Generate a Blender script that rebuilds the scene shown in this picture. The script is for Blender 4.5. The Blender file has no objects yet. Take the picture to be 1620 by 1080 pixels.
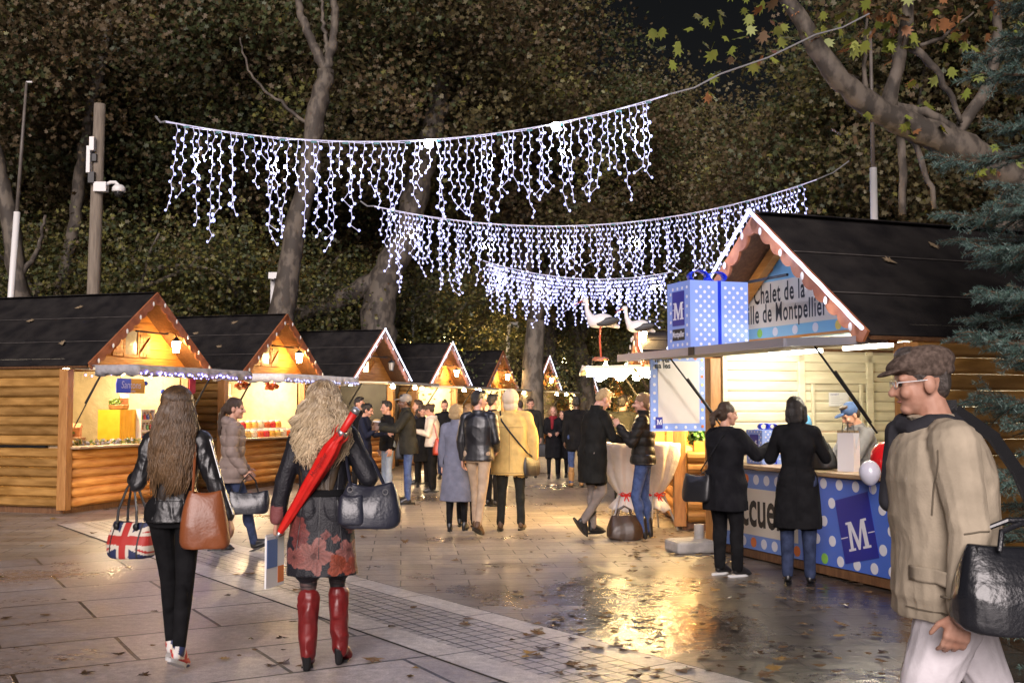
import bpy, math, random
import numpy as np
from mathutils import Vector, Matrix

# ------------------------------------------------------------------ camera, sky, sun, exposure
S = bpy.context.scene
F_PX, CAM_H, HORIZON = 1728.0, 1.58, 645.0          # focal length in pixels of the 1620 px wide photograph
PITCH = math.atan((HORIZON - 540.0) / F_PX)
cam_data = bpy.data.cameras.new("camera")
cam_data.sensor_width = 36.0
cam_data.lens = 36.0 * F_PX / 1620.0
cam_data.clip_start = 0.05
cam_data.clip_end = 500.0
cam = bpy.data.objects.new("camera", cam_data)
S.collection.objects.link(cam)
cam.location = (0, 0, CAM_H)
cam.rotation_euler = (math.pi / 2 + PITCH, 0, 0)
S.camera = cam

SUN_ELEV, SUN_AZ = math.radians(23), math.radians(188)   # soft town light from behind the camera
w = bpy.data.worlds.new("World")
S.world = w
w.use_nodes = True
wn = w.node_tree
wn.nodes.clear()
sky = wn.nodes.new("ShaderNodeTexSky")
sky.sky_type = 'NISHITA'
sky.sun_disc = False
sky.sun_elevation = SUN_ELEV
sky.sun_rotation = SUN_AZ
bg = wn.nodes.new("ShaderNodeBackground")
bg.inputs['Strength'].default_value = 0.0007
wo = wn.nodes.new("ShaderNodeOutputWorld")
hsv = wn.nodes.new('ShaderNodeHueSaturation')
hsv.inputs['Saturation'].default_value = 0.25
wn.links.new(sky.outputs[0], hsv.inputs['Color'])
wn.links.new(hsv.outputs[0], bg.inputs[0])
wn.links.new(bg.outputs[0], wo.inputs[0])

sun_d = bpy.data.lights.new("sun", 'SUN')
sun_d.energy = 1.62
sun_d.angle = math.radians(35)
sun_d.color = (1.0, 0.88, 0.86)
sun = bpy.data.objects.new("sun", sun_d)
S.collection.objects.link(sun)
_sd = Vector((math.sin(SUN_AZ) * math.cos(SUN_ELEV), math.cos(SUN_AZ) * math.cos(SUN_ELEV), math.sin(SUN_ELEV)))
sun.rotation_euler = _sd.to_track_quat('Z', 'Y').to_euler()

vs = S.view_settings
S.display_settings.display_device = 'sRGB'
vs.view_transform = 'Standard'
vs.look = 'None'
vs.gamma = 1
vs.use_curve_mapping = False
vs.exposure = 1.35
cy = S.cycles
cy.use_denoising = True
try:
    cy.denoiser = 'OPENIMAGEDENOISE'
    cy.denoising_input_passes = 'RGB_ALBEDO_NORMAL'
    cy.denoising_prefilter = 'ACCURATE'
except Exception:
    pass
cy.max_bounces = 5
cy.diffuse_bounces = 2
cy.glossy_bounces = 3
cy.transmission_bounces = 4
cy.sample_clamp_indirect = 3.0
cy.sample_clamp_direct = 0.0
cy.caustics_reflective = False
cy.caustics_refractive = False
cy.use_light_tree = True

COL = S.collection
PI = math.pi
rnd = random.Random(7)
nrg = np.random.default_rng(11)

# ------------------------------------------------------------------ where things stand
def A(*a):
    return np.array(a, float)

def ray(px, py):
    x, y = (px - 810.0) / F_PX, (540.0 - py) / F_PX
    c, s = math.cos(PITCH), math.sin(PITCH)
    return A(x, c - y * s, s + y * c)

def gp(px, py, z=0.0):
    "point at height z under a pixel of the photograph"
    d = ray(px, py)
    t = (z - CAM_H) / d[2]
    return A(d[0] * t, d[1] * t, z)

def at(px, py, Y):
    "point at depth Y behind a pixel of the photograph"
    d = ray(px, py)
    t = Y / d[1]
    return A(d[0] * t, Y, CAM_H + d[2] * t)

def nrm(v):
    v = np.asarray(v, float)
    n = np.linalg.norm(v)
    return v / n if n > 1e-9 else A(0, 0, 1)

def perp(d):
    d = nrm(d)
    a = A(0, 0, 1) if abs(d[2]) < 0.9 else A(1, 0, 0)
    u = nrm(np.cross(a, d))
    return u, np.cross(d, u)

def rotz(a):
    c, s = math.cos(a), math.sin(a)
    return np.array([[c, -s, 0], [s, c, 0], [0, 0, 1]])

def rotx(a):
    c, s = math.cos(a), math.sin(a)
    return np.array([[1, 0, 0], [0, c, -s], [0, s, c]])

def roty(a):
    c, s = math.cos(a), math.sin(a)
    return np.array([[c, 0, s], [0, 1, 0], [-s, 0, c]])

# ------------------------------------------------------------------ materials
MATS = {}

def mat(name, c1, c2=None, rough=0.6, scale=6.0, bump=0.0, bscale=None, metal=0.0, spec=0.5, stretch=(1, 1, 1),
        emit=None, estr=0.0, sample=True, rough2=None, trans=0.0, alpha=1.0, detail=5.0, lo=0.35, hi=0.65, sheen=0.0, bdist=0.02, island=0.0):
    if name in MATS:
        return MATS[name]
    m = bpy.data.materials.new(name)
    m.use_nodes = True
    nt = m.node_tree
    b = nt.nodes['Principled BSDF']
    b.inputs['Base Color'].default_value = (*c1, 1)
    b.inputs['Roughness'].default_value = rough
    b.inputs['Metallic'].default_value = metal
    b.inputs['Specular IOR Level'].default_value = spec
    if trans:
        b.inputs['Transmission Weight'].default_value = trans
    if sheen:
        b.inputs['Sheen Weight'].default_value = sheen
    if alpha < 1:
        b.inputs['Alpha'].default_value = alpha
    if c2 is not None or bump or rough2 is not None:
        tc = nt.nodes.new('ShaderNodeTexCoord')
        mp = nt.nodes.new('ShaderNodeMapping')
        mp.inputs['Scale'].default_value = stretch
        nt.links.new(tc.outputs['Object'], mp.inputs['Vector'])
        nz = nt.nodes.new('ShaderNodeTexNoise')
        nz.inputs['Scale'].default_value = scale
        nz.inputs['Detail'].default_value = detail
        nt.links.new(mp.outputs[0], nz.inputs['Vector'])
        if c2 is not None:
            r = nt.nodes.new('ShaderNodeValToRGB')
            r.color_ramp.elements[0].position = lo
            r.color_ramp.elements[1].position = hi
            r.color_ramp.elements[0].color = (*c1, 1)
            r.color_ramp.elements[1].color = (*c2, 1)
            nt.links.new(nz.outputs[0], r.inputs[0])
            if island:
                ge = nt.nodes.new('ShaderNodeNewGeometry')
                mi_ = nt.nodes.new('ShaderNodeMapRange')
                mi_.inputs[3].default_value = 1 - island
                mi_.inputs[4].default_value = 1 + island * .6
                nt.links.new(ge.outputs['Random Per Island'], mi_.inputs[0])
                vm = nt.nodes.new('ShaderNodeVectorMath')
                vm.operation = 'SCALE'
                nt.links.new(r.outputs[0], vm.inputs[0])
                nt.links.new(mi_.outputs[0], vm.inputs['Scale'])
                nt.links.new(vm.outputs[0], b.inputs['Base Color'])
            else:
                nt.links.new(r.outputs[0], b.inputs['Base Color'])
        if rough2 is not None:
            mr = nt.nodes.new('ShaderNodeMapRange')
            mr.inputs[1].default_value = 0.35
            mr.inputs[2].default_value = 0.65
            mr.inputs[3].default_value = rough
            mr.inputs[4].default_value = rough2
            nt.links.new(nz.outputs[0], mr.inputs[0])
            nt.links.new(mr.outputs[0], b.inputs['Roughness'])
        if bump:
            nb = nt.nodes.new('ShaderNodeTexNoise')
            nb.inputs['Scale'].default_value = bscale or scale * 3
            nb.inputs['Detail'].default_value = 6
            nt.links.new(mp.outputs[0], nb.inputs['Vector'])
            bp = nt.nodes.new('ShaderNodeBump')
            bp.inputs['Strength'].default_value = bump
            bp.inputs['Distance'].default_value = bdist
            nt.links.new(nb.outputs[0], bp.inputs['Height'])
            nt.links.new(bp.outputs[0], b.inputs['Normal'])
    if emit is not None:
        b.inputs['Emission Color'].default_value = (*emit, 1)
        b.inputs['Emission Strength'].default_value = estr
        if not sample:
            m.cycles.emission_sampling = 'NONE'
    MATS[name] = m
    return m

def vcol_mat(name, rough=0.6, bump=0.0, bscale=60, spec=0.5, metal=0.0, sheen=0.0):
    if name in MATS:
        return MATS[name]
    m = mat(name, (0.5, 0.5, 0.5), rough=rough, bump=bump, scale=bscale / 3, spec=spec, metal=metal, sheen=sheen)
    nt = m.node_tree
    at_ = nt.nodes.new('ShaderNodeAttribute')
    at_.attribute_name = 'Col'
    nt.links.new(at_.outputs['Color'], nt.nodes['Principled BSDF'].inputs['Base Color'])
    return m

# ------------------------------------------------------------------ mesh helpers
def new_obj(name, me, mats, parent=None):
    o = bpy.data.objects.new(name, me)
    COL.objects.link(o)
    for m in (mats if isinstance(mats, (list, tuple)) else [mats]):
        me.materials.append(m)
    if parent is not None:
        o.parent = parent
    return o

def set_smooth(me, flag=True):
    me.polygons.foreach_set('use_smooth', np.full(len(me.polygons), flag))

def set_col(me, cols):
    a = me.color_attributes.new('Col', 'FLOAT_COLOR', 'POINT')
    c = np.ones((len(me.vertices), 4), np.float32)
    c[:, :3] = cols
    a.data.foreach_set('color', c.ravel())

def tag(o, label=None, cat=None, group=None, kind=None):
    if label:
        o['label'] = label
    if cat:
        o['category'] = cat
    if group:
        o['group'] = group
    if kind:
        o['kind'] = kind
    return o

def empty(name, loc=(0, 0, 0), rz=0.0, label=None, cat=None, group=None):
    o = bpy.data.objects.new(name, None)
    o.empty_display_size = 0.1
    COL.objects.link(o)
    o.location = tuple(loc)
    o.rotation_euler = (0, 0, rz)
    return tag(o, label, cat, group)

def copy_tree(o, parent=None):
    c = o.copy()
    COL.objects.link(c)
    if parent is not None:
        c.parent = parent
    for ch in list(o.children):
        copy_tree(ch, c)
    return c

def capsule(a, b, ra, rb, n=12, sq=None, caps=3):
    "tapered capsule; sq = (axis, factor) squashes the section along an axis"
    a, b = np.asarray(a, float), np.asarray(b, float)
    d = b - a
    L = np.linalg.norm(d)
    d = d / L if L > 1e-9 else A(0, 0, 1)
    u, v = perp(d)
    rings = []
    for i in range(caps, 0, -1):
        t = i / caps * PI / 2
        rings.append((a - d * ra * math.sin(t), ra * math.cos(t)))
    rings.append((a, ra))
    rings.append((b, rb))
    for i in range(1, caps + 1):
        t = i / caps * PI / 2
        rings.append((b + d * rb * math.sin(t), rb * math.cos(t)))
    th = np.arange(n) * 2 * PI / n
    cs = np.outer(np.cos(th), u) + np.outer(np.sin(th), v)
    V, Fc = [], []
    V.append(rings[0][0][None])
    for c, r in rings[1:-1]:
        off = cs * r
        if sq is not None:
            ax = nrm(sq[0])
            off = off + np.outer(off @ ax, ax) * (sq[1] - 1)
        V.append(c + off)
    V.append(rings[-1][0][None])
    V = np.vstack(V)
    k = len(rings) - 2
    last = len(V) - 1
    for j in range(n):
        Fc.append((0, 1 + (j + 1) % n, 1 + j))
        for i in range(k - 1):
            p, q = 1 + i * n + j, 1 + i * n + (j + 1) % n
            Fc.append((p, q, q + n, p + n))
        Fc.append((1 + (k - 1) * n + j, 1 + (k - 1) * n + (j + 1) % n, last))
    return V, Fc

def ellipsoid(c, r, R=None, n=14, m=9):
    V, Fc = [A(0, 0, -1)], []
    for i in range(1, m):
        t = -PI / 2 + PI * i / m
        for j in range(n):
            p = 2 * PI * j / n
            V.append(A(math.cos(t) * math.cos(p), math.cos(t) * math.sin(p), math.sin(t)))
    V.append(A(0, 0, 1))
    V = np.array(V) * np.asarray(r, float)
    if R is not None:
        V = V @ R.T
    V = V + np.asarray(c, float)
    last = len(V) - 1
    for j in range(n):
        Fc.append((0, 1 + (j + 1) % n, 1 + j))
        for i in range(m - 2):
            p, q = 1 + i * n + j, 1 + i * n + (j + 1) % n
            Fc.append((p, q, q + n, p + n))
        Fc.append((1 + (m - 2) * n + j, 1 + (m - 2) * n + (j + 1) % n, last))
    return V, Fc

def loft(rings, n=24, power=2.3, cap=True):
    "rings of (centre, half width, half depth, x axis, y axis), from bottom to top"
    V, Fc = [], []
    th = np.arange(n) * 2 * PI / n
    c, s = np.cos(th), np.sin(th)
    ex = np.sign(c) * np.abs(c) ** (2 / power)
    ey = np.sign(s) * np.abs(s) ** (2 / power)
    for r in rings:
        ce, hx, hy = np.asarray(r[0], float), r[1], r[2]
        X = np.asarray(r[3], float) if len(r) > 3 else A(1, 0, 0)
        Y = np.asarray(r[4], float) if len(r) > 4 else A(0, 1, 0)
        V.append(ce + np.outer(ex * hx, X) + np.outer(ey * hy, Y))
    k = len(rings)
    V = np.vstack(V)
    for i in range(k - 1):
        for j in range(n):
            p, q = i * n + j, i * n + (j + 1) % n
            Fc.append((p, q, q + n, p + n))
    if cap:
        V = np.vstack([V, rings[0][0], rings[-1][0]])
        a, b = len(V) - 2, len(V) - 1
        for j in range(n):
            Fc.append((a, (j + 1) % n, j))
            Fc.append((b, (k - 1) * n + j, (k - 1) * n + (j + 1) % n))
    return V, Fc

def xf(vf, R=None, t=None):
    V, Fc = vf
    V = np.asarray(V, float)
    if R is not None:
        V = V @ np.asarray(R).T
    if t is not None:
        V = V + np.asarray(t, float)
    return V, Fc

class MB:
    "collects faces with a material number each; build() links them as one mesh object"
    def __init__(s):
        s.V, s.F, s.M, s.n = [], [], [], 0
    def add(s, vf, m=0):
        V, Fc = vf
        s.V.append(np.asarray(V, float))
        s.F += [tuple(i + s.n for i in f) for f in Fc]
        s.M += [m] * len(Fc)
        s.n += len(V)
        return s
    def box(s, c, d, m=0, R=None):
        x, y, z = np.asarray(d, float) / 2
        V = np.array([(-x, -y, -z), (x, -y, -z), (x, y, -z), (-x, y, -z), (-x, -y, z), (x, -y, z), (x, y, z), (-x, y, z)])
        if R is not None:
            V = V @ np.asarray(R).T
        return s.add((V + np.asarray(c, float), [(3, 2, 1, 0), (4, 5, 6, 7), (0, 1, 5, 4), (1, 2, 6, 5), (2, 3, 7, 6), (3, 0, 4, 7)]), m)
    def b2(s, lo, hi, m=0):
        lo, hi = np.asarray(lo, float), np.asarray(hi, float)
        return s.box((lo + hi) / 2, hi - lo, m)
    def bar(s, a, b, w_, h_, m=0, up=(0, 0, 1)):
        a, b = np.asarray(a, float), np.asarray(b, float)
        d = nrm(b - a)
        u = np.cross(d, nrm(up))
        if np.linalg.norm(u) < 1e-6:
            u, v = perp(d)
        else:
            u = nrm(u)
            v = np.cross(u, d)
        R = np.array([u, d, v]).T
        return s.box((a + b) / 2, (w_, np.linalg.norm(b - a), h_), m, R)
    def tube(s, pts, r, n=8, m=0, cap=True):
        P = np.asarray(pts, float)
        k = len(P)
        r = np.full(k, r, float) if np.isscalar(r) else np.asarray(r, float)
        T = np.gradient(P, axis=0)
        V = []
        u = None
        th = np.arange(n) * 2 * PI / n
        for i in range(k):
            d = nrm(T[i])
            if u is None:
                u, _ = perp(d)
            u = nrm(u - d * (u @ d))
            v = np.cross(d, u)
            V.append(P[i] + r[i] * (np.outer(np.cos(th), u) + np.outer(np.sin(th), v)))
        V = np.vstack(V)
        Fc = []
        for i in range(k - 1):
            for j in range(n):
                p, q = i * n + j, i * n + (j + 1) % n
                Fc.append((p, q, q + n, p + n))
        if cap:
            Fc.append(tuple(range(n - 1, -1, -1)))
            Fc.append(tuple(range((k - 1) * n, k * n)))
        return s.add((V, Fc), m)
    def prism(s, poly, X, Y, o, t, m=0):
        "2D outline laid out along X and Y from o, thickened by t along X x Y"
        X, Y, o = np.asarray(X, float), np.asarray(Y, float), np.asarray(o, float)
        N = nrm(np.cross(X, Y)) * t
        P = np.array([o + X * p[0] + Y * p[1] for p in poly])
        k = len(P)
        V = np.vstack([P, P + N])
        Fc = [tuple(range(k - 1, -1, -1)), tuple(range(k, 2 * k))]
        for i in range(k):
            j = (i + 1) % k
            Fc.append((i, j, j + k, i + k))
        return s.add((V, Fc), m)
    def disc(s, c, X, Y, rx, ry=None, t=0.002, m=0, n=20):
        ry = ry or rx
        return s.prism([(rx * math.cos(2 * PI * i / n), ry * math.sin(2 * PI * i / n)) for i in range(n)], X, Y, c, t, m)
    def lathe(s, prof, o=(0, 0, 0), n=16, m=0, R=None):
        V, Fc = [], []
        for r, z in prof:
            for j in range(n):
                a = 2 * PI * j / n
                V.append((r * math.cos(a), r * math.sin(a), z))
        V = np.array(V)
        if R is not None:
            V = V @ np.asarray(R).T
        k = len(prof)
        for i in range(k - 1):
            for j in range(n):
                p, q = i * n + j, i * n + (j + 1) % n
                Fc.append((p, q, q + n, p + n))
        Fc.append(tuple(range(n - 1, -1, -1)))
        Fc.append(tuple(range((k - 1) * n, k * n)))
        return s.add((V + np.asarray(o, float), Fc), m)
    def mesh(s, name):
        me = bpy.data.meshes.new(name)
        V = np.vstack(s.V)
        me.from_pydata(V.tolist(), [], s.F)
        me.polygons.foreach_set('material_index', np.array(s.M, np.int32))
        return me
    def build(s, name, mats, parent=None, smooth=False, bevel=0.0):
        me = s.mesh(name)
        if smooth:
            set_smooth(me)
        me.update()
        o = new_obj(name, me, mats, parent)
        if bevel:
            md = o.modifiers.new('bevel', 'BEVEL')
            md.width = bevel
            md.segments = 2
            md.limit_method = 'ANGLE'
            md.angle_limit = math.radians(50)
        return o

_tmp_n = [0]
def remesh(prims, voxel, smooth=3, sm_f=0.5):
    "one continuous skin over overlapping closed shapes"
    V, Fc, n = [], [], 0
    for v, f in prims:
        V.append(np.asarray(v, float))
        Fc += [tuple(i + n for i in q) for q in f]
        n += len(v)
    me = bpy.data.meshes.new('tmp')
    me.from_pydata(np.vstack(V).tolist(), [], Fc)
    o = bpy.data.objects.new('tmp', me)
    COL.objects.link(o)
    r = o.modifiers.new('r', 'REMESH')
    r.mode = 'VOXEL'
    r.voxel_size = voxel
    r.use_smooth_shade = True
    if smooth:
        sm = o.modifiers.new('s', 'SMOOTH')
        sm.iterations = smooth
        sm.factor = sm_f
    dg = bpy.context.evaluated_depsgraph_get()
    out = bpy.data.meshes.new_from_object(o.evaluated_get(dg))
    bpy.data.objects.remove(o)
    bpy.data.meshes.remove(me)
    out.materials.clear()
    return out

def verts_of(me):
    a = np.empty(len(me.vertices) * 3)
    me.vertices.foreach_get('co', a)
    return a.reshape(-1, 3)

def norms_of(me):
    a = np.empty(len(me.vertices) * 3)
    me.vertices.foreach_get('normal', a)
    return a.reshape(-1, 3)

def grf(Q, freq, r, n=9):
    "smooth random field with a chosen scale"
    f = np.zeros(len(Q))
    for _ in range(n):
        k = r.normal(size=3)
        k *= freq * r.uniform(.6, 1.4) / np.linalg.norm(k)
        f += np.sin(Q @ k + r.random() * 6.28)
    return f / math.sqrt(n / 2)

def wrinkle(me, amp, freq=14.0, seed=0, stretch=(1, 1, .8)):
    "cloth creases: thin ridges along the zero lines of a random field"
    if amp <= 0:
        return
    r = np.random.default_rng(seed)
    P = verts_of(me)
    N = norms_of(me)
    Q = P * np.asarray(stretch)
    Q = Q + .35 / freq * np.stack([grf(Q, freq * .8, r, 5) for _ in range(3)], 1)
    f1, f2, f3 = grf(Q, freq, r), grf(Q, freq * 2.1, r), grf(Q, freq * .45, r)
    d = .55 * (1 - 1.6 * np.clip(np.abs(f1), 0, 1.2)) + .28 * (1 - 1.6 * np.clip(np.abs(f2), 0, 1.2)) + .35 * f3
    P = P + N * (d * amp * 0.5)[:, None]
    me.vertices.foreach_set('co', P.ravel())
    me.update()

def blob(name, prims, voxel, mats, parent=None, smooth=3, wr=0.0, wf=14.0, seed=0, col=None):
    me = remesh(prims, voxel, smooth)
    wrinkle(me, wr, wf, seed)
    if col is not None:
        set_col(me, col(verts_of(me)))
    set_smooth(me)
    return new_obj(name, me, mats, parent)

_FONT = [None]
def text_vf(s, size=1.0, bold=0.0, align='CENTER', sx=1.0, shear=0.0, space=1.0, line=1.0):
    "flat lettering as (vertices in the x-y plane, faces)"
    cu = bpy.data.curves.new('t', 'FONT')
    cu.body = s
    cu.size = size
    cu.align_x = align
    cu.offset = bold
    cu.shear = shear
    cu.space_character = space
    cu.space_line = line
    cu.resolution_u = 3
    o = bpy.data.objects.new('t', cu)
    COL.objects.link(o)
    dg = bpy.context.evaluated_depsgraph_get()
    me = bpy.data.meshes.new_from_object(o.evaluated_get(dg))
    V = verts_of(me)
    V[:, 0] *= sx
    Fc = [tuple(p.vertices) for p in me.polygons]
    bpy.data.objects.remove(o)
    bpy.data.meshes.remove(me)
    bpy.data.curves.remove(cu)
    return V, Fc

def lay(vf, X, Y, o):
    V, Fc = vf
    X, Y = np.asarray(X, float), np.asarray(Y, float)
    N = np.cross(X, Y)
    return np.outer(V[:, 0], X) + np.outer(V[:, 1], Y) + np.outer(V[:, 2], N) + np.asarray(o, float), Fc

def serif_m(h):
    "slab-serif capital M with the thin line through it, height h, centred"
    a = h / 2
    q = [(-.62, -.5), (-.22, -.5), (-.22, -.42), (-.34, -.42), (-.30, .22), (-.06, -.5), (.04, -.5), (.30, .22), (.33, -.42),
         (.20, -.42), (.20, -.5), (.66, -.5), (.66, -.42), (.55, -.42), (.50, .42), (.62, .42), (.62, .5), (.30, .5), (.02, -.20),
         (-.24, .5), (-.58, .5), (-.58, .42), (-.46, .42), (-.50, -.42), (-.62, -.42)]
    return [(x * h * .95, y * h) for x, y in q]
# ------------------------------------------------------------------ shared materials
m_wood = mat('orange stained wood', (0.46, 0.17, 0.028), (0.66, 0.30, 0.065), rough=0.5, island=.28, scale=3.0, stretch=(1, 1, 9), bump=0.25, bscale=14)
m_side = mat('shaded side boards', (0.23, 0.115, 0.026), (0.42, 0.225, 0.06), rough=0.42, island=.3, scale=2.2, stretch=(1, 1, 5), bump=0.3, bscale=10, rough2=0.6)  # same wood as the fronts; darker tone paints in the weaker light there
m_post = mat('corner post wood', (0.34, 0.15, 0.04), (0.45, 0.22, 0.07), rough=0.5, scale=5, stretch=(6, 6, 1), bump=0.2)
m_browned = mat('brown post wood', (0.12, 0.055, 0.025), (0.2, 0.1, 0.045), rough=0.55, scale=5, stretch=(6, 6, 1), bump=0.25)
m_felt = mat('roofing felt', (0.007, 0.006, 0.007), (0.024, 0.021, 0.020), rough=0.85, scale=3.5, detail=9, bump=0.6, bscale=160, spec=0.25)
m_lap = mat('felt lap', (0.05, 0.045, 0.042), (0.09, 0.08, 0.075), rough=0.7, scale=9)
m_barge = mat('red brown bargeboard', (0.27, 0.085, 0.035), (0.42, 0.16, 0.07), rough=0.45, scale=7, bump=0.15)
m_white = mat('white paint', (0.75, 0.74, 0.72), rough=0.45)
m_cream = mat('cream painted boards', (0.66, 0.60, 0.43), (0.78, 0.72, 0.54), rough=0.5, island=.10, scale=3, stretch=(1, 1, 6), bump=0.15)
m_ccloth = mat('cream cloth lining', (0.46, 0.39, 0.25), (0.60, 0.52, 0.35), rough=0.85, scale=2.5, bump=0.5, bscale=7, bdist=0.06)
m_ctop = mat('counter board', (0.36, 0.24, 0.13), (0.46, 0.32, 0.2), rough=0.4, scale=6, stretch=(1, 5, 5))
m_black = mat('black metal', (0.012, 0.012, 0.013), rough=0.4, metal=0.2)
m_steel = mat('galvanised steel', (0.42, 0.43, 0.44), (0.55, 0.56, 0.57), rough=0.38, metal=0.8, scale=12)
m_grey = mat('grey awning cloth', (0.30, 0.29, 0.31), (0.40, 0.39, 0.41), rough=0.8, scale=9, bump=0.6, bscale=12, bdist=0.05)
m_fleece = mat('white fleece', (0.70, 0.70, 0.74), (0.82, 0.82, 0.86), rough=0.95, scale=25, bump=1.0, bscale=60, bdist=0.03)
m_alu = mat('hatch board', (0.42, 0.40, 0.37), (0.52, 0.50, 0.47), rough=0.4, scale=5, stretch=(1, 6, 6))
m_dark = mat('dark stall back', (0.03, 0.03, 0.032), (0.05, 0.05, 0.05), rough=0.7, scale=3)
m_glass = mat('dim window', (0.33, 0.31, 0.24), (0.5, 0.46, 0.34), rough=0.15, scale=7)
m_winlit = mat('lit window', (0.8, 0.7, 0.5), rough=0.3, emit=(1.0, 0.72, 0.36), estr=3.0)
m_lamp = mat('lantern light', (0.9, 0.8, 0.6), rough=0.3, emit=(1.0, 0.64, 0.27), estr=110.0)
m_globe = mat('warm globe', (0.9, 0.8, 0.6), rough=0.3, emit=(1.0, 0.68, 0.28), estr=130.0)
m_bulb = mat('warm bulb', (0.9, 0.8, 0.6), rough=0.3, emit=(1.0, 0.74, 0.36), estr=22.0, sample=False)
m_bulbcool = mat('white tube lamp', (0.9, 0.9, 0.9), rough=0.3, emit=(1.0, 0.95, 0.85), estr=9.0, sample=False)
m_hlamp = mat('under hatch lamp', (0.9, 0.8, 0.6), rough=0.3, emit=(1.0, 0.66, 0.28), estr=190.0)
m_rope = mat('white rope light', (0.8, 0.8, 0.9), rough=0.3, emit=(0.72, 0.74, 1.0), estr=1.1, sample=False)
m_led = mat('icy LED', (0.8, 0.8, 1.0), rough=0.3, emit=(0.34, 0.40, 1.0), estr=0.85, sample=False)
m_bluled = mat('blue violet LED', (0.4, 0.4, 1.0), rough=0.3, emit=(0.25, 0.22, 1.0), estr=5.0, sample=False)
m_ledwire = mat('pale wire with added glow', (0.74, 0.74, 0.80), rough=0.5, emit=(0.24, 0.28, 0.9), estr=0.11, sample=False)  # wire is no lamp; faint emission stands in for bulb light on it

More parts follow.
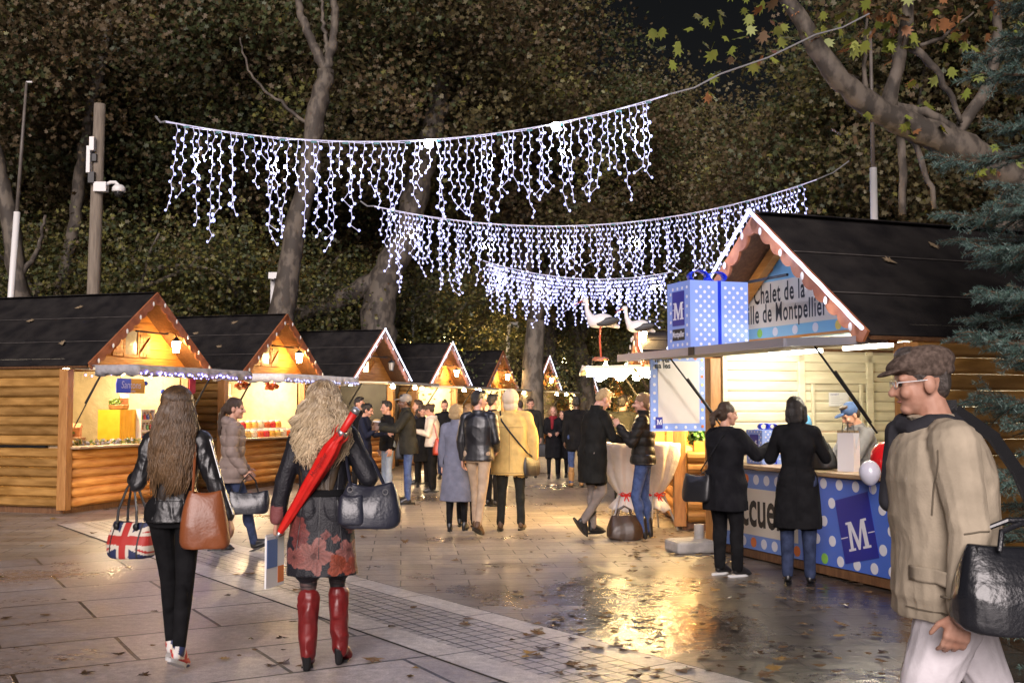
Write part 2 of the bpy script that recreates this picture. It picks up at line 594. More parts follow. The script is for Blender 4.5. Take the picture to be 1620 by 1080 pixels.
# ------------------------------------------------------------------ ground
def paving_mat(name, cA, cB, cm, bw, bh, ang, mortar, r0, r1, wet, bump, off=0.5, big=0.35, soak=None):
    m = bpy.data.materials.new(name)
    m.use_nodes = True
    nt = m.node_tree
    N, L = nt.nodes, nt.links
    b = N['Principled BSDF']
    tc = N.new('ShaderNodeTexCoord')
    mp = N.new('ShaderNodeMapping')
    mp.inputs['Rotation'].default_value = (0, 0, ang)
    L.new(tc.outputs['Object'], mp.inputs[0])
    # joints wander a little
    wz = N.new('ShaderNodeTexNoise'); wz.inputs['Scale'].default_value = 3.0
    L.new(mp.outputs[0], wz.inputs['Vector'])
    wm = N.new('ShaderNodeVectorMath'); wm.operation = 'MULTIPLY_ADD'
    wm.inputs[1].default_value = (0.012, 0.012, 0); 
    L.new(wz.outputs['Color'], wm.inputs[0]); L.new(mp.outputs[0], wm.inputs[2])
    br = N.new('ShaderNodeTexBrick')
    br.offset = off
    br.inputs['Scale'].default_value = 1.0
    br.inputs['Brick Width'].default_value = bw
    br.inputs['Row Height'].default_value = bh
    br.inputs['Mortar Size'].default_value = mortar
    br.inputs['Mortar Smooth'].default_value = 0.25
    br.inputs['Color1'].default_value = (*cA, 1)
    br.inputs['Color2'].default_value = (*cB, 1)
    br.inputs['Mortar'].default_value = (*cm, 1)
    L.new(wm.outputs[0], br.inputs['Vector'])
    nz = N.new('ShaderNodeTexNoise'); nz.inputs['Scale'].default_value = big; nz.inputs['Detail'].default_value = 7; nz.inputs['Roughness'].default_value = 0.62
    L.new(tc.outputs['Object'], nz.inputs['Vector'])
    fn = N.new('ShaderNodeTexNoise'); fn.inputs['Scale'].default_value = 14; fn.inputs['Detail'].default_value = 8; fn.inputs['Roughness'].default_value = 0.7
    L.new(tc.outputs['Object'], fn.inputs['Vector'])
    # stains: large and small
    st = N.new('ShaderNodeMix'); st.data_type = 'RGBA'; st.blend_type = 'MULTIPLY'; st.inputs[0].default_value = 0.75
    rm = N.new('ShaderNodeValToRGB'); rm.color_ramp.elements[0].position = 0.3; rm.color_ramp.elements[1].position = 0.68
    rm.color_ramp.elements[0].color = (0.30, 0.285, 0.28, 1); rm.color_ramp.elements[1].color = (1, 1, 1, 1)
    L.new(fn.outputs[0], rm.inputs[0])
    L.new(br.outputs['Color'], st.inputs[6]); L.new(rm.outputs[0], st.inputs[7])
    gr = N.new('ShaderNodeTexNoise'); gr.inputs['Scale'].default_value = 110; gr.inputs['Detail'].default_value = 3
    L.new(tc.outputs['Object'], gr.inputs['Vector'])
    gm = N.new('ShaderNodeMapRange'); gm.inputs[1].default_value = 0.3; gm.inputs[2].default_value = 0.7; gm.inputs[3].default_value = 0.72; gm.inputs[4].default_value = 1.18
    L.new(gr.outputs[0], gm.inputs[0])
    gv = N.new('ShaderNodeVectorMath'); gv.operation = 'SCALE'
    L.new(st.outputs[2], gv.inputs[0]); L.new(gm.outputs[0], gv.inputs['Scale'])
    st2 = N.new('ShaderNodeMix'); st2.data_type = 'RGBA'; st2.blend_type = 'MULTIPLY'; st2.inputs[0].default_value = 1.0
    rw = N.new('ShaderNodeValToRGB'); rw.color_ramp.elements[0].position = 0.42 - wet; rw.color_ramp.elements[1].position = 0.62 - wet
    rw.color_ramp.elements[0].color = (1, 1, 1, 1); rw.color_ramp.elements[1].color = (0.60, 0.57, 0.56, 1)
    L.new(nz.outputs[0], rw.inputs[0])
    L.new(gv.outputs[0], st2.inputs[6]); L.new(rw.outputs[0], st2.inputs[7])
    col_out = st2.outputs[2]
    sk = None
    if soak:
        # a soaked, dirty area round a point, with a ragged edge
        vd = N.new('ShaderNodeVectorMath'); vd.operation = 'DISTANCE'; vd.inputs[1].default_value = (soak[0], soak[1], 0)
        L.new(tc.outputs['Object'], vd.inputs[0])
        rg_ = N.new('ShaderNodeTexNoise'); rg_.inputs['Scale'].default_value = 0.9; rg_.inputs['Detail'].default_value = 8; rg_.inputs['Roughness'].default_value = 0.65
        L.new(tc.outputs['Object'], rg_.inputs['Vector'])
        ma = N.new('ShaderNodeMath'); ma.operation = 'MULTIPLY_ADD'; ma.inputs[1].default_value = 3.4
        L.new(rg_.outputs[0], ma.inputs[0]); L.new(vd.outputs['Value'], ma.inputs[2])
        sk = N.new('ShaderNodeMapRange'); sk.inputs[1].default_value = soak[2] + 2.1; sk.inputs[2].default_value = soak[2] + 1.2; sk.inputs[3].default_value = 0; sk.inputs[4].default_value = 1
        L.new(ma.outputs[0], sk.inputs[0])
        s3 = N.new('ShaderNodeMix'); s3.data_type = 'RGBA'; s3.blend_type = 'MULTIPLY'
        L.new(sk.outputs[0], s3.inputs[0]); L.new(st2.outputs[2], s3.inputs[6]); s3.inputs[7].default_value = (0.26, 0.25, 0.25, 1)
        col_out = s3.outputs[2]
    L.new(col_out, b.inputs['Base Color'])
    # wet patches are smoother
    mr = N.new('ShaderNodeMapRange'); mr.inputs[1].default_value = 0.42 - wet; mr.inputs[2].default_value = 0.62 - wet
    mr.inputs[3].default_value = r1; mr.inputs[4].default_value = r0
    L.new(nz.outputs[0], mr.inputs[0])
    ad = N.new('ShaderNodeMath'); ad.operation = 'MULTIPLY_ADD'; ad.inputs[1].default_value = 0.22; 
    sb = N.new('ShaderNodeMath'); sb.operation = 'SUBTRACT'; sb.inputs[1].default_value = 0.11
    L.new(fn.outputs[0], ad.inputs[0]); L.new(mr.outputs[0], ad.inputs[2]); L.new(ad.outputs[0], sb.inputs[0])
    if sk is not None:
        lo_ = N.new('ShaderNodeMath'); lo_.operation = 'MULTIPLY_ADD'; lo_.inputs[1].default_value = -0.13
        L.new(sk.outputs[0], lo_.inputs[0]); L.new(sb.outputs[0], lo_.inputs[2]); L.new(lo_.outputs[0], b.inputs['Roughness'])
    else:
        L.new(sb.outputs[0], b.inputs['Roughness'])
    # relief
    hm = N.new('ShaderNodeMath'); hm.operation = 'MULTIPLY_ADD'; hm.inputs[1].default_value = -0.9
    mn = N.new('ShaderNodeTexNoise'); mn.inputs['Scale'].default_value = 9; mn.inputs['Detail'].default_value = 5
    L.new(tc.outputs['Object'], mn.inputs['Vector'])
    L.new(br.outputs['Fac'], hm.inputs[0]); L.new(mn.outputs[0], hm.inputs[2])
    bp = N.new('ShaderNodeBump'); bp.inputs['Strength'].default_value = bump; bp.inputs['Distance'].default_value = 0.014
    L.new(hm.outputs[0], bp.inputs['Height']); L.new(bp.outputs[0], b.inputs['Normal'])
    b.inputs['Specular IOR Level'].default_value = 0.6
    return m

STRIP_D = nrm(A(2.9, -4.04, 0))            # along the pale strip, towards the camera
STRIP_P = A(4.04, 2.9, 0) / np.linalg.norm([4.04, 2.9])   # across it, to the right
ang_strip = math.atan2(STRIP_D[1], STRIP_D[0])
m_slab_r = paving_mat('wet stone paving', (0.36, 0.31, 0.255), (0.50, 0.435, 0.37), (0.04, 0.035, 0.03), 0.62, 0.34, -0.10, 0.008, 0.22, 0.44, -0.03, 0.6, soak=(2.6, 8.5, 2.9))
m_slab_l = paving_mat('large stone slabs', (0.42, 0.375, 0.37), (0.56, 0.51, 0.505), (0.022, 0.02, 0.019), 1.45, 0.80, -(ang_strip + PI / 2) + 0.10, 0.015, 0.22, 0.46, -0.03, 0.5)
m_mosaic = paving_mat('small pale setts', (0.44, 0.41, 0.385), (0.56, 0.525, 0.50), (0.035, 0.032, 0.03), 0.125, 0.115, -ang_strip, 0.0095, 0.22, 0.40, -0.02, 0.6, off=0.0)
m_border = paving_mat('pale granite border', (0.66, 0.62, 0.59), (0.72, 0.68, 0.65), (0.06, 0.055, 0.05), 1.0, 3.0, -ang_strip, 0.010, 0.25, 0.45, -0.03, 0.35)

mb = MB()
mb.add(([(-160, -60, 0), (160, -60, 0), (160, 220, 0), (-160, 220, 0)], [(0, 1, 2, 3)]))
o = mb.build('paving', m_slab_r); tag(o, kind='structure')
P_low = gp(660, 1030)                      # a point on the left edge of the strip
P_low[2] = 0
def strip_quad(a0, a1, t0, t1, z):
    return [tuple(P_low + STRIP_P * a + STRIP_D * t + A(0, 0, z)) for a, t in ((a0, t0), (a0, t1), (a1, t1), (a1, t0))]
mb = MB()
q = strip_quad(-60, 0.0, -11.0, 60, 0.004)
far = [tuple(P_low + STRIP_P * 0.0 + STRIP_D * -6.2 + A(0, 0, 0.004)), tuple(P_low + STRIP_P * 0 + STRIP_D * 40 + A(0, 0, 0.004)),
       tuple(P_low + STRIP_P * -40 + STRIP_D * 40 + A(0, 0, 0.004)), tuple(P_low + STRIP_P * -40 + STRIP_D * -4 + A(0, 0, 0.004))]
mb.add((far, [(0, 3, 2, 1)]))
o = mb.build('slab_paving', m_slab_l); tag(o, kind='structure')
W_STRIP = 1.14
mb = MB()
mb.add((strip_quad(-0.022, 0.0, -9.5, 30, 0.006), [(0, 1, 2, 3)]), 2)
mb.add((strip_quad(W_STRIP, W_STRIP + .014, -9.5, 30, 0.006), [(0, 1, 2, 3)]), 2)
for (a0, a1, m) in ((0.0, 0.25, 1), (0.25, 0.90, 0), (0.90, W_STRIP, 1)):
    mb.add((strip_quad(a0, a1, -9.5, 30, 0.008), [(0, 1, 2, 3)]), m)
o = mb.build('paving_strip', [m_mosaic, m_border, mat('dark joint', (.03, .027, .025), rough=.8)]); tag(o, kind='structure')
for f in o.data.polygons:
    if f.normal.z < 0:
        f.flip()
for nm in ('paving', 'slab_paving'):
    for f in bpy.data.objects[nm].data.polygons:
        if f.normal.z < 0:
            f.flip()
# ------------------------------------------------------------------ market chalets
ROOF_H, EAVE_H, CH_W, CH_D, OVER = 3.42, 2.26, 3.1, 2.6, 0.42

def scallop_board(mb, a, b, X, down, wd, t, m=0, m2=None):
    "bargeboard with a scalloped lower edge from a to b"
    a, b = np.asarray(a, float), np.asarray(b, float)
    L = np.linalg.norm(b - a)
    d = (b - a) / L
    k = max(4, int(L / 0.2))
    pts = [(0, 0), (L, 0)]
    n = k * 6
    for i in range(n, -1, -1):
        x = L * i / n
        ph = (i % 6) / 6
        pts.append((x, wd * (0.72 + 0.28 * math.sin(PI * ph) ** 0.7)))
    mb.prism(pts, d, down, a, t, m)

def planks(mb, x0, x1, z0, z1, y, t, h, m=0, axis='x', gap=0.006):
    "horizontal boards with a rounded face"
    n = max(1, round((z1 - z0) / h))
    h = (z1 - z0) / n
    for i in range(n):
        zc = z0 + h * (i + 0.5)
        prof = [(-t / 2, -h / 2 + gap / 2), (0, -h / 2 + gap / 2), (t * .45, -h * .30), (t / 2, 0), (t * .45, h * .30), (0, h / 2 - gap / 2), (-t / 2, h / 2 - gap / 2)]
        V, k = [], len(prof)
        for xx in (x0, x1):
            for p in prof:
                V.append((xx, y - p[0], zc + p[1]) if axis == 'x' else (y - p[0], xx, zc + p[1]))
        Fc = [tuple(range(k)), tuple(range(2 * k - 1, k - 1, -1))]
        for j in range(k):
            q = (j + 1) % k
            Fc.append((j, j + k, q + k, q))
        mb.add((V, Fc), m)

def lantern(parent, p, lit, sc=1.0):
    mb = MB()
    z = p[2]
    x, y = p[0], p[1]
    mb.lathe([(0.012 * sc, .16 * sc), (.03 * sc, .15 * sc), (.085 * sc, .10 * sc), (.09 * sc, .085 * sc)], (x, y, z), 6)
    mb.lathe([(.05 * sc, -.115 * sc), (.055 * sc, -.10 * sc), (.055 * sc, -.095 * sc)], (x, y, z), 6)
    for i in range(6):
        a = 2 * PI * i / 6
        c, s_ = math.cos(a), math.sin(a)
        mb.bar((x + .05 * sc * c, y + .05 * sc * s_, z - .1 * sc), (x + .08 * sc * c, y + .08 * sc * s_, z + .09 * sc), .008, .008)
    mb.tube([(x, y, z + .15 * sc), (x, y + .02, z + .22 * sc), (x, y + .12, z + .25 * sc), (x, y + .3, z + .22 * sc)], .009, 6)
    o = mb.build('lantern', m_black, parent)
    g = MB()
    g.lathe([(.044 * sc, -.095 * sc), (.072 * sc, .085 * sc)], (x, y, z), 6)
    g.build('lantern_glass', m_lamp if lit else mat('unlit frosted glass', (.55, .5, .42), rough=.25), o)

def add_point(name, loc, energy, color, radius=0.05, parent=None):
    l = bpy.data.lights.new(name, 'POINT')
    l.energy = energy
    l.color = color
    l.shadow_soft_size = radius
    o = bpy.data.objects.new(name, l)
    COL.objects.link(o)
    o.location = tuple(loc)
    if parent is not None:
        o.parent = parent
    return o

WARM = (1.0, 0.74, 0.44)

def chalet(loc, rz, label, group, *, rope=False, lamp='on', window='dim', wall_tone=None, flap=1.15, flap_dz=-0.03, fringe=None,
           inner=None, inside=60.0, lampw=14.0, pitched=True, W=CH_W, D=CH_D, logs=True, front=True, gable=True, sidelog=False, shutters=True,
           roof_h=ROOF_H, eave=EAVE_H, open_side=False, glow=WARM, lining=True, hatch_lamps=False):
    r = empty('market_chalet', loc, rz, label, 'market stall', group)
    wood = wall_tone or m_wood
    inner = inner or m_ccloth
    mid = W / 2
    # base skid and side walls
    mb = MB()
    mb.b2((.06, .06, .0), (W - .06, D - .06, .09), 0)
    mb.build('skid', m_browned, r)
    for sx, x in (((-1), 0.0), (1, W)):
        mb = MB()
        if open_side and sx > 0:
            n = 6
            for i in range(n):
                zc = .12 + .15 * (i + .5)
                mb.tube([(W, .12, zc), (W, D - .1, zc)], .085, 12)
        else:
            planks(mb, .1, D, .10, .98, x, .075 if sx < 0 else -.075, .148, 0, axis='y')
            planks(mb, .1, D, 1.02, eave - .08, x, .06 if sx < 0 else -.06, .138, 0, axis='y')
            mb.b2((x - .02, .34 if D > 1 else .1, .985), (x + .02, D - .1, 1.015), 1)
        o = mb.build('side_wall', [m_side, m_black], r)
        # gable-high end: lining seen from the inside
    mb = MB()
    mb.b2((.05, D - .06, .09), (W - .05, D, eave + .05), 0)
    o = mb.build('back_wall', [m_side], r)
    mb = MB()
    n = 26
    ys = D - .10
    V, Fc = [], []
    rr = np.random.default_rng(int(abs(loc[0]) * 100))
    for i in range(n + 1):
        x = .08 + (W - .16) * i / n
        dy = .03 * math.sin(i * 1.3) + .02 * rr.normal()
        V += [(x, ys + dy - .03, .95), (x, ys + dy * .4 - .03, eave - .02)]
    for i in range(n):
        Fc.append((2 * i, 2 * i + 1, 2 * i + 3, 2 * i + 2))
    mb.add((V, Fc))
    for x in (() if not lining else (.07,) if open_side else (.07, W - .07)):
        mb.add(([(x, .14, .95), (x, D - .1, .95), (x, D - .1, eave - .02), (x, .14, eave - .02)], [(0, 1, 2, 3)]))
    mb.build('lining', inner, r)
    mb = MB(); mb.b2((.06, .1, eave + .03), (W - .06, D - .07, eave + .06)); mb.build('ceiling_board', m_cream, r)
    mb = MB(); mb.b2((.06, .1, .09), (W - .06, D - .07, .12)); mb.build('floor_board', m_browned, r)
    # corner posts
    for x in (.02, W - .02):
        mb = MB(); mb.b2((x - .07, -.055, .06), (x + .07, .10, eave - .10)); mb.build('corner_post', m_post, r, bevel=.008)
    # log front
    if front:
        mb = MB()
        n = 6
        for i in range(n):
            zc = .10 + .142 * (i + .5)
            mb.tube([(.09, .03, zc), (W - .09, .03, zc)], .080, 12)
        mb.build('log_front', wood, r, smooth=True)
        mb = MB(); mb.b2((.05, -.22, .965), (W - .05, .45, 1.0)); mb.build('counter', m_ctop, r, bevel=.006)
    # gable
    sl = (roof_h - eave) / mid
    if gable:
        mb = MB()
        nb = 7
        for i in range(nb):
            z0, z1 = eave + (roof_h - .12 - eave) * i / nb, eave + (roof_h - .12 - eave) * (i + 1) / nb - .004
            xa0, xa1 = (z0 - eave) / sl + .03, (z1 - eave) / sl + .03
            mb.prism([(xa0, z0), (W - xa0, z0), (max(W - xa1, mid + .01), z1), (min(xa1, mid - .01), z1)], (1, 0, 0), (0, 0, 1), (0, .045, 0), .04)
        mb.b2((0, -.03, eave - .07), (W, .045, eave - .002))
        mb.build('gable_wall', wood, r)
        # window, shutters
        zc = eave + .38
        wx = mid - .08
        fr = MB()
        for a, b in (((wx - .20, zc - .235), (wx + .20, zc - .195)), ((wx - .20, zc + .195), (wx + .20, zc + .235)), ((wx - .20, zc - .195), (wx - .16, zc + .195)), ((wx + .16, zc - .195), (wx + .20, zc + .195))):
            fr.b2((a[0], -.03, a[1]), (b[0], .004, b[1]))
        wo_ = fr.build('window', wood, r)
        pn = MB(); pn.b2((wx - .16, -.012, zc - .195), (wx + .16, .002, zc + .195)); pn.build('pane', m_winlit if window == 'lit' else m_glass, wo_)
        for s_ in (-1, 1):
            sh = MB()
            x0 = wx + s_ * .21
            x1 = wx + s_ * .47
            lo, hi = min(x0, x1), max(x0, x1)
            for k in range(3):
                a = lo + (hi - lo) * k / 3
                sh.b2((a + .003, -.03, zc - .23), (a + (hi - lo) / 3 - .003, .003, zc + .20))
            for zz in (zc - .15, zc + .12):
                sh.b2((lo, -.045, zz - .025), (hi, -.03, zz + .025))
            sh.bar((lo + .02, -.036, zc - .13), (hi - .02, -.036, zc + .10), .012, .05, up=(0, 1, 0))
            if s_ < 0 and zc + .2 > eave + sl * (lo - .05):
                pass
            sh.build('shutter', wood, r)
    # roof: two slabs, ridge cap
    oh = .07
    t = .05
    mb = MB()
    for s_ in (-1, 1):
        xe = mid + s_ * (mid + oh)
        ze = roof_h - sl * (mid + oh)
        d = nrm(A(xe - mid, 0, ze - roof_h))
        up = A(-d[2] * s_, 0, d[0] * s_)
        if up[2] < 0:
            up = -up
        for k in range(3):
            L = math.hypot(mid + oh, roof_h - ze)
            p0, p1 = A(mid, 0, roof_h) + d * (L * k / 3), A(mid, 0, roof_h) + d * (L * (k + 1) / 3 + (.05 if k < 2 else 0))
            lift = up * (.012 * (2 - k))
            V = []
            for y in (-OVER, D + .25):
                for p in (p0, p1):
                    V += [tuple(p + A(0, y, 0) + lift), tuple(p + A(0, y, 0) + lift + up * .011)]
            # 0 p0 low, 1 p0 up, 2 p1 low, 3 p1 up, then far side
            mb.add((V, [(0, 2, 3, 1), (4, 5, 7, 6), (1, 3, 7, 5), (0, 4, 6, 2), (2, 6, 7, 3), (0, 1, 5, 4)]), 0)
            if k < 2:
                a, b = p1 + lift + up * .013, p1 + lift + up * .013
                mb.bar(a + A(0, -OVER, 0), b + A(0, D + .25, 0), .012, .006, 1, up=up)
        # decking below
        p0, p1 = A(mid, 0, roof_h - .006), A(xe, 0, ze - .006)
        V = []
        for y in (-OVER + .02, D + .22):
            for p in (p0, p1):
                V += [tuple(p + A(0, y, 0) - up * .002), tuple(p + A(0, y, 0) - up * .035)]
        mb.add((V, [(0, 1, 3, 2), (4, 6, 7, 5), (1, 5, 7, 3), (0, 2, 6, 4), (2, 3, 7, 6)]), 2)
    mb.bar((mid, -OVER - .01, roof_h + .03), (mid, D + .26, roof_h + .03), .22, .012, 0)
    mb.build('roof', [m_felt, m_lap, m_browned], r)
    # bargeboards with painted bells
    for s_ in (-1, 1):
        xe = mid + s_ * (mid + oh)
        ze = roof_h - sl * (mid + oh)
        d = nrm(A(xe - mid, 0, ze - roof_h))
        dn = A(d[2] * s_, 0, -d[0] * s_)
        if dn[2] > 0:
            dn = -dn
        mb = MB()
        a, b = A(mid, -OVER - .03, roof_h + .035), A(xe, -OVER - .03, ze + .035)
        scallop_board(mb, a, b, None, dn, .155, .028 * (1 if s_ > 0 else -1), 0)
        L = np.linalg.norm(b - a)
        k = 5
        for i in range(k):
            p = a + d * (L * (i + .6) / k) + dn * .070
            mb.add(ellipsoid(p + A(0, -.035, 0), (.022, .012, .038), n=8, m=6), 1)
        o = mb.build('bargeboard', [m_barge, m_white], r)
        if rope:
            rp = MB()
            q0, q1 = a + A(0, -.05, .02) - d * .02, b + A(0, -.05, .02)
            rp.tube([q0 + (q1 - q0) * i / 12 + A(0, 0, -.006 * (i % 2)) for i in range(13)], .017, 6)
            rp.build('rope_light', m_rope, o)
            for i in (1, 3):
                add_point('rope_glow', a + d * (L * i / 4) + A(0, -.25, -.1), 2.0, (.72, .76, 1.0), .02, r)
    mb = MB(); mb.bar((mid - .42, -OVER + .06, roof_h - .62), (mid + .42, -OVER + .06, roof_h - .62), .025, .025); mb.build('tie_bar', m_black, r)
    if lamp:
        lantern(r, (mid + .62, -.38, eave + .34), lamp == 'on')
    # raised hatch
    if flap:
        y0, y1 = -.06, -.06 - flap
        z0, z1 = eave - .10, eave - .10 + flap_dz
        mb = MB()
        mb.add(([(.02, y0, z0), (W - .02, y0, z0), (W - .02, y1, z1), (.02, y1, z1), (.02, y0, z0 + .035), (W - .02, y0, z0 + .035), (W - .02, y1, z1 + .035), (.02, y1, z1 + .035)],
                [(0, 1, 2, 3), (7, 6, 5, 4), (0, 4, 5, 1), (1, 5, 6, 2), (2, 6, 7, 3), (3, 7, 4, 0)]), 0)
        mb.bar((.0, y1 - .012, z1 + .018), (W, y1 - .012, z1 + .018), .02, .055, 1)
        fl = mb.build('hatch', [m_cream if fringe != 'dark' else m_browned, m_alu], r)
        if hatch_lamps:
            for x in (W * .3, W * .72):
                hb = MB(); hb.lathe([(.02, .06), (.03, .03), (.055, -.01), (.05, -.035), (.02, -.045)], (x, y1 + .28, z1 - .05), 10)
                hb.build('hatch_lamp', m_hlamp, r, smooth=True)
        for x in (.13, W - .13):
            st = MB()
            st.tube([(x, -.04, 1.28), (x, y0 - flap * .42, z0 + flap_dz * .4 - .01)], .009, 6, 0)
            st.tube([(x, -.04 - flap * .17, 1.28 + (z0 - 1.28) * .42), (x, y0 - flap * .42, z0 + flap_dz * .4 - .01)], .016, 6, 0)
            st.build('gas_strut', m_black, r)
        if fringe in ('fleece', 'tarp'):
            fm = MB()
            rr = np.random.default_rng(5)
            n = 40
            prof = []
            for (pa, pb, seg) in (((.0, -.48), (.0, y1), 10), ((.0, y1), (W, y1), n), ((W, y1), (W, -.48), 8)):
                for i in range(seg):
                    f = i / seg
                    prof.append((pa[0] + (pb[0] - pa[0]) * f, pa[1] + (pb[1] - pa[1]) * f))
            prof.append((W, -.48))
            V, Fc = [], []
            for i, (x, y) in enumerate(prof):
                zz = z1 + .06
                dz = .05 + .03 * abs(math.sin(i * .9)) + .02 * rr.random()
                bul = .015 * math.sin(i * 1.7)
                cx_, cy_ = (x - W / 2) * .02, -.02
                V += [(x, y + .06, zz + .012), (x + cx_ * .3, y - .02 + bul, zz + .015), (x + cx_ * .5, y - .05 + bul, zz - .03), (x + cx_ * .5, y - .04 + bul, zz - .05 - dz), (x, y + .0, zz - .03 - dz)]
            for i in range(len(prof) - 1):
                for j in range(4):
                    a = i * 5 + j
                    Fc.append((a, a + 5, a + 6, a + 1))
            fm.add((V, Fc))
            fo = fm.build('fringe', m_fleece if fringe == 'fleece' else m_grey, fl, smooth=True)
            md = fo.modifiers.new('s', 'SOLIDIFY'); md.thickness = .012
        if fringe:
            ld = MB()
            rr = np.random.default_rng(9)
            nn = 70 if fringe == 'fleece' else 60
            for i in range(nn):
                f = (i + rr.random()) / nn
                x, y = (W * f, y1 - .02) if rr.random() < .7 else (W * f, y1 + rr.random() * flap * .9)
                ld.add(ellipsoid((x, y - .05 if y < y1 else y, z1 - .015 - .05 * rr.random()), (.011, .011, .014), n=6, m=4))
            ld.build('fairy_light', m_bluled if fringe == 'tarp' else m_led, fl)['kind'] = 'stuff'
            for x in (W * .2, W * .5, W * .8):
                add_point('fairy_glow', (x, y1 + .12, z1 - .10), 1.6, (.30, .26, 1.0) if fringe == 'tarp' else (.75, .78, 1.0), .02, r)
    if inside:
        cb = MB()
        for x in (W * .28, W * .72):
            cb.lathe([(.025, .06), (.03, .03), (.06, -.0), (.062, -.03), (.035, -.06)], (x, .75, eave - .07), 10)
        cb.build('ceiling_lamp', m_bulb, r)
        for x in (W * .28, W * .72):
            add_point('stall_glow', (x, .75, eave - .16), inside * .72, glow, .06, r)
    return r

ROW_D = nrm(A(.307, .952, 0))
ROW_OUT = A(ROW_D[1], -ROW_D[0], 0)
row_rz = math.atan2(ROW_D[1], ROW_D[0])

def from_peak(px, py):
    "corner of a chalet whose gable tip stands under a pixel of the photograph"
    d = ray(px, py)
    t = (ROOF_H + .04 - CAM_H) / d[2]
    p = A(d[0] * t, d[1] * t, 0)
    return p - ROW_D * CH_W / 2 - ROW_OUT * (OVER + .03)

LG = 'wooden market chalets along the lane'
left_specs = [
    (250, 462, 'wooden chalet with a yellow cloth display and blue lights under its grey awning', dict(fringe='tarp', inside=75, lampw=14)),
    (455, 496, 'wooden chalet with a yellow lit gable and fleece trimmed hatch over shelves of jars', dict(fringe='fleece', inside=90, lampw=30)),
    (607, 521, 'rope lit wooden chalet with a bright gable window and an unlit lantern', dict(rope=True, lamp='off', window='lit', inside=45, inner=m_dark, flap=1.2, hatch_lamps=True)),
    (714, 542, 'rope lit wooden chalet with a small dim window, behind the grey coated woman', dict(rope=True, inside=95, lampw=10, flap=1.3, hatch_lamps=True)),
    (797, 554, 'wooden chalet without rope lights, its lantern glaring at the gable edge', dict(inside=95, lampw=18, hatch_lamps=True)),
    (868, 564, 'rope lit wooden chalet, second from the far end of the lane', dict(rope=True, inside=95, lampw=10, hatch_lamps=True)),
    (930, 573, 'farthest rope lit wooden chalet of the row, smallest gable in view', dict(rope=True, inside=90, lampw=8)),
]
LEFT = []
for px, py, lab, kw in left_specs:
    LEFT.append(chalet(from_peak(px, py), row_rz, lab, LG, **kw))
# ------------------------------------------------------------------ big chalet on the right, with its graphics
m_blue = mat('gift blue print', (0.16, 0.27, 0.72), rough=0.45)
m_bluel = mat('light blue print', (0.24, 0.36, 0.80), rough=0.45)
m_deep = mat('deep blue print', (0.025, 0.03, 0.30), rough=0.4)
m_ribbon = mat('royal blue satin', (0.01, 0.035, 0.55), rough=0.3)
m_dot = mat('white print dot', (0.74, 0.74, 0.80), rough=0.5)
m_ink = mat('black print', (0.012, 0.012, 0.014), rough=0.45)
m_cyan = mat('sky blue print', (0.22, 0.50, 0.72), rough=0.45)
m_band = mat('pale print band', (0.72, 0.66, 0.56), rough=0.5)
m_orange = mat('orange print dot', (0.75, 0.20, 0.05), rough=0.5)
m_green = mat('green print dot', (0.25, 0.55, 0.08), rough=0.5)
m_skirt = mat('counter blue print', (0.075, 0.16, 0.60), rough=0.4)
m_skirt2 = mat('counter mid blue print', (0.16, 0.28, 0.66), rough=0.4)
m_paper = mat('white paper', (0.78, 0.78, 0.78), rough=0.7)
m_amber = mat('amber stained wood', (0.55, 0.22, 0.04), (0.66, 0.30, 0.07), rough=0.5, scale=3.0, stretch=(1, 1, 9), bump=0.2)

RW = 3.2
R_D = nrm(A(.352, -.936, 0))
R_OUT = A(R_D[1], -R_D[0], 0)                  # towards the lane
R_C = A(2.80, 10.82, 0)
R_rz = math.atan2(R_D[1], R_D[0])
R_O = R_C - R_D * RW / 2
big = chalet(R_O, R_rz, 'large wooden chalet with a blue dotted counter and a gift box on its hatch', None, rope=True, lamp=None,
             W=RW, D=2.7, flap=0, inside=0, front=False, gable=False, roof_h=3.46, eave=2.24, lining=False)
big.name = 'market_chalet'
RE, RH, RM = 2.24, 3.46, RW / 2
# inner far wall of cream boards with a door, and the cream back wall
mb = MB()
planks(mb, .10, 2.56, .95, RE, .07, -.022, .118, 0, axis='y')
planks(mb, .10, RW - .08, .95, RE, 2.50, .022, .118, 0)
mb.build('inner_wall', m_cream, big)
dr = MB()
for (a, b) in (((1.10, .95), (1.19, RE)), ((2.06, .95), (2.15, RE)), ((.10, RE - .13), (2.5, RE - .03)), ((1.19, 1.86), (2.06, 1.93)), ((.09, .95), (.15, RE)), ((1.28, .95), (1.32, 1.86)), ((1.96, .95), (2.0, 1.86))):
    dr.b2((.085, a[0], a[1]), (.118, b[0], b[1]))
dr.build('door_frame', m_cream, big, bevel=.006)
mb = MB(); mb.b2((.10, 1.52, 1.60), (.104, 1.80, 1.76), 0)
nX, nZ = A(0, 1, 0), A(0, 0, 1)
mb.add(lay(text_vf('OUVERT', .032), nX, nZ, (.1065, 1.60, 1.725)), 1)
for i in range(4):
    mb.b2((.104, 1.55, 1.70 - .022 * i), (.1055, 1.55 + .12 + .05 * (i % 2), 1.704 - .022 * i), 2)
mb.build('notice', [m_paper, m_deep, mat('grey print', (.45, .45, .5), rough=.6)], big)
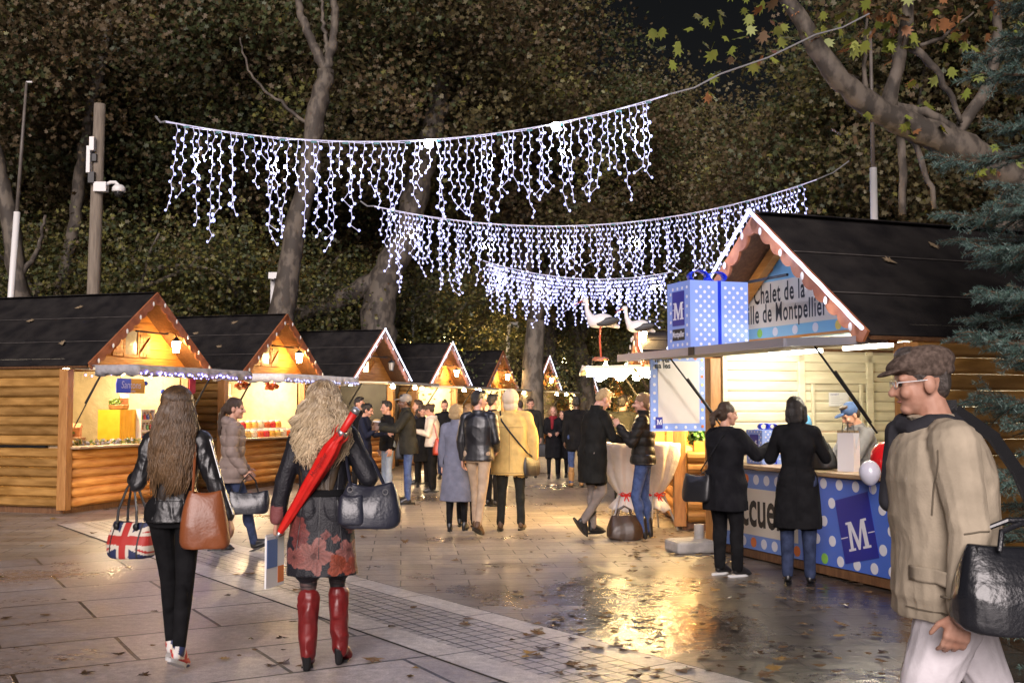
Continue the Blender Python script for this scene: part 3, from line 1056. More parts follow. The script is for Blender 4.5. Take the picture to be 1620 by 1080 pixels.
# back counter ledge, front counter and printed skirt
mb = MB(); mb.b2((.125, .62, .90), (RW - .1, 1.05, .94)); mb.b2((.125, .62, .12), (.16, 1.05, .90)); mb.build('back_ledge', m_white, big, bevel=.005)
mb = MB(); mb.b2((.02, -.10, .945), (RW - .02, .55, .985)); mb.build('counter', m_ctop, big, bevel=.006)
mb = MB(); mb.b2((-.03, -.02, .02), (RW + .03, .06, .10)); mb.build('plinth', m_browned, big)
sk = MB()
y = -.03
X, Z = (1, 0, 0), (0, 0, 1)
split = 1.72
sk.b2((0, y, .11), (split, .02, .93), 2)
sk.b2((split, y, .11), (RW, .02, .93), 0)
sk.b2((0, y - .003, .26), (split - .06, y - .0005, .74), 4)
rr = np.random.default_rng(3)
for i in range(9):
    for j, zz in enumerate((.185, .835)):
        x = .12 + i * .19 + (.06 if j else 0)
        if x < split - .05:
            sk.disc((x, y - .001, zz), X, Z, .052, t=.002, m=1 if (i + j) % 4 else 5)
for j in range(5):
    for i in range(7):
        x, zz = split + .12 + i * .235 + (.12 if j % 2 else 0), .17 + j * .175
        if x < RW - .05 and not (2.28 < x < 2.80 and .2 < zz < .82):
            sk.disc((x, y - .001, zz), X, Z, .050, t=.002, m=1 if (i, j) != (1, 0) else 6)
a = math.radians(14)
Xr, Zr = A(math.cos(a), 0, math.sin(a)), A(-math.sin(a), 0, math.cos(a))
c = A(2.55, y - .0035, .50)
sk.prism([(-.24, -.29), (.24, -.29), (.24, .29), (-.24, .29)], Xr, Zr, c, .003, 3)
sk.prism(serif_m(.26), Xr, Zr, c + A(0, -.002, 0) - Zr * .06, .002, 1)
sk.prism([(-.24, -.066), (-.14, -.066), (-.14, -.057), (-.24, -.057)], Xr, Zr, c + A(0, -.002, 0), .002, 1)
sk.prism([(.15, -.066), (.24, -.066), (.24, -.057), (.15, -.057)], Xr, Zr, c + A(0, -.002, 0), .002, 1)
sk.add(lay(text_vf('accueil', .54, bold=.012, sx=.64, align='LEFT'), X, Z, (.50, y - .0045, .36)), 7)
o = sk.build('counter_front', [m_skirt, m_dot, m_skirt2, m_deep, m_band, m_orange, m_green, m_ink], big)
# gable board with the chalet's name
RSL = (RH - RE) / RM
gb = MB()
def tri(z0, z1, m, y0, t=.02, inset=.05):
    xa, xb = (z0 - RE) / RSL + inset, (z1 - RE) / RSL + inset
    xb = min(xb, RM - .005)
    gb.prism([(xa, z0), (RW - xa, z0), (RW - xb, z1), (xb, z1)], X, Z, (0, y0, 0), t, m)
tri(RE + .03, RH - .12, 0, .02, .02, .04)
tri(RE + .17, RE + .635, 1, -.0005, .0022, .06)
tri(RE + .032, RE + .06, 5, -.0006, .0024, .055)
for x, zz, m in ((1.0, .115, 4), (1.28, .115, 3), (1.62, .115, 3), (1.95, .115, 3), (2.3, .115, 6), (2.6, .115, 2), (1.42, .90, 3), (1.80, .98, 2), (1.58, 1.02, 3), (1.2, .8, 2), (2.05, .80, 2)):
    gb.disc((x, -.0012, RE + zz), X, Z, .046 if zz < .5 else .075, t=.0022, m=m)
gb.add(lay(text_vf('Chalet de la', .27, bold=.005, space=1.12, sx=.60, align='LEFT'), X, Z, (.90, -.0042, RE + .425)), 7)
gb.add(lay(text_vf('Ville de Montpellier', .27, bold=.005, space=1.12, sx=.59, align='LEFT'), X, Z, (.68, -.0042, RE + .225)), 7)
gb.prism([(0, 0), (.17, 0), (.17, .22), (0, .22)], X, Z, (1.98, -.0042, RE + .42), .002, 8)
gb.prism(serif_m(.11), X, Z, (2.065, -.0068, RE + .53), .002, 3)
gb.build('gable_board', [m_cyan, m_band, m_orange, m_dot, m_green, m_amber, mat('yellow print dot', (.8, .6, .1), rough=.5), m_ink, m_skirt2], big)
mb = MB()
for s_ in (-1, 1):
    a, b = A(RM, -.07, RH - .17), A(RM + s_ * RM, -.07, RE - .10)
    mb.bar(a + (b - a) * .05, a + (b - a) * .97, .10, .09, 0, up=(0, 1, 0))
mb.build('gable_rafter', m_amber, big)
# raised hatch
HW0, HW1, HF, HD = .0, RW - .1, 1.02, -.05
mb = MB()
y0, y1 = -.12, -.12 - HF
z0, z1 = RE - .08, RE - .08 + HD
mb.add(([(HW0, y0, z0), (HW1, y0, z0), (HW1, y1, z1), (HW0, y1, z1), (HW0, y0, z0 + .03), (HW1, y0, z0 + .03), (HW1, y1, z1 + .03), (HW0, y1, z1 + .03)],
        [(0, 1, 2, 3), (7, 6, 5, 4), (0, 4, 5, 1), (1, 5, 6, 2), (2, 6, 7, 3), (3, 7, 4, 0)]), 0)
for k in range(4):
    f = (k + .5) / 4
    mb.bar((HW0 + .02, y0 - HF * f, z0 + HD * f - .012), (HW1 - .02, y0 - HF * f, z0 + HD * f - .012), .04, .02, 1)
hatch = mb.build('hatch', [m_alu, m_cream], big)
tr = MB()
tr.bar((HW0, y1 - .012, z1 + .01), (HW1, y1 - .012, z1 + .01), .022, .075, 0)
tr.bar((HW0 - .012, y0, z0 + .01), (HW0 - .012, y1, z1 + .01), .022, .07, 0)
tr.bar((HW1 + .012, y0, z0 + .01), (HW1 + .012, y1, z1 + .01), .022, .07, 0)
tr.b2((1.55, y1 - .03, z1 - .03), (1.66, y1 - .024, z1 + .05), 1)
tr.build('hatch_trim', [mat('anodised trim', (.36, .36, .40), rough=.35, metal=.5), m_black], hatch)
for x in (.30, HW1 - .25):
    st = MB()
    st.tube([(x, -.03, 1.36), (x, y0 - HF * .55, z0 + HD * .5 - .012)], .010, 8)
    st.tube([(x, -.10, 1.45), (x, y0 - HF * .34, z0 + HD * .3 - .25)], .017, 8)
    st.build('gas_strut', m_black, big)
# interior lamp strip (neutral white) under the roof
mb = MB()
for x in (.85, 2.15):
    mb.b2((x - .45, .5, RE - .085), (x + .45, .56, RE - .05))
mb.build('tube_lamp', m_bulbcool, big)
for x in (.85, 2.15):
    l = add_point('tube_glow', (x, .53, RE - .16), 21, (1.0, .90, .72), .08, big)
# outside wall and eave woodwork on the near side are part of the chalet shell already

def RP(x, y, z):
    "point of the big chalet in world space"
    return R_O + R_D * x - R_OUT * y + A(0, 0, z)

def gift_box(loc, rz, w_, d_, h_, label, dot=.02, big_=True):
    r = empty('gift_box', loc, rz, label, 'gift box')
    b = MB()
    b.b2((-w_ / 2, -d_ / 2, 0), (w_ / 2, d_ / 2, h_), 0)
    # dotted faces: front (-y) lighter, sides
    pitch = dot * 3.6
    def dots(o, X, Y, W_, H_, skip=None):
        nx, ny = int(W_ / pitch), int(H_ / (pitch * .5))
        for j in range(ny):
            for i in range(nx + 1):
                x = (i + (.5 if j % 2 else 0)) * pitch + pitch * .25
                z = (j + .5) * pitch * .5 + .01
                if x > W_ - dot or z > H_ - dot or x < dot:
                    continue
                if skip and skip[0] - dot < x < skip[1] + dot and skip[2] - dot < z < skip[3] + dot:
                    continue
                b.disc(A(*o) + A(*X) * x + A(*Y) * z, X, Y, dot * .62, t=.0018, m=1, n=12)
    dots((-w_ / 2, -d_ / 2, 0), (1, 0, 0), (0, 0, 1), w_, h_, (w_ * .47, w_ * .53, 0, h_))
    lg = (d_ * .24, d_ * .76, h_ * .12, h_ * .86)
    dots((-w_ / 2, d_ / 2, 0), (0, -1, 0), (0, 0, 1), d_, h_, lg)
    dots((w_ / 2, -d_ / 2, 0), (0, 1, 0), (0, 0, 1), d_, h_)
    b.build('box_body', [m_bluel, m_dot], r)
    lp = MB()
    o = A(-w_ / 2 - .001, d_ / 2, 0)
    X, Y = A(0, -1, 0), A(0, 0, 1)
    lp.prism([(lg[0], lg[2] + .22 * h_), (lg[1], lg[2] + .22 * h_), (lg[1], lg[3]), (lg[0], lg[3])], X, Y, o, .003, 0)
    lp.prism([(lg[0], lg[2]), (lg[1], lg[2]), (lg[1], lg[2] + .17 * h_), (lg[0], lg[2] + .17 * h_)], X, Y, o, .003, 2)
    c = o + X * d_ / 2 + Y * (h_ * .56) + A(-.0035, 0, 0)
    lp.prism(serif_m(h_ * .26), X, Y, c, .002, 1)
    for q0, q1 in ((-.25, -.15), (.16, .25)):
        lp.prism([(q0 * d_, .02 * h_), (q1 * d_, .02 * h_), (q1 * d_, .03 * h_), (q0 * d_, .03 * h_)], X, Y, c, .002, 1)
    lp.add(lay(text_vf('Montpellier', h_ * .125, bold=.002, sx=.78 * (d_ / .46) * .75 / max(h_ / .68, .01)), X, Y, o + X * d_ / 2 + Y * (lg[2] + .05 * h_) + A(-.0045, 0, 0)), 1)
    lp.build('logo_panel', [m_deep, m_dot, m_ink], r)
    rb = MB()
    rw = w_ * .055
    rb.b2((-rw / 2, -d_ / 2 - .004, -.0), (rw / 2, d_ / 2 + .004, h_ + .004))
    rb.b2((-w_ / 2 - .0, -rw / 2, h_ + .001), (w_ / 2, rw / 2, h_ + .006))
    rb.build('ribbon', m_ribbon, r)
    for s_ in (-1, 1):
        bw = MB()
        n = 14
        for i in range(n):
            a0, a1 = 2 * PI * i / n, 2 * PI * (i + 1) / n
            def q(a):
                return (s_ * w_ * (.16 + .15 * -math.cos(a)), h_ + h_ * (.10 + .085 * math.sin(a)))
            (xa, za), (xb, zb) = q(a0), q(a1)
            bw.add(([(xa, -d_ * .11, za), (xb, -d_ * .11, zb), (xb, d_ * .11, zb), (xa, d_ * .11, za)], [(0, 1, 2, 3)]))
        o2 = bw.build('bow', m_ribbon, r, smooth=True)
        md = o2.modifiers.new('s', 'SOLIDIFY'); md.thickness = .006
    kn = MB(); kn.add(ellipsoid((0, 0, h_ + .035), (w_ * .055, d_ * .10, .035))); kn.build('knot', m_ribbon, r, smooth=True)
    return r

# the large one stands on the raised hatch, turned a little
p = RP(1.16, -.72, RE - .068)
gift_box(p, R_rz + math.radians(90), .66, .46, .66, 'large blue dotted gift box with a logo panel, standing on the raised hatch', dot=.026)
p = RP(.70, .28, .987)
gift_box(p, R_rz + math.radians(90), .34, .30, .36, 'small blue dotted gift box with a bow on the counter, between the two women', dot=.016)

# hanging advertising board at the far end of the hatch
bd = empty('poster_board', RP(.07, -.46, 0), R_rz + math.radians(90), 'blank board with a blue dotted border hanging under the far end of the hatch', 'notice board')
bx = MB()
BW, BH, BZ = .68, .84, 1.325
bx.b2((-BW / 2, -.012, BZ), (BW / 2, .012, BZ + BH), 0)
bx.build('frame', [m_bluel], bd)
bp_ = MB(); bp_.b2((-BW / 2 + .09, -.0155, BZ + .085), (BW / 2 - .075, -.0125, BZ + BH - .07)); bp_.build('sheet', [mat('plain poster sheet', (.66, .60, .58), (.72, .66, .62), rough=.35, scale=2)], bd)
dt = MB()
cols = [0, 0, 0]
for i in range(9):
    dt.disc((-BW / 2 + .045, -.0135, BZ + .05 + i * .092), (1, 0, 0), (0, 0, 1), .017, t=.002, m=0)
    dt.disc((BW / 2 - .037, -.0135, BZ + .05 + i * .092), (1, 0, 0), (0, 0, 1), .017, t=.002, m=[1, 0, 2][i % 3])
for i in range(4):
    dt.disc((-BW / 2 + .19 + i * .12, -.0135, BZ + .042), (1, 0, 0), (0, 0, 1), .017, t=.002, m=0)
    dt.disc((-BW / 2 + .26 + i * .10, -.0135, BZ + BH - .035), (1, 0, 0), (0, 0, 1), .019, t=.002, m=[1, 2, 0, 1][i])
dt.build('border_dot', [m_dot, m_orange, mat('pale yellow dot', (.8, .68, .3), rough=.5)], bd)['kind'] = 'stuff'
tx = MB()
lo2 = MB()
lo2.prism([(0, 0), (.085, 0), (.085, .125), (0, .125)], (1, 0, 0), (0, 0, 1), (-BW / 2 + .055, -.0165, BZ + .03), .003, 1)
lo2.prism(serif_m(.055), (1, 0, 0), (0, 0, 1), (-BW / 2 + .0975, -.0205, BZ + .10), .002, 2)
tx.add(lay(text_vf('hi ver\nna les', .085, bold=.003, align='LEFT', line=.75), (1, 0, 0), (0, 0, 1), (-BW / 2 + .05, -.0195, BZ + BH - .085)), 0)
tx.build('lettering', [m_ink], bd)
lo2.build('logo_panel', [m_ink, m_deep, m_dot], bd)
hk = MB()
for x in (-BW / 2 + .05, BW / 2 - .05):
    hk.tube([(x, 0, BZ + BH - .01), (x, 0, 2.2)], .004, 5)
hk.build('hook', m_black, bd)

# ------------------------------------------------------------------ amber chalet behind it, its lamps and storks
C2_O = A(2.30, 17.30, 0)
C2_D = nrm(A(-.05, -1.0, 0))
C2_rz = math.atan2(C2_D[1], C2_D[0])
C2_OUT = A(C2_D[1], -C2_D[0], 0)
c2 = chalet(C2_O, C2_rz, 'amber log chalet with rows of warm bulbs under its hatch, behind the large one', LG,
            wall_tone=m_amber, inside=130, lampw=10, flap=1.15, open_side=True, fringe=None, roof_h=2.66, eave=2.22, gable=False, glow=(1.0, .60, .18), inner=m_amber)
def C2P(x, y, z):
    return C2_O + C2_D * x - C2_OUT * y + A(0, 0, z)
# warm globe bulbs hanging below the hatch
gar = empty('festoon_lights', C2P(0, 0, 0), C2_rz, 'warm globe bulbs hanging in a bunch under the hatch of the amber chalet', 'string lights')
rr = np.random.default_rng(21)
cable = MB()
cable.tube([(.1, -.9, 2.19), (1.5, -.85, 2.17), (3.0, -.9, 2.19)], .006, 5)
cable.tube([(.1, -.35, 2.2), (1.5, -.4, 2.18), (3.0, -.35, 2.2)], .006, 5)
cable.build('cable', m_black, gar)
for i in range(17):
    x = .15 + 2.85 * i / 16
    y = [-.92, -.62, -.36, -.18][i % 4]
    z = 2.10 - .06 * rr.random()
    b = MB()
    b.lathe([(.012, .10), (.016, .085), (.02, .06), (.052, .03), (.062, 0), (.05, -.04), (.02, -.06)], (x, y, z), 10)
    b.build('bulb', m_globe, gar, smooth=True)
tl = empty('tube_light', C2P(3.0, -1.0, 2.06), C2_rz, 'white rectangular lamp hanging from the outer edge of the amber hatch', 'lamp')
for k in range(2):
    mb = MB(); mb.b2((-.02, -.17 + k * .20, -.07), (.02, .0 + k * .20, .07)); mb.build('lamp_panel', m_bulbcool, tl)
mb = MB(); mb.tube([(0, -.1, .07), (0, -.1, .16)], .006); mb.tube([(0, .1, .07), (0, .1, .16)], .006); mb.build('hanger', m_black, tl)

def stork(loc, rz, label, sc=1.0, tilt=0.0):
    r = empty('stork_statue', loc, rz, label, 'statue')
    k = sc
    Rt = roty(-tilt)
    pr = [ellipsoid((0, 0, .62 * k), (.22 * k, .125 * k, .12 * k), roty(.16)), capsule((-.12 * k, 0, .60 * k), (-.30 * k, 0, .52 * k), .085 * k, .03 * k),
          capsule((.16 * k, 0, .66 * k), (.22 * k, 0, .80 * k), .07 * k, .04 * k), capsule((.22 * k, 0, .80 * k), (.23 * k, 0, .93 * k), .04 * k, .034 * k),
          ellipsoid((.25 * k, 0, .965 * k), (.062 * k, .042 * k, .045 * k))]
    blob('body', pr, .012, mat('white plaster', (.72, .69, .66), (.78, .75, .73), rough=.55, scale=12), r, smooth=4)
    for s_ in (-1, 1):
        wv = [ellipsoid((-.12 * k, s_ * .10 * k, .60 * k), (.21 * k, .028 * k, .075 * k), roty(.22))]
        blob('wing', wv, .012, mat('black plumage paint', (.015, .015, .017), rough=.5), r, smooth=2)
    mb = MB(); mb.add(capsule((.29 * k, 0, .958 * k), (.43 * k, 0, .88 * k), .02 * k, .005 * k, 8)); mb.build('beak', mat('dark red paint', (.25, .03, .025), rough=.4), r, smooth=True)
    for s_ in (-1, 1):
        mb = MB()
        mb.tube([(.0, s_ * .055 * k, .53 * k), (.01 * k, s_ * .06 * k, .28 * k), (-.01 * k, s_ * .06 * k, .02 * k)], [.014 * k, .012 * k, .011 * k], 7)
        mb.tube([(-.03 * k, s_ * .06 * k, .01 * k), (.10 * k, s_ * .065 * k, .008 * k)], .011 * k, 6)
        mb.build('leg', mat('red leg paint', (.55, .10, .04), rough=.45), r)
    mb = MB(); mb.lathe([(.14 * k, -.03), (.13 * k, .0), (.09 * k, .015)], (0, 0, 0), 14); mb.build('base', m_barge, r)
    mb = MB(); mb.add(ellipsoid((.285 * k, -.036 * k, .975 * k), (.008 * k, .006 * k, .008 * k))); mb.add(ellipsoid((.285 * k, .036 * k, .975 * k), (.008 * k, .006 * k, .008 * k))); mb.build('eye', m_ink, r)
    return r
ps = C2P(2.75, -.98, 2.29)
stork(at(950, 572, 14.45) * A(1, 1, 0) + A(0, 0, 2.235), math.radians(180), 'white stork statue with black wings, standing upright on the lit hatch', .80)
stork(at(1010, 572, 14.75) * A(1, 1, 0) + A(0, 0, 2.235), math.radians(176), 'second stork statue, lower and nearer the gift box, red beak towards the other stork', .72)

# flower box and red poster on the open side of the amber chalet
fb = empty('flower_box', C2P(3.06, .75, 1.0), C2_rz, 'window box of green and red plants on the amber log wall', 'flower box')
mb = MB(); mb.b2((-.09, -.55, .0), (.09, .55, .15)); mb.build('box', m_amber, fb, bevel=.006)
rr = np.random.default_rng(4)
def leaf_ball(n, c, r, size, rg):
    P = rg.normal(size=(n, 3)); P /= np.linalg.norm(P, axis=1)[:, None]
    P = P * (rg.random(n) ** .4)[:, None] * np.asarray(r) + np.asarray(c)
    return leaf_quads(P, size, rg)
def leaf_quads(P, size, rg, flat=0.0):
    n = len(P)
    d = rg.normal(size=(n, 3)); d[:, 2] *= (1 - flat); d /= np.linalg.norm(d, axis=1)[:, None]
    e = rg.normal(size=(n, 3)); e -= d * (e * d).sum(1)[:, None]; e /= np.linalg.norm(e, axis=1)[:, None]
    nn = np.cross(d, e)
    s = (np.asarray(size) * (0.6 + 0.8 * rg.random(n)))[:, None]
    V = np.stack([P - d * s * .5, P + e * s * .42 + nn * s * .08, P + d * s * .6, P - e * s * .42 + nn * s * .08], 1).reshape(-1, 3)
    F_ = np.arange(4 * n).reshape(-1, 4)
    return V, F_
def fast_mesh(name, V, Q, mi=None):
    me = bpy.data.meshes.new(name)
    me.vertices.add(len(V)); me.vertices.foreach_set('co', np.asarray(V, np.float32).ravel())
    k = Q.shape[1]
    me.loops.add(Q.size); me.loops.foreach_set('vertex_index', Q.astype(np.int32).ravel())
    me.polygons.add(len(Q)); me.polygons.foreach_set('loop_start', (np.arange(len(Q)) * k).astype(np.int32))
    if mi is not None:
        me.polygons.foreach_set('material_index', np.asarray(mi, np.int32))
    me.update(calc_edges=True)
    return me
VV = [leaf_ball(160, (rr.normal() * .02, -.5 + i * .16, .20), (.12, .13, .14), .07, rr) for i in range(7)]
V = np.vstack([v for v, _ in VV]); Q = np.arange(len(V)).reshape(-1, 4)
mi = np.where(((V[::4, 1] > -.1) & (rr.random(len(Q)) < .55)), 1, 0)
new_obj('foliage', fast_mesh('foliage', V, Q, mi), [mat('fir green', (.03, .11, .02), (.05, .16, .03), rough=.6, scale=20), mat('red petals', (.5, .02, .02), rough=.6)], fb)
ps_ = empty('price_poster', C2P(3.07, .95, 1.28), C2_rz, 'red and pink price poster hanging in the open side of the amber chalet', 'poster')
mb = MB(); mb.b2((-.008, -.28, 0), (.008, .28, .42), 0)
for i in range(5):
    mb.b2((.0082, -.22, .06 + i * .065), (.0095, .05 + .15 * ((i * 7) % 3) / 3, .085 + i * .065), 1)
mb.build('sheet', [mat('red poster print', (.55, .10, .08), rough=.5), mat('pale poster print', (.75, .5, .4), rough=.5)], ps_)
wl = MB()
for k in range(3):
    wl.lathe([(.03, .12), (.05, .08), (.05, -.08), (.03, -.12)], (3.34, .50, 1.40 + .30 * k), 10)
o = wl.build('side_lamp', m_globe, c2)

# dim chalets farther along the right side of the lane
for k, (x, y, lab) in enumerate([(5.6, 60.0, 'small dim chalet far off below the bulbs, the left one of two'), (8.6, 62.0, 'small dim chalet far off below the bulbs, the right one of two')]):
    chalet(A(x, y, 0), math.atan2(-.98, .2), lab, LG, inside=14, lamp='off', flap=0.9)
# ------------------------------------------------------------------ people
def cloth(name, c, rough=0.9, bump=0.35, var=0.3, scale=9, bscale=120, spec=0.12, sheen=0.0):
    c2 = tuple(min(1, x * (1 + var) + .004) for x in c)
    return mat(name, c, c2, rough=rough, scale=scale, bump=bump, bscale=bscale, spec=spec, bdist=0.004, sheen=sheen)

SKIN = mat('skin', (.46, .235, .16), (.57, .32, .23), rough=.55, scale=22, bump=.25, bscale=260, bdist=.003)
SKIN_D = mat('brown skin', (.10, .05, .03), (.14, .07, .045), rough=.45, scale=14)
m_eye = mat('eye dark', (.02, .015, .012), rough=.2)
m_lip = mat('lips', (.36, .15, .12), rough=.6)

def dirv(v):
    return nrm(A(*v))

def hand_prims(w, f, n, l, k, curl):
    "palm and five bent fingers: w wrist, f along the hand, n out of the palm, l towards the thumb"
    pr = []
    palm0, palm1 = w + f * .012 * k, w + f * .078 * k
    for o in (-.026, -.009, .009, .026):
        pr.append(capsule(palm0 + l * o * .7 * k, palm1 + l * o * 1.12 * k, .015 * k, .0145 * k, 8, caps=2))
    Ls = (.060, .076, .083, .074)
    for i, o in enumerate((-.031, -.0105, .0105, .031)):
        p = palm1 + l * o * k
        L = Ls[i] * k
        a = 0.0
        for j, (fr, c) in enumerate(((.45, .75), (.32, 1.0), (.25, .8))):
            a += curl * c * (1.0 + .08 * (1.5 - i))
            d = f * math.cos(a) + n * math.sin(a) + l * (o * 1.6)
            q = p + nrm(d) * L * fr
            pr.append(capsule(p, q, (.0092 - .0008 * j) * k, (.0086 - .0008 * j) * k, 8, caps=2))
            p = q
    p = w + f * .022 * k + l * .024 * k
    d = nrm(f * .62 + l * .70 + n * .25)
    q = p + d * .045 * k
    pr.append(capsule(p, q, .0135 * k, .011 * k, 8, caps=2))
    d = nrm(f * .85 + l * .25 + n * (.25 + curl * .4))
    pr.append(capsule(q, q + d * .042 * k, .0105 * k, .0085 * k, 8, caps=2))
    return pr

def person(label, loc, head, H=1.70, *, fem=False, lean=0.0, side=0.0, hyaw=0.0, hpitch=0.0, armL=None, armR=None, legL=None, legR=None,
           coat=None, trouser=None, shoe=None, hair=None, skin=None, vox=0.0075, group=None, build_=1.0, cutl=None, hands=(.45, .45),
           fold=1.0, cap=None, scarf=None, seed=0, boot=None, face=True, hk=1.0):
    """coat = dict(mat, hem, flare, thick, neck('collar'|'hood'|'high'), quilt); every height is for a 1.75 m figure"""
    k = H / 1.75
    r = empty('person', loc, head, label, 'person', group)
    skin = skin or SKIN
    bw = build_
    sh = (.165 if fem else .185) * bw                      # half shoulder width
    legL = legL or ((-.03, .02, -1), (0, -.02, -1), (-.1, 1, 0))
    legR = legR or ((.03, .02, -1), (0, -.02, -1), (.1, 1, 0))
    armL = armL or ((-.14, -.03, -1), (-.02, .16, -1))
    armR = armR or ((.14, -.03, -1), (.02, .16, -1))
    TH, SH = .435 * k, .425 * k
    J = {}
    zmin = 0
    for s_, leg in ((-1, legL), (1, legR)):
        hip = A(s_ * .088 * bw, 0, 0) * k
        kn = hip + dirv(leg[0]) * TH
        an = kn + dirv(leg[1]) * SH
        fd = dirv(leg[2])
        fu = nrm(A(0, 0, 1) - fd * fd[2])
        heel, toe = an - fd * .055 * k - fu * .085 * k, an + fd * .185 * k - fu * .085 * k
        J[s_] = [hip, kn, an, fd, fu, heel, toe]
        zmin = min(zmin, heel[2], toe[2])
    off = A(0, 0, -zmin)
    for s_ in (-1, 1):
        for i in (0, 1, 2, 5, 6):
            J[s_][i] = J[s_][i] + off
    hz = -zmin
    base = .945 * k                                         # nominal hip height
    R = rotx(-lean) @ roty(side)
    def T(x, y, z):
        "torso point, z for a 1.75 m figure measured from the ground of a standing one"
        return A(0, 0, hz) + R @ (A(x * bw if abs(x) < .3 else x, y * bw, z - .945) * k)
    sh_z = 1.43
    shL, shR = T(-sh / bw, 0, sh_z - .015), T(sh / bw, 0, sh_z - .015)
    UA, FA = .285 * k, .25 * k
    arms = {}
    for s_, S0, a in ((-1, shL, armL), (1, shR, armR)):
        el = S0 + dirv(a[0]) * UA
        wr = el + dirv(a[1]) * FA
        hd = dirv(a[2]) if len(a) > 2 and a[2] is not None else dirv(a[1])
        inward = A(-s_, 0, 0) if len(a) < 4 else dirv(a[3])
        n = nrm(inward - hd * (inward @ hd))
        l = np.cross(hd, n) * (1 if s_ < 0 else -1)
        if l[1] < 0 and abs(hd[2]) > .5:
            l = -l
        arms[s_] = (S0, el, wr, hd, n, l)
    # head
    nb = T(0, -.012, 1.475)
    hl = R @ rotx(-hpitch) if False else R
    HR = rotz(hyaw) @ rotx(-hpitch)
    hc = T(0, .022, 1.50) + HR @ A(0, .0, .128 * k * hk)
    def Hd(x, y, z):
        return hc + HR @ (A(x, y, z) * k * hk)
    def Hr(v):
        return A(*v) * k * hk
    # ---- body: one continuous skin
    pr = [ellipsoid(Hd(0, -.012, .030), Hr((.074, .093, .092)), HR), ellipsoid(Hd(0, .022, -.032), Hr((.060, .070, .083)), HR),
          ellipsoid(Hd(0, .058, -.094), Hr((.030, .026, .022)), HR), capsule(Hd(0, .086, .004), Hd(0, .108, -.034), .009 * k, .0145 * k, 8),
          capsule(Hd(-.034, .076, .017), Hd(.034, .076, .017), .0145 * k, .0145 * k, 8), capsule(Hd(-.038, .066, -.035), Hd(-.03, .06, -.03), .024 * k, .024 * k, 8),
          capsule(Hd(.038, .066, -.035), Hd(.03, .06, -.03), .024 * k, .024 * k, 8),
          ellipsoid(Hd(-.076, -.008, -.012), Hr((.011, .022, .033)), HR), ellipsoid(Hd(.076, -.008, -.012), Hr((.011, .022, .033)), HR),
          capsule(nb - (nb - hc) * -.15, Hd(0, -.02, -.06), .060 * k * (.88 if fem else 1), .052 * k * (.88 if fem else 1), 12)]
    tor = [(.93, .135, .085), (1.05, .115, .075), (1.2, .13, .085), (1.33, .15, .09), (1.41, .12, .07), (1.46, .06, .055)]
    pr.append(loft([(T(0, 0, z), a * k * bw, b * k * bw, R[:, 0], R[:, 1]) for z, a, b in tor], 16))
    for s_ in (-1, 1):
        S0, el, wr, hd, n, l = arms[s_]
        pr += [capsule(S0, el, .038 * k, .032 * k, 10), capsule(el, wr, .032 * k, .024 * k, 10)]
        pr += hand_prims(wr, hd, n, l, k * (.94 if fem else 1.02), hands[0 if s_ < 0 else 1])
        hip, kn, an, fd, fu, heel, toe = J[s_]
        pr += [capsule(hip + A(0, 0, .02), kn, .062 * k, .043 * k, 12), capsule(kn, an, .043 * k, .028 * k, 12), capsule(an, an - fu * .03 * k, .028 * k, .026 * k, 8)]
    blob('body', pr, min(vox, .0065), skin, r, smooth=2)
    # face details
    if face:
        for s_ in (-1, 1):
            mb = MB(); mb.add(ellipsoid(Hd(s_ * .031, .0835, -.004), Hr((.013, .0065, .0065)), HR, 10, 6)); mb.build('eye', m_eye, r, smooth=True)
        mb = MB(); mb.add(ellipsoid(Hd(0, .0850, -.066), Hr((.020, .0075, .0045)), HR, 10, 6)); mb.build('mouth', m_lip, r, smooth=True)
    # ---- legs
    if trouser:
        tm = trouser['mat']
        wd = trouser.get('w', 1.0)
        pr = []
        for s_ in (-1, 1):
            hip, kn, an, fd, fu, heel, toe = J[s_]
            pr += [capsule(hip + A(0, -.01, .0), kn, .086 * k * wd * bw, .060 * k * wd, 14), capsule(kn, an + (kn - an) * trouser.get('short', .02), .060 * k * wd, (.047 * wd if not trouser.get('slim') else .040) * k, 14)]
            cm = kn + (an - kn) * .3 - J[s_][3] * .022 * k
            if shoe and shoe.get('boot', 0) > .6:
                pr[-1] = capsule(kn, kn + (an - kn) * .35, .056 * k * wd, .040 * k, 14)
                pr.append(capsule(kn, kn + (an - kn) * .95, .03 * k, .025 * k, 10))
            else:
                pr.append(ellipsoid(cm, A(.046, .05, .11) * k * (wd if not trouser.get('slim') else 1)))
            pr.append(ellipsoid(hip + A(s_ * .008 * k, -.038 * k, .01 * k), A(.090, .086, .11) * k * bw))
        pr.append(loft([(T(0, -.005, z), a * k * bw, b * k * bw, R[:, 0], R[:, 1]) for z, a, b in ((.86, .155, .10), (.93, .172, .115), (1.0, .158, .105), (1.06, .14, .095))], 18))
        blob('trousers', pr, vox, tm, r, smooth=3, wr=.007 * fold * k * trouser.get('wr', 1.0), wf=17, seed=seed + 3)
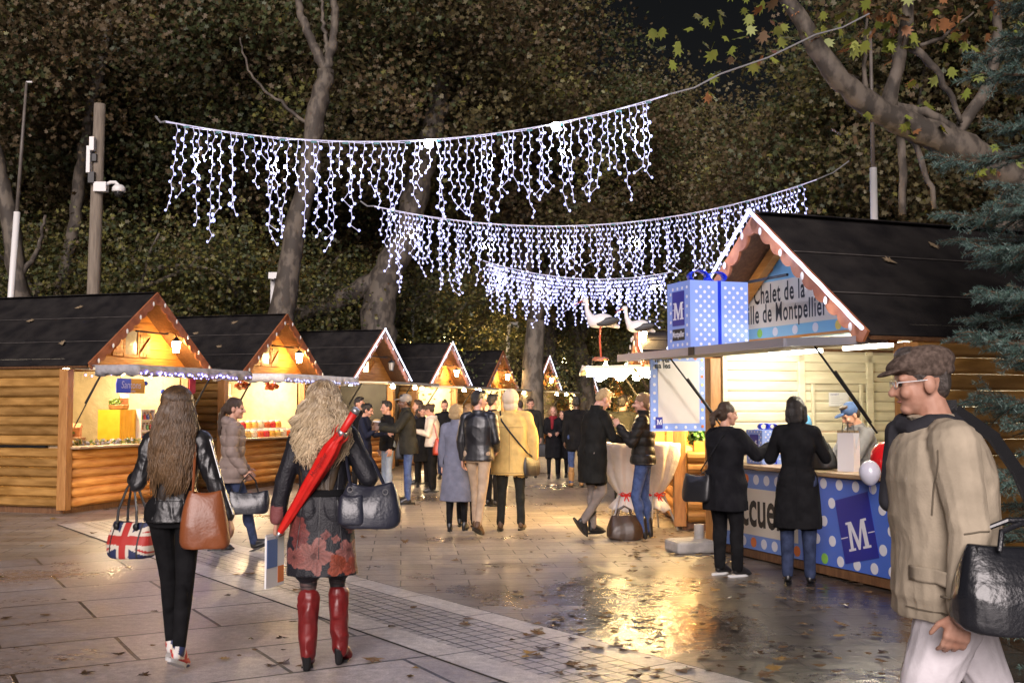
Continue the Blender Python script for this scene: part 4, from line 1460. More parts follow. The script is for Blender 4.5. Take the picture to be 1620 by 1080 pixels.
    # ---- shoes
    if shoe:
        for s_ in (-1, 1):
            hip, kn, an, fd, fu, heel, toe = J[s_]
            side_ = np.cross(fd, fu)
            hh = shoe.get('heel', .015) * k
            up = shoe.get('up', .05) * k
            pr = []
            c0, c1 = heel + fd * .035 * k + fu * (.030 * k + hh), toe - fd * .055 * k + fu * .030 * k
            c2 = toe - fd * .02 * k + fu * .024 * k
            w_ = .037 * k * (.9 if fem else 1.0)
            pr += [capsule(c0, c1, w_ * .9, w_ * 1.1, 12, sq=(fu, .8)), capsule(c1, c2, w_ * 1.1, w_ * .62, 12, sq=(fu, .65)),
                   capsule(c0 + fu * .01 * k, an + fu * up * .35, w_ * 1.0, .042 * k, 12), capsule(c1 + fu * .01 * k, an + fd * .02 * k, w_ * .85, .040 * k, 12)]
            if shoe.get('boot'):
                kt = an + (kn - an) * shoe['boot']
                pr += [capsule(an, kt, .046 * k, .064 * k * shoe.get('bw', 1), 14), capsule(kt, kt + nrm(kn - an) * .01 * k, .066 * k * shoe.get('bw', 1), .066 * k * shoe.get('bw', 1), 14)]
                cm = an + (kn - an) * .62 - fd * .018 * k
                pr.append(ellipsoid(cm, A(.054, .058, .10) * k))
            o = blob('boot' if shoe.get('boot') else 'shoe', pr, min(vox, .007), shoe['mat'], r, smooth=3, wr=shoe.get('wr', .002), wf=22, seed=seed + 9)
            sm = MB()
            ol = []
            for i in range(18):
                a = 2 * PI * i / 18
                y = math.cos(a)
                wloc = (.034 if y < 0 else .040 * (1 - .35 * max(0, y - .5))) * (.92 if fem else 1.05)
                ol.append((math.sin(a) * wloc * k, (.065 + .128 * y) * k))
            if hh < .02 * k:
                sm.prism(ol, side_, fd, heel - fu * .001, .022 * k if np.cross(side_, fd) @ fu > 0 else -.022 * k)
            else:
                fr_ = [(x, max(y, .09 * k)) for x, y in ol]
                sm.prism(fr_, side_, fd, heel, .014 * k if np.cross(side_, fd) @ fu > 0 else -.014 * k)
                sm.add(capsule(heel + fd * .03 * k + fu * .012, heel + fd * .032 * k + fu * (hh + .03 * k), .022 * k, .03 * k, 10))
            sm.build('sole', shoe.get('sole', m_black), o)
    # ---- coat or jacket
    top = None
    if coat:
        hem, fl, th = coat.get('hem', .86), coat.get('flare', 0.0), coat.get('thick', 0.0)
        waist = coat.get('waist', .0)
        prof = [(1.475, .066, .066), (1.455, .10, .078), (1.43, .150, .095), (1.39, .178, .108), (1.30, .186, .124), (1.18, .172 - waist, .122 - waist * .6), (1.08, .166 - waist, .118 - waist * .6), (.99, .178, .126), (.92, .190, .134)]
        if fem:
            prof = [(1.475, .060, .060), (1.455, .09, .070), (1.43, .135, .088), (1.39, .160, .102), (1.30, .168, .122), (1.20, .152 - waist, .112 - waist * .6), (1.10, .142 - waist, .106 - waist * .6), (1.0, .168, .122), (.92, .184, .132)]
        rings = []
        for z, a, b in prof:
            if z > hem:
                rings.append((T(0, .0, z), (a + th) * k * bw, (b + th) * k * bw, R[:, 0], R[:, 1]))
        zz = hem
        zs = [z for z in np.arange(.9, hem, -.08)] + [hem]
        for z in [q for q in zs if q <= .92]:
            f = (.92 - z) / .5
            rings.append((T(0, -.005, z) if hem > .7 else T(0, 0, .92) + A(0, 0, (z - .92) * k), (prof[-1][1] + th + fl * f) * k * bw, (prof[-1][2] + th + fl * f * .9) * k * bw, R[:, 0] if hem > .7 else A(1, 0, 0), R[:, 1] if hem > .7 else A(0, 1, 0)))
        if hem > .92:
            rings.append((T(0, 0, hem), (.172 + th) * k * bw, (.122 + th) * k * bw, R[:, 0], R[:, 1]))
        rings = rings[::-1]
        pr = [loft(rings, 26)]
        if hem < .86:
            for s_ in (-1, 1):
                pr.append(ellipsoid(J[s_][0] + A(-s_ * .022, -.05, .015) * k, (A(.098, .085, .13) * bw + th) * k))
        sr = coat.get('sleeve', 1.0)
        for s_ in (-1, 1):
            S0, el, wr, hd, n, l = arms[s_]
            S1 = S0 - A(s_ * .012, 0, .004) * k
            pr += [capsule(S1, el, (.066 + th * .7) * k * sr, (.052 + th * .6) * k * sr, 14), capsule(el, el + (wr - el) * coat.get('sl', .92), (.052 + th * .6) * k * sr, (.040 + th * .5) * k * sr, 14)]
            mid_ = T(s_ * (sh / bw) * .55, 0, sh_z + .012)
            pr.append(capsule(mid_, S1 + A(0, 0, .008 * k), (.05 + th * .5) * k, (.060 + th * .6) * k, 12))
            if coat.get('hem', .86) < .8:
                hip, kn, *_ = J[s_]
                lim = (.945 - hem) / .435
                if lim < 1.1:
                    pr.append(capsule(hip, hip + (kn - hip) * min(1, lim * .93), .100 * k, .090 * k * (1 + fl), 12))
        nk = coat.get('neck', 'collar')
        if nk in ('collar', 'high'):
            h_ = .035 if nk == 'collar' else .07
            pr.append(loft([(T(0, -.006, 1.44), .088 * k, .082 * k, R[:, 0], R[:, 1]), (T(0, -.002, 1.475 + h_ * .4), .078 * k, .078 * k, R[:, 0], R[:, 1]), (T(0, .006, 1.475 + h_), .076 * k, .078 * k, R[:, 0], R[:, 1])], 18))
        if nk == 'hood':
            pr += [ellipsoid(T(0, -.075, 1.47), A(.115, .065, .075) * k, R), capsule(T(-.085, -.02, 1.47), T(.085, -.02, 1.47), .05 * k, .05 * k)]
        me = remesh(pr, vox, coat.get('smooth', 3))
        if coat.get('quilt'):
            P, N = verts_of(me), norms_of(me)
            q = coat['quilt']
            ph = (P[:, 2]) / (q * k) + .15 * np.sin(P[:, 0] * 9)
            d = np.abs(np.sin(ph * PI)) ** .5 * .016 - .010
            me.vertices.foreach_set('co', (P + N * d[:, None]).ravel()); me.update()
            wrinkle(me, .007, 26, seed)
        else:
            wrinkle(me, coat.get('wr', .012) * fold * 1.15, coat.get('wf', 12) * 1.25, seed, (1.15, 1.15, .8))
        if vox <= .0062 and not coat.get('quilt'):
            wrinkle(me, coat.get('wr', .012) * .55, coat.get('wf', 12) * 3.2, seed + 40, (1, 1, .7))
        if coat.get('col') is not None:
            P = verts_of(me)
            set_col(me, coat['col'](P / k))
        set_smooth(me)
        top = new_obj(coat.get('name', 'coat'), me, coat['mat'], r)
    if scarf is not None:
        pr = []
        for i in range(9):
            a0, a1 = 2 * PI * i / 9, 2 * PI * (i + 1) / 9
            pr.append(capsule(T(.075 * math.sin(a0), .012 + .075 * math.cos(a0), 1.475 + .012 * math.sin(3 * a0)), T(.075 * math.sin(a1), .012 + .075 * math.cos(a1), 1.475 + .012 * math.sin(3 * a1)), .036 * k, .036 * k, 10))
        pr.append(capsule(T(.02, .10, 1.46), T(.03, .135, 1.22), .04 * k, .035 * k, 10))
        blob('scarf', pr, vox, scarf, r, smooth=2, wr=.012, wf=24, seed=seed + 5)
    # ---- hair
    if hair:
        hm, st = hair['mat'], hair['style']
        pr = [ellipsoid(Hd(0, -.020, .042), Hr((.086, .098, .092)), HR), ellipsoid(Hd(0, -.055, -.005), Hr((.078, .060, .075)), HR)]
        rr = np.random.default_rng(seed + 77)
        if st in ('bob', 'wavy_bob'):
            L = hair.get('len', .13)
            pr += [ellipsoid(Hd(0, -.045, -.03), Hr((.094, .075, .11)), HR), capsule(Hd(-.082, -.005, .02), Hd(-.084, .0, -L * .75), .027 * k, .026 * k), capsule(Hd(.082, -.005, .02), Hd(.084, .0, -L * .75), .027 * k, .026 * k),
                   ellipsoid(Hd(0, -.062, -L * .65), Hr((.088, .045, .06)), HR)]
        if st == 'short_full':
            pr += [ellipsoid(Hd(0, -.04, .03), Hr((.102, .098, .098)), HR), ellipsoid(Hd(0, -.06, -.03), Hr((.095, .068, .075)), HR), ellipsoid(Hd(0, .05, .09), Hr((.07, .045, .035)), HR)]
        if st == 'man':
            pr = [ellipsoid(Hd(0, -.022, .047), Hr((.0825, .095, .088)), HR), ellipsoid(Hd(0, -.062, .0), Hr((.072, .048, .068)), HR), ellipsoid(Hd(0, .045, .105), Hr((.060, .045, .028)), HR)]
            if hair.get('beard'):
                pr.append(ellipsoid(Hd(0, .045, -.085), Hr((.058, .048, .040)), HR))
        if st == 'pony':
            p0 = Hd(0, -.10, .035)
            pr += [ellipsoid(p0, Hr((.028, .028, .028)), HR)]
            bk = HR @ A(0, -1, 0)
            last = p0
            for i in range(1, 6):
                f = i / 5
                q = p0 + bk * (.075 * math.sin(f * 1.9)) * k + A(0, 0, -hair.get('len', .24) * f ** 1.3) * k + A(.015 * math.sin(i * 2), 0, 0)
                pr.append(capsule(last, q, (.03 + .012 * math.sin(f * PI)) * k, (.032 * (1.15 - f * .75)) * k))
                last = q
        if st == 'bun':
            pr += [ellipsoid(Hd(0, -.115, .045), Hr((.045, .042, .045)), HR)]
        if st == 'curly':
            for i in range(60):
                v = rr.normal(size=3); v /= np.linalg.norm(v)
                if v[1] > .45:
                    continue
                v[2] = v[2] * 1.1 - .25
                pr.append(ellipsoid(Hd(*(v * A(.105, .10, .125) + A(0, -.03, .02))), Hr((.034,) * 3), HR, 8, 6))
        long_ = st in ('long', 'longcurl')
        if long_:
            L = hair.get('len', .42)
            prev = None
            zs = [.06, 0, -.06, -.12] + list(np.arange(-.18, -.12 - L, -.06))
            rg = []
            for z in zs:
                if z > -.13:
                    a, b, yb = .092, .075, -.045
                else:
                    f = (-.12 - z) / L
                    a, b, yb = (.100 + hair.get('spread', .035) * math.sin(min(1, f * 1.6) * PI * .6)) * (1 - .45 * max(0, f - .35) ** 1.2 * 1.5), .036 * (1 - .5 * f), -.098 - .025 * f
                rg.append((Hd(0, 0, 0) + HR @ (A(0, yb, max(z, -.12)) * k) + A(0, -.01 * 0, min(0, z + .12)) * k, a * k, b * k, HR[:, 0], HR[:, 1]))
            pr.append(loft(rg[::-1], 18))
        me = remesh(pr, min(vox, .008), 3)
        wrinkle(me, hair.get('wr', .012), 40, seed, (1, 1, .35))
        sv = None
        if long_ or hair.get('strands'):
            # locks laid over the mass of hair, each a thin wavy tube
            mb = MB()
            cols = []
            N_ = hair.get('n', 260)
            L = hair.get('len', .42)
            NC = hair.get('locks', 54)
            lock = [(rr.uniform(-2.25, 2.25) if long_ else rr.uniform(-PI, PI), rr.uniform(.1, 1.25), rr.uniform(.62, 1.0), rr.uniform(.6, 1.5), rr.uniform(.8, 1.25), rr.uniform(0, 6), rr.integers(len(hair['cols']))) for _ in range(NC)]
            for i in range(N_):
                la, le, ll, lamp_, lfq, lph, lcol = lock[rr.integers(NC)]
                a = la + rr.normal() * .12
                sx, bx = math.sin(a), -math.cos(a)
                e = max(.05, le + rr.normal() * .25)
                pts, rad = [], []
                ln = L * ll * rr.uniform(.86, 1.02)
                amp = hair.get('amp', .010) * lamp_ * rr.uniform(.8, 1.2)
                fq = hair.get('fq', 6) * lfq
                ph = lph + rr.normal() * .25
                tot = 16
                wid = hair.get('spread', .035)
                jit = rr.normal() * .006
                for j in range(tot + 1):
                    f = j / tot
                    if f < .38:
                        t = e + (1.75 - e) * (f / .38)
                        q = A(math.sin(t) * sx * .098, math.sin(t) * bx * .108 - .018, .045 + .098 * math.cos(t))
                        P_ = Hd(*q)
                    else:
                        g = (f - .38) / .62
                        t = 1.75
                        q = A(math.sin(t) * sx * .098, math.sin(t) * bx * .108 - .018, .045 + .098 * math.cos(t))
                        x = q[0] * (1 + .35 * math.sin(g * PI * .7)) * (1 - .30 * g) + sx * wid * math.sin(g * 2.2) + jit * g * 2
                        y = q[1] - (.045 * math.sin(min(1, g * 1.6) * PI / 2) if bx < .2 else .0) - .02 * g * (bx < .2)
                        P_ = Hd(x, y, q[2]) + A(0, 0, -(ln) * g * k)
                    ww = min(1, f * 1.6) * amp
                    P_ = P_ + HR @ A(ww * math.sin(fq * f * 4 + ph), ww * math.cos(fq * f * 4 + ph * 1.3) * .8, 0) * k
                    pts.append(P_)
                    rad.append((.0029 * (1 - .55 * f) + .0004) * k * hair.get('thick', 1.0))
                n0 = mb.n
                mb.tube(pts, rad, 5)
                c = np.asarray(hair['cols'][lcol if rr.random() < .65 else rr.integers(len(hair['cols']))]) * rr.uniform(.75, 1.25)
                ii = np.linspace(0, 1, tot + 1).repeat(5)
                tip = np.asarray(hair.get('tip', c))
                cols.append(np.clip(np.outer(1 - ii ** 1.5, c) + np.outer(ii ** 1.5, tip * rr.uniform(.7, 1.3)), 0, 1))
            m2 = mb.mesh('hair')
            set_smooth(m2)
            V0 = verts_of(me)
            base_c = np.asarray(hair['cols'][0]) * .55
            f0 = [tuple(p.vertices) for p in me.polygons]
            V1 = verts_of(m2)
            f1 = [tuple(i + len(V0) for i in p.vertices) for p in m2.polygons]
            m3 = bpy.data.meshes.new('hair')
            m3.from_pydata(np.vstack([V0, V1]).tolist(), [], f0 + f1)
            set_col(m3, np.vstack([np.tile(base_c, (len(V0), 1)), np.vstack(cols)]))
            set_smooth(m3)
            new_obj('hair', m3, vcol_mat('hair strands', rough=.38, spec=.6), r)
        else:
            set_smooth(me)
            new_obj('hair', me, hm, r)
    if cap:
        if cap['style'] == 'flat':
            pr = [ellipsoid(Hd(0, -.012, .075), Hr((.094, .118, .062)), HR @ rotx(-.10)), ellipsoid(Hd(0, .055, .070), Hr((.082, .072, .036)), HR @ rotx(-.28)), ellipsoid(Hd(0, -.02, .045), Hr((.090, .105, .045)), HR)]
            o = blob('flat_cap', pr, .007, cap['mat'], r, smooth=3, wr=.006, wf=20, seed=seed)
            pk = [ellipsoid(Hd(0, .105, .045), Hr((.072, .055, .010)), HR @ rotx(-.30))]
            blob('peak', pk, .006, cap['mat'], o, smooth=2)
        elif cap['style'] == 'beanie':
            pr = [ellipsoid(Hd(0, -.016, .055), Hr((.092, .108, .092)), HR), ellipsoid(Hd(0, -.06, .0), Hr((.08, .06, .07)), HR)]
            blob('knit_hat', pr, .008, cap['mat'], r, smooth=3, wr=.006, wf=40, seed=seed)
        elif cap['style'] == 'baseball':
            pr = [ellipsoid(Hd(0, -.016, .055), Hr((.090, .105, .088)), HR)]
            o = blob('cloth_cap', pr, .008, cap['mat'], r, smooth=3)
            blob('peak', [ellipsoid(Hd(0, .125, .045), Hr((.065, .06, .012)), HR @ rotx(-.12))], .007, cap['mat'], o, smooth=2)
        elif cap['style'] == 'hood':
            pr = [ellipsoid(Hd(0, -.022, .035), Hr((.108, .118, .122)), HR), ellipsoid(Hd(0, -.03, -.07), Hr((.098, .09, .085)), HR)]
            blob('hood', pr, .008, cap['mat'], r, smooth=3, wr=.010, wf=22, seed=seed)
    info = dict(root=r, k=k, T=T, Hd=Hd, arms=arms, J=J, R=R, head=head, loc=np.asarray(loc, float), hz=hz, HR=HR)
    info['W'] = lambda p: np.asarray(loc, float) + rotz(head) @ np.asarray(p, float)
    return info

def strap(mb, pts, wd, m=0, t=.006):
    P = np.asarray(pts, float)
    mb.tube(P, wd / 2, 6, m)

def bagmat(name, c, rough=.4):
    return mat(name, c, tuple(x * 1.25 for x in c), rough=rough, scale=7, bump=.10, bscale=70, spec=.6)

def soft_bag(name, parent, w_, d_, h_, m, wr=.02, taper=.8, sag=.1, seed=0, col=None, vox=.009):
    "slouching bag body, open side up, centred at the origin, base at z = 0"
    rings = []
    for i in range(9):
        f = [0, .04, .12, .25, .4, .55, .7, .85, 1.0][i]
        a = (1 - (1 - taper) * f) * [.80, .93, 1, 1, 1, 1, 1, 1, 1][i]
        bulge = 1 + .12 * math.sin(PI * f)
        rings.append((A(0, 0, h_ * f), w_ / 2 * a * bulge, d_ / 2 * (1.05 - .75 * f ** 2) * bulge))
    me = remesh([loft(rings, 24, 3.0)], vox, 5)
    wrinkle(me, wr * .75, 4.2 / max(w_, .2), seed, (1, 1, .55))
    P = verts_of(me)
    P[:, 2] -= sag * h_ * (np.clip(P[:, 2] / h_, 0, 1) ** 2) * np.cos(np.clip(P[:, 0] / (w_ / 2), -1, 1) * PI / 2)
    me.vertices.foreach_set('co', P.ravel()); me.update()
    if col is not None:
        set_col(me, col(verts_of(me)))
    set_smooth(me)
    return new_obj(name, me, m, parent)
# ------------------------------------------------------------------ the visitors
c_leather = mat('black leather', (.010, .010, .012), (.018, .018, .02), rough=.28, rough2=.48, scale=10, bump=.3, bscale=70, spec=.6, bdist=.006)
c_black = cloth('black wool', (.006, .006, .007))
c_navy = cloth('dark navy cloth', (.012, .014, .026))
c_blackt = cloth('black trousers', (.006, .006, .007))
c_jean = cloth('blue denim', (.035, .055, .13), var=.7, scale=16)
c_jeand = cloth('dark denim', (.022, .030, .062), var=.7, scale=16)
c_beige = cloth('beige cotton', (.34, .25, .17))
c_greyt = cloth('grey brown cotton', (.15, .125, .11))
c_dark = cloth('dark olive cloth', (.018, .018, .015))
c_brownp = cloth('grey brown padded cloth', (.20, .155, .135), rough=.5)
c_cream = cloth('cream wool', (.58, .50, .40))
c_greyw = cloth('grey wool', (.13, .135, .175))
c_yellow = cloth('tan yellow canvas', (.50, .34, .12))
c_khaki = cloth('khaki canvas', (.40, .34, .255), rough=.75)
c_white = cloth('off white cotton', (.62, .59, .62))
c_purple = cloth('dark plum cloth', (.02, .014, .02))
s_black = mat('black shoe leather', (.012, .011, .011), rough=.35, spec=.6)
s_brown = mat('brown shoe leather', (.09, .045, .02), rough=.45)
s_tan = mat('tan boot leather', (.34, .18, .06), rough=.5)
s_white = mat('white rubber sole', (.6, .6, .6), rough=.5)
h_black = mat('black hair', (.008, .007, .007), (.018, .014, .012), rough=.4, scale=60, stretch=(3, 3, .4), bump=.5)
h_brown = mat('brown hair', (.030, .016, .009), (.055, .03, .016), rough=.4, scale=60, stretch=(3, 3, .4), bump=.5)
h_blond = mat('blond hair', (.34, .22, .10), (.50, .36, .18), rough=.45, scale=60, stretch=(3, 3, .4), bump=.6)
h_lbrown = mat('light brown hair', (.16, .09, .04), (.26, .16, .08), rough=.45, scale=60, stretch=(3, 3, .4), bump=.5)
AWAY, RIGHT, LEFTW, FRONT = 0.0, -PI / 2, PI / 2, PI

# 1 -- young woman in the leather jacket -----------------------------------------------------------------
sneaker_cols = None
def sneaker_mat():
    m = vcol_mat('flag print canvas', rough=.6)
    return m
def flag_col(u, v):
    "red, white and blue crossed flag print; u and v from -1 to 1"
    u, v = np.asarray(u, float), np.asarray(v, float)
    c = np.tile(A(.020, .028, .085), (len(u), 1))
    d1, d2 = np.abs(u * .55 - v), np.abs(u * .55 + v)
    wdiag = (d1 < .26) | (d2 < .26)
    c[wdiag] = (.62, .55, .46)
    rdiag = ((u * .55 - v > 0) & (d1 < .13)) | ((u * .55 + v < 0) & (d2 < .13))
    c[rdiag] = (.42, .028, .022)
    wc = (np.abs(u) < .30) | (np.abs(v) < .42)
    c[wc] = (.62, .55, .46)
    rc = (np.abs(u) < .17) | (np.abs(v) < .25)
    c[rc] = (.42, .028, .022)
    return c

p1loc = gp(272, 1058)
P1 = person('young woman with long wavy brown hair in a black leather jacket and leggings, walking away', p1loc, math.radians(-2), 1.66, fem=True,
            armL=((-.22, -.20, -1), (-.42, .85, .10), (-.4, .9, -.1)), armR=((.36, -.08, -1), (.40, .02, -1), (.3, .1, -1)),
            legL=((.06, .22, -1), (.04, .06, -1), (-.12, 1, 0)), legR=((-.02, -.02, -1), (.02, -.32, -1), (.10, 1, -.40)),
            coat=dict(mat=c_leather, hem=.90, waist=.012, thick=.004, wr=.014, wf=15, neck='collar', name='leather_jacket', smooth=2),
            trouser=dict(mat=c_blackt, slim=True, w=1.0, wr=.7), shoe=dict(mat=s_white, sole=s_white),
            hair=dict(mat=h_brown, style='long', len=.60, n=1900, cols=[(.030, .017, .010), (.055, .031, .017), (.12, .07, .036)], tip=(.18, .105, .05), amp=.010, fq=7, spread=.03),
            vox=.006, hands=(1.0, .5), seed=1)
W1 = P1['W']
# her trainers get the crossed flag print
for o in P1['root'].children:
    if o.name.startswith('shoe'):
        V = verts_of(o.data)
        cc = V.mean(0)
        cols = flag_col((V[:, 1] - cc[1]) / .10, (V[:, 0] - cc[0] + (V[:, 2] - cc[2])) / .055)
        cols[np.abs((V[:, 0] - cc[0])) < .012] = (.55, .52, .5)
        set_col(o.data, cols * 1.15)
        o.data.materials.clear()
        o.data.materials.append(sneaker_mat())
# jacket seams and zip glints
jk = [o for o in P1['root'].children if o.name.startswith('leather_jacket')][0]
zp = MB()
S0, el, wr, hd, n, l = P1['arms'][1]
for (a, b, r_) in ((S0, el, .062), (el, wr, .052)):
    dd = nrm(b - a)
    sidev = nrm(np.cross(dd, A(0, 1, 0)))
    if sidev[0] < 0: sidev = -sidev
    sidev = nrm(sidev - A(0, .35, 0))
    zp.tube([a + (b - a) * f + sidev * r_ * (1.0 - .16 * f) for f in np.linspace(.05, .95, 8)], .0035, 5)
zp.build('zip', m_steel, jk)

# tote on her right shoulder
m_tan = bagmat('tan brown leather', (.20, .058, .018), .38)
tb = empty('tote_bag', W1((.215, -.085, .735)), math.radians(-2 + 14), 'tan brown leather tote hanging from the right shoulder of the leather jacket woman', 'handbag')
soft_bag('bag_body', tb, .30, .15, .37, m_tan, wr=.020, taper=.62, sag=.10, seed=4)
hl = MB()
shp = rotz(-math.radians(14)) @ (P1['arms'][1][0] + A(-.03, 0, .052) - A(.215, -.085, .735))
for y_, x_ in ((-.045, -.07), (.035, .06)):
    a = A(x_, y_, .345)
    pts = [a, a + (shp - a) * .35 + A(0, y_ * .5, 0), a + (shp - a) * .75 + A(0, y_ * .6, 0), shp + A(0, -.03 if y_ < 0 else .03, .0), shp + A(0, .05, -.05)]
    hl.tube(pts, .0085, 6)
hl.build('handle', m_tan, tb)
# flag bag in her left hand
hp = W1(P1['arms'][-1][2] + P1['arms'][-1][3] * .07 + A(0, 0, -.015))
fbag = empty('flag_bag', hp + A(-.01, .02, -.49), math.radians(-20), 'crossed flag print handbag in red, white and navy, carried by the leather jacket woman', 'handbag')
def fcol(P):
    front = np.abs(P[:, 1]) > .045
    u = np.where(P[:, 0] < 0, (P[:, 0] + .09) / .09, (P[:, 0] - .09) / .09)
    c = flag_col(P[:, 0] / .15, (P[:, 2] - .115) / .115)
    c[(np.abs(P[:, 0]) > .150)] = c[(np.abs(P[:, 0]) > .150)] 
    c[P[:, 2] > .222] = (.02, .02, .022)
    c[np.abs(np.abs(P[:, 0]) - .10) < .006] = (.02, .02, .022)
    return c
soft_bag('bag_body', fbag, .31, .17, .23, vcol_mat('flag print canvas', rough=.6), wr=.010, taper=.86, sag=.03, seed=8, col=fcol, vox=.006)
hl = MB()
for y_ in (-.05, .05):
    hl.tube([(-.075, y_, .20), (-.07, y_ * .9, .30), (-.03, y_ * .4, .43), (.0, y_ * .2, .485), (.03, y_ * .4, .43), (.07, y_ * .9, .30), (.075, y_, .20)], .008, 6)
hl.build('handle', m_black, fbag)
for x in (-.075, .075):
    for y_ in (-.062, .062):
        pt = MB(); pt.add(ellipsoid((x, y_, .20), (.018, .01, .022))); pt.build('handle_tab', m_black, fbag)

# 2 -- blonde woman with the umbrella ----------------------------------------------------------------------
def coat_flowers(P):
    rr = np.random.default_rng(12)
    c = np.tile(A(.010, .010, .015), (len(P), 1))
    x, y, z = P[:, 0], P[:, 1], P[:, 2]
    bk = y < .03
    def flower(cx, cz, R, petals, col, ph, core=True):
        dx, dz = x - cx, z - cz
        r = np.hypot(dx, dz)
        a = np.arctan2(dz, dx)
        rad = R * (.80 + .16 * np.cos(petals * a + ph) + .06 * np.sin(9 * a + ph * 2) + .05 * np.sin(2 * a + ph))
        m = bk & (r < rad)
        sh = (.72 + .45 * (r / np.maximum(rad, 1e-3))) * (1 + .18 * np.sin(a * petals * 3 + r * 60))
        c[m] = np.asarray(col) * sh[m][:, None]
        if core:
            m2 = bk & (r < R * .16)
            c[m2] = np.asarray(col) * .45
    flower(-.03, .70, .125, 5, (.22, .085, .072), .4)
    flower(-.155, .69, .072, 5, (.20, .065, .055), 1.0)
    flower(.12, .645, .080, 3, (.22, .045, .022), .2, False)
    flower(.175, .73, .075, 5, (.22, .085, .075), 2.0)
    flower(.20, .63, .065, 3, (.24, .05, .03), 1.2, False)
    flower(-.135, .86, .085, 3, (.15, .035, .030), 2.2, False)
    flower(-.125, .80, .060, 3, (.13, .03, .028), .2, False)
    flower(.04, .825, .032, 4, (.16, .05, .045), .2, False)
    flower(.10, .80, .028, 4, (.18, .06, .05), .9, False)
    flower(.185, .86, .035, 4, (.18, .06, .05), .9, False)
    flower(.02, 1.33, .055, 5, (.12, .04, .05), .7)
    m = (x < -.24) & (z > .80) & (z < .99)
    rr_ = np.hypot((z - .90) / .09, (y + .03) / .06)
    mm = m & (rr_ < 1)
    c[mm] = A(.20, .06, .06)
    m = (x < -.22) & (np.hypot((z - .80) / .05, y / .05) < 1)
    c[m] = A(.20, .055, .03)
    return c
p3loc = gp(508, 1056)
m_redboot = mat('dark red leather', (.13, .008, .009), (.20, .014, .014), rough=.32, rough2=.5, scale=9, bump=.25, bscale=30, spec=.6, bdist=.01)
m_tight = mat('black patterned tights', (.016, .013, .014), (.10, .06, .055), rough=.6, scale=5, stretch=(1, 1, 9), lo=.52, hi=.6)
P3 = person('woman with long curly blonde hair in a black flower print coat and red boots', p3loc, math.radians(2), 1.735, fem=True, hyaw=-.12,
            armL=((-.26, -.03, -1), (-.20, .10, -1), (-.1, .2, -1)), armR=((.42, -.18, -.85), (-.10, .86, .12), (-.2, 1, .1)),
            legL=((.02, -.06, -1), (.0, -.06, -1), (-.08, 1, 0)), legR=((-.01, .20, -1), (.05, .02, -1), (.22, 1, -.05)),
            coat=dict(mat=vcol_mat('flower print cloth', rough=.55, bump=.3, bscale=100), hem=.575, flare=.040, waist=.008, thick=.008, wr=.013, wf=10, neck='high', name='flower_coat', col=coat_flowers, smooth=2),
            trouser=dict(mat=m_tight, slim=True, w=.9, wr=.1), shoe=dict(mat=m_redboot, boot=.80, heel=.055, up=.2, wr=.020, bw=1.08),
            hair=dict(mat=h_blond, style='longcurl', len=.43, n=1900, cols=[(.11, .07, .035), (.36, .27, .17), (.60, .49, .34), (.22, .145, .075)], tip=(.66, .52, .33), amp=.020, fq=6.5, spread=.060, thick=1.15, locks=70),
            vox=.006, hands=(1.2, .9), seed=2)
W3 = P3['W']
bt = []
# umbrella on her back
ua = W3((.235, -.30, 1.575)); ub = W3((-.215, -.27, .80))
ub = W3(P3['arms'][-1][2] + P3['arms'][-1][3] * .08 + A(.045, -.10, .02))
um = empty('umbrella', ub, 0, 'closed bright red umbrella with a silver collar, slanting across the blonde woman\'s back', 'umbrella')
m_red = mat('red nylon', (.62, .012, .010), (.72, .03, .02), rough=.42, scale=9, bump=.5, bscale=16, bdist=.01)
dU = (ua - ub)
LU = np.linalg.norm(dU); eU = dU / LU
sU, vU = perp(eU)
cn = MB()
n = 22
Vv, Ff = [], []
nr = 20
for i in range(nr + 1):
    f = i / nr
    R_ = .018 + .030 * min(1, f * 1.35) ** .8 if f < .84 else .048 - .022 * (f - .84) / .16
    for j in range(n):
        a = 2 * PI * j / n
        rr_ = R_ * (1 + .16 * math.sin(a * 7 + f * 5))
        Vv.append(eU * (LU * .80 * f) + sU * rr_ * math.cos(a) + vU * rr_ * math.sin(a))
for i in range(nr):
    for j in range(n):
        p, q = i * n + j, i * n + (j + 1) % n
        Ff.append((p, q, q + n, p + n))
cn.add((np.array(Vv), Ff))
cn.build('canopy', m_red, um, smooth=True)
hd_ = MB(); hd_.tube([eU * LU * .80, eU * LU * .84, eU * LU * .97], [.024, .022, .025], 14); hd_.build('handle', m_red, um, smooth=True)
cl = MB(); cl.tube([eU * LU * .97, eU * LU * 1.0], [.027, .024], 14); cl.build('end_cap', m_steel, um, smooth=True)
cl = MB(); cl.tube([eU * -.05, eU * 0.0], [.006, .016], 10); cl.build('tip', m_steel, um, smooth=True)
cl = MB(); cl.tube([eU * LU * .79, eU * LU * .825], .027, 14)
cl.build('collar', m_steel, um, smooth=True)
fl_ = MB()
for i in range(10):
    a = 2 * PI * i / 10
    q = eU * LU * .80 + sU * .04 * math.cos(a) + vU * .04 * math.sin(a)
    fl_.add(([q - eU * .06, q + sU * .02 * math.cos(a + .5) + vU * .02 * math.sin(a + .5) - eU * .0, q + eU * .035 + sU * .02 * math.cos(a) + vU * .022 * math.sin(a)], [(0, 1, 2)]))
fl_.build('frill', m_red, um)
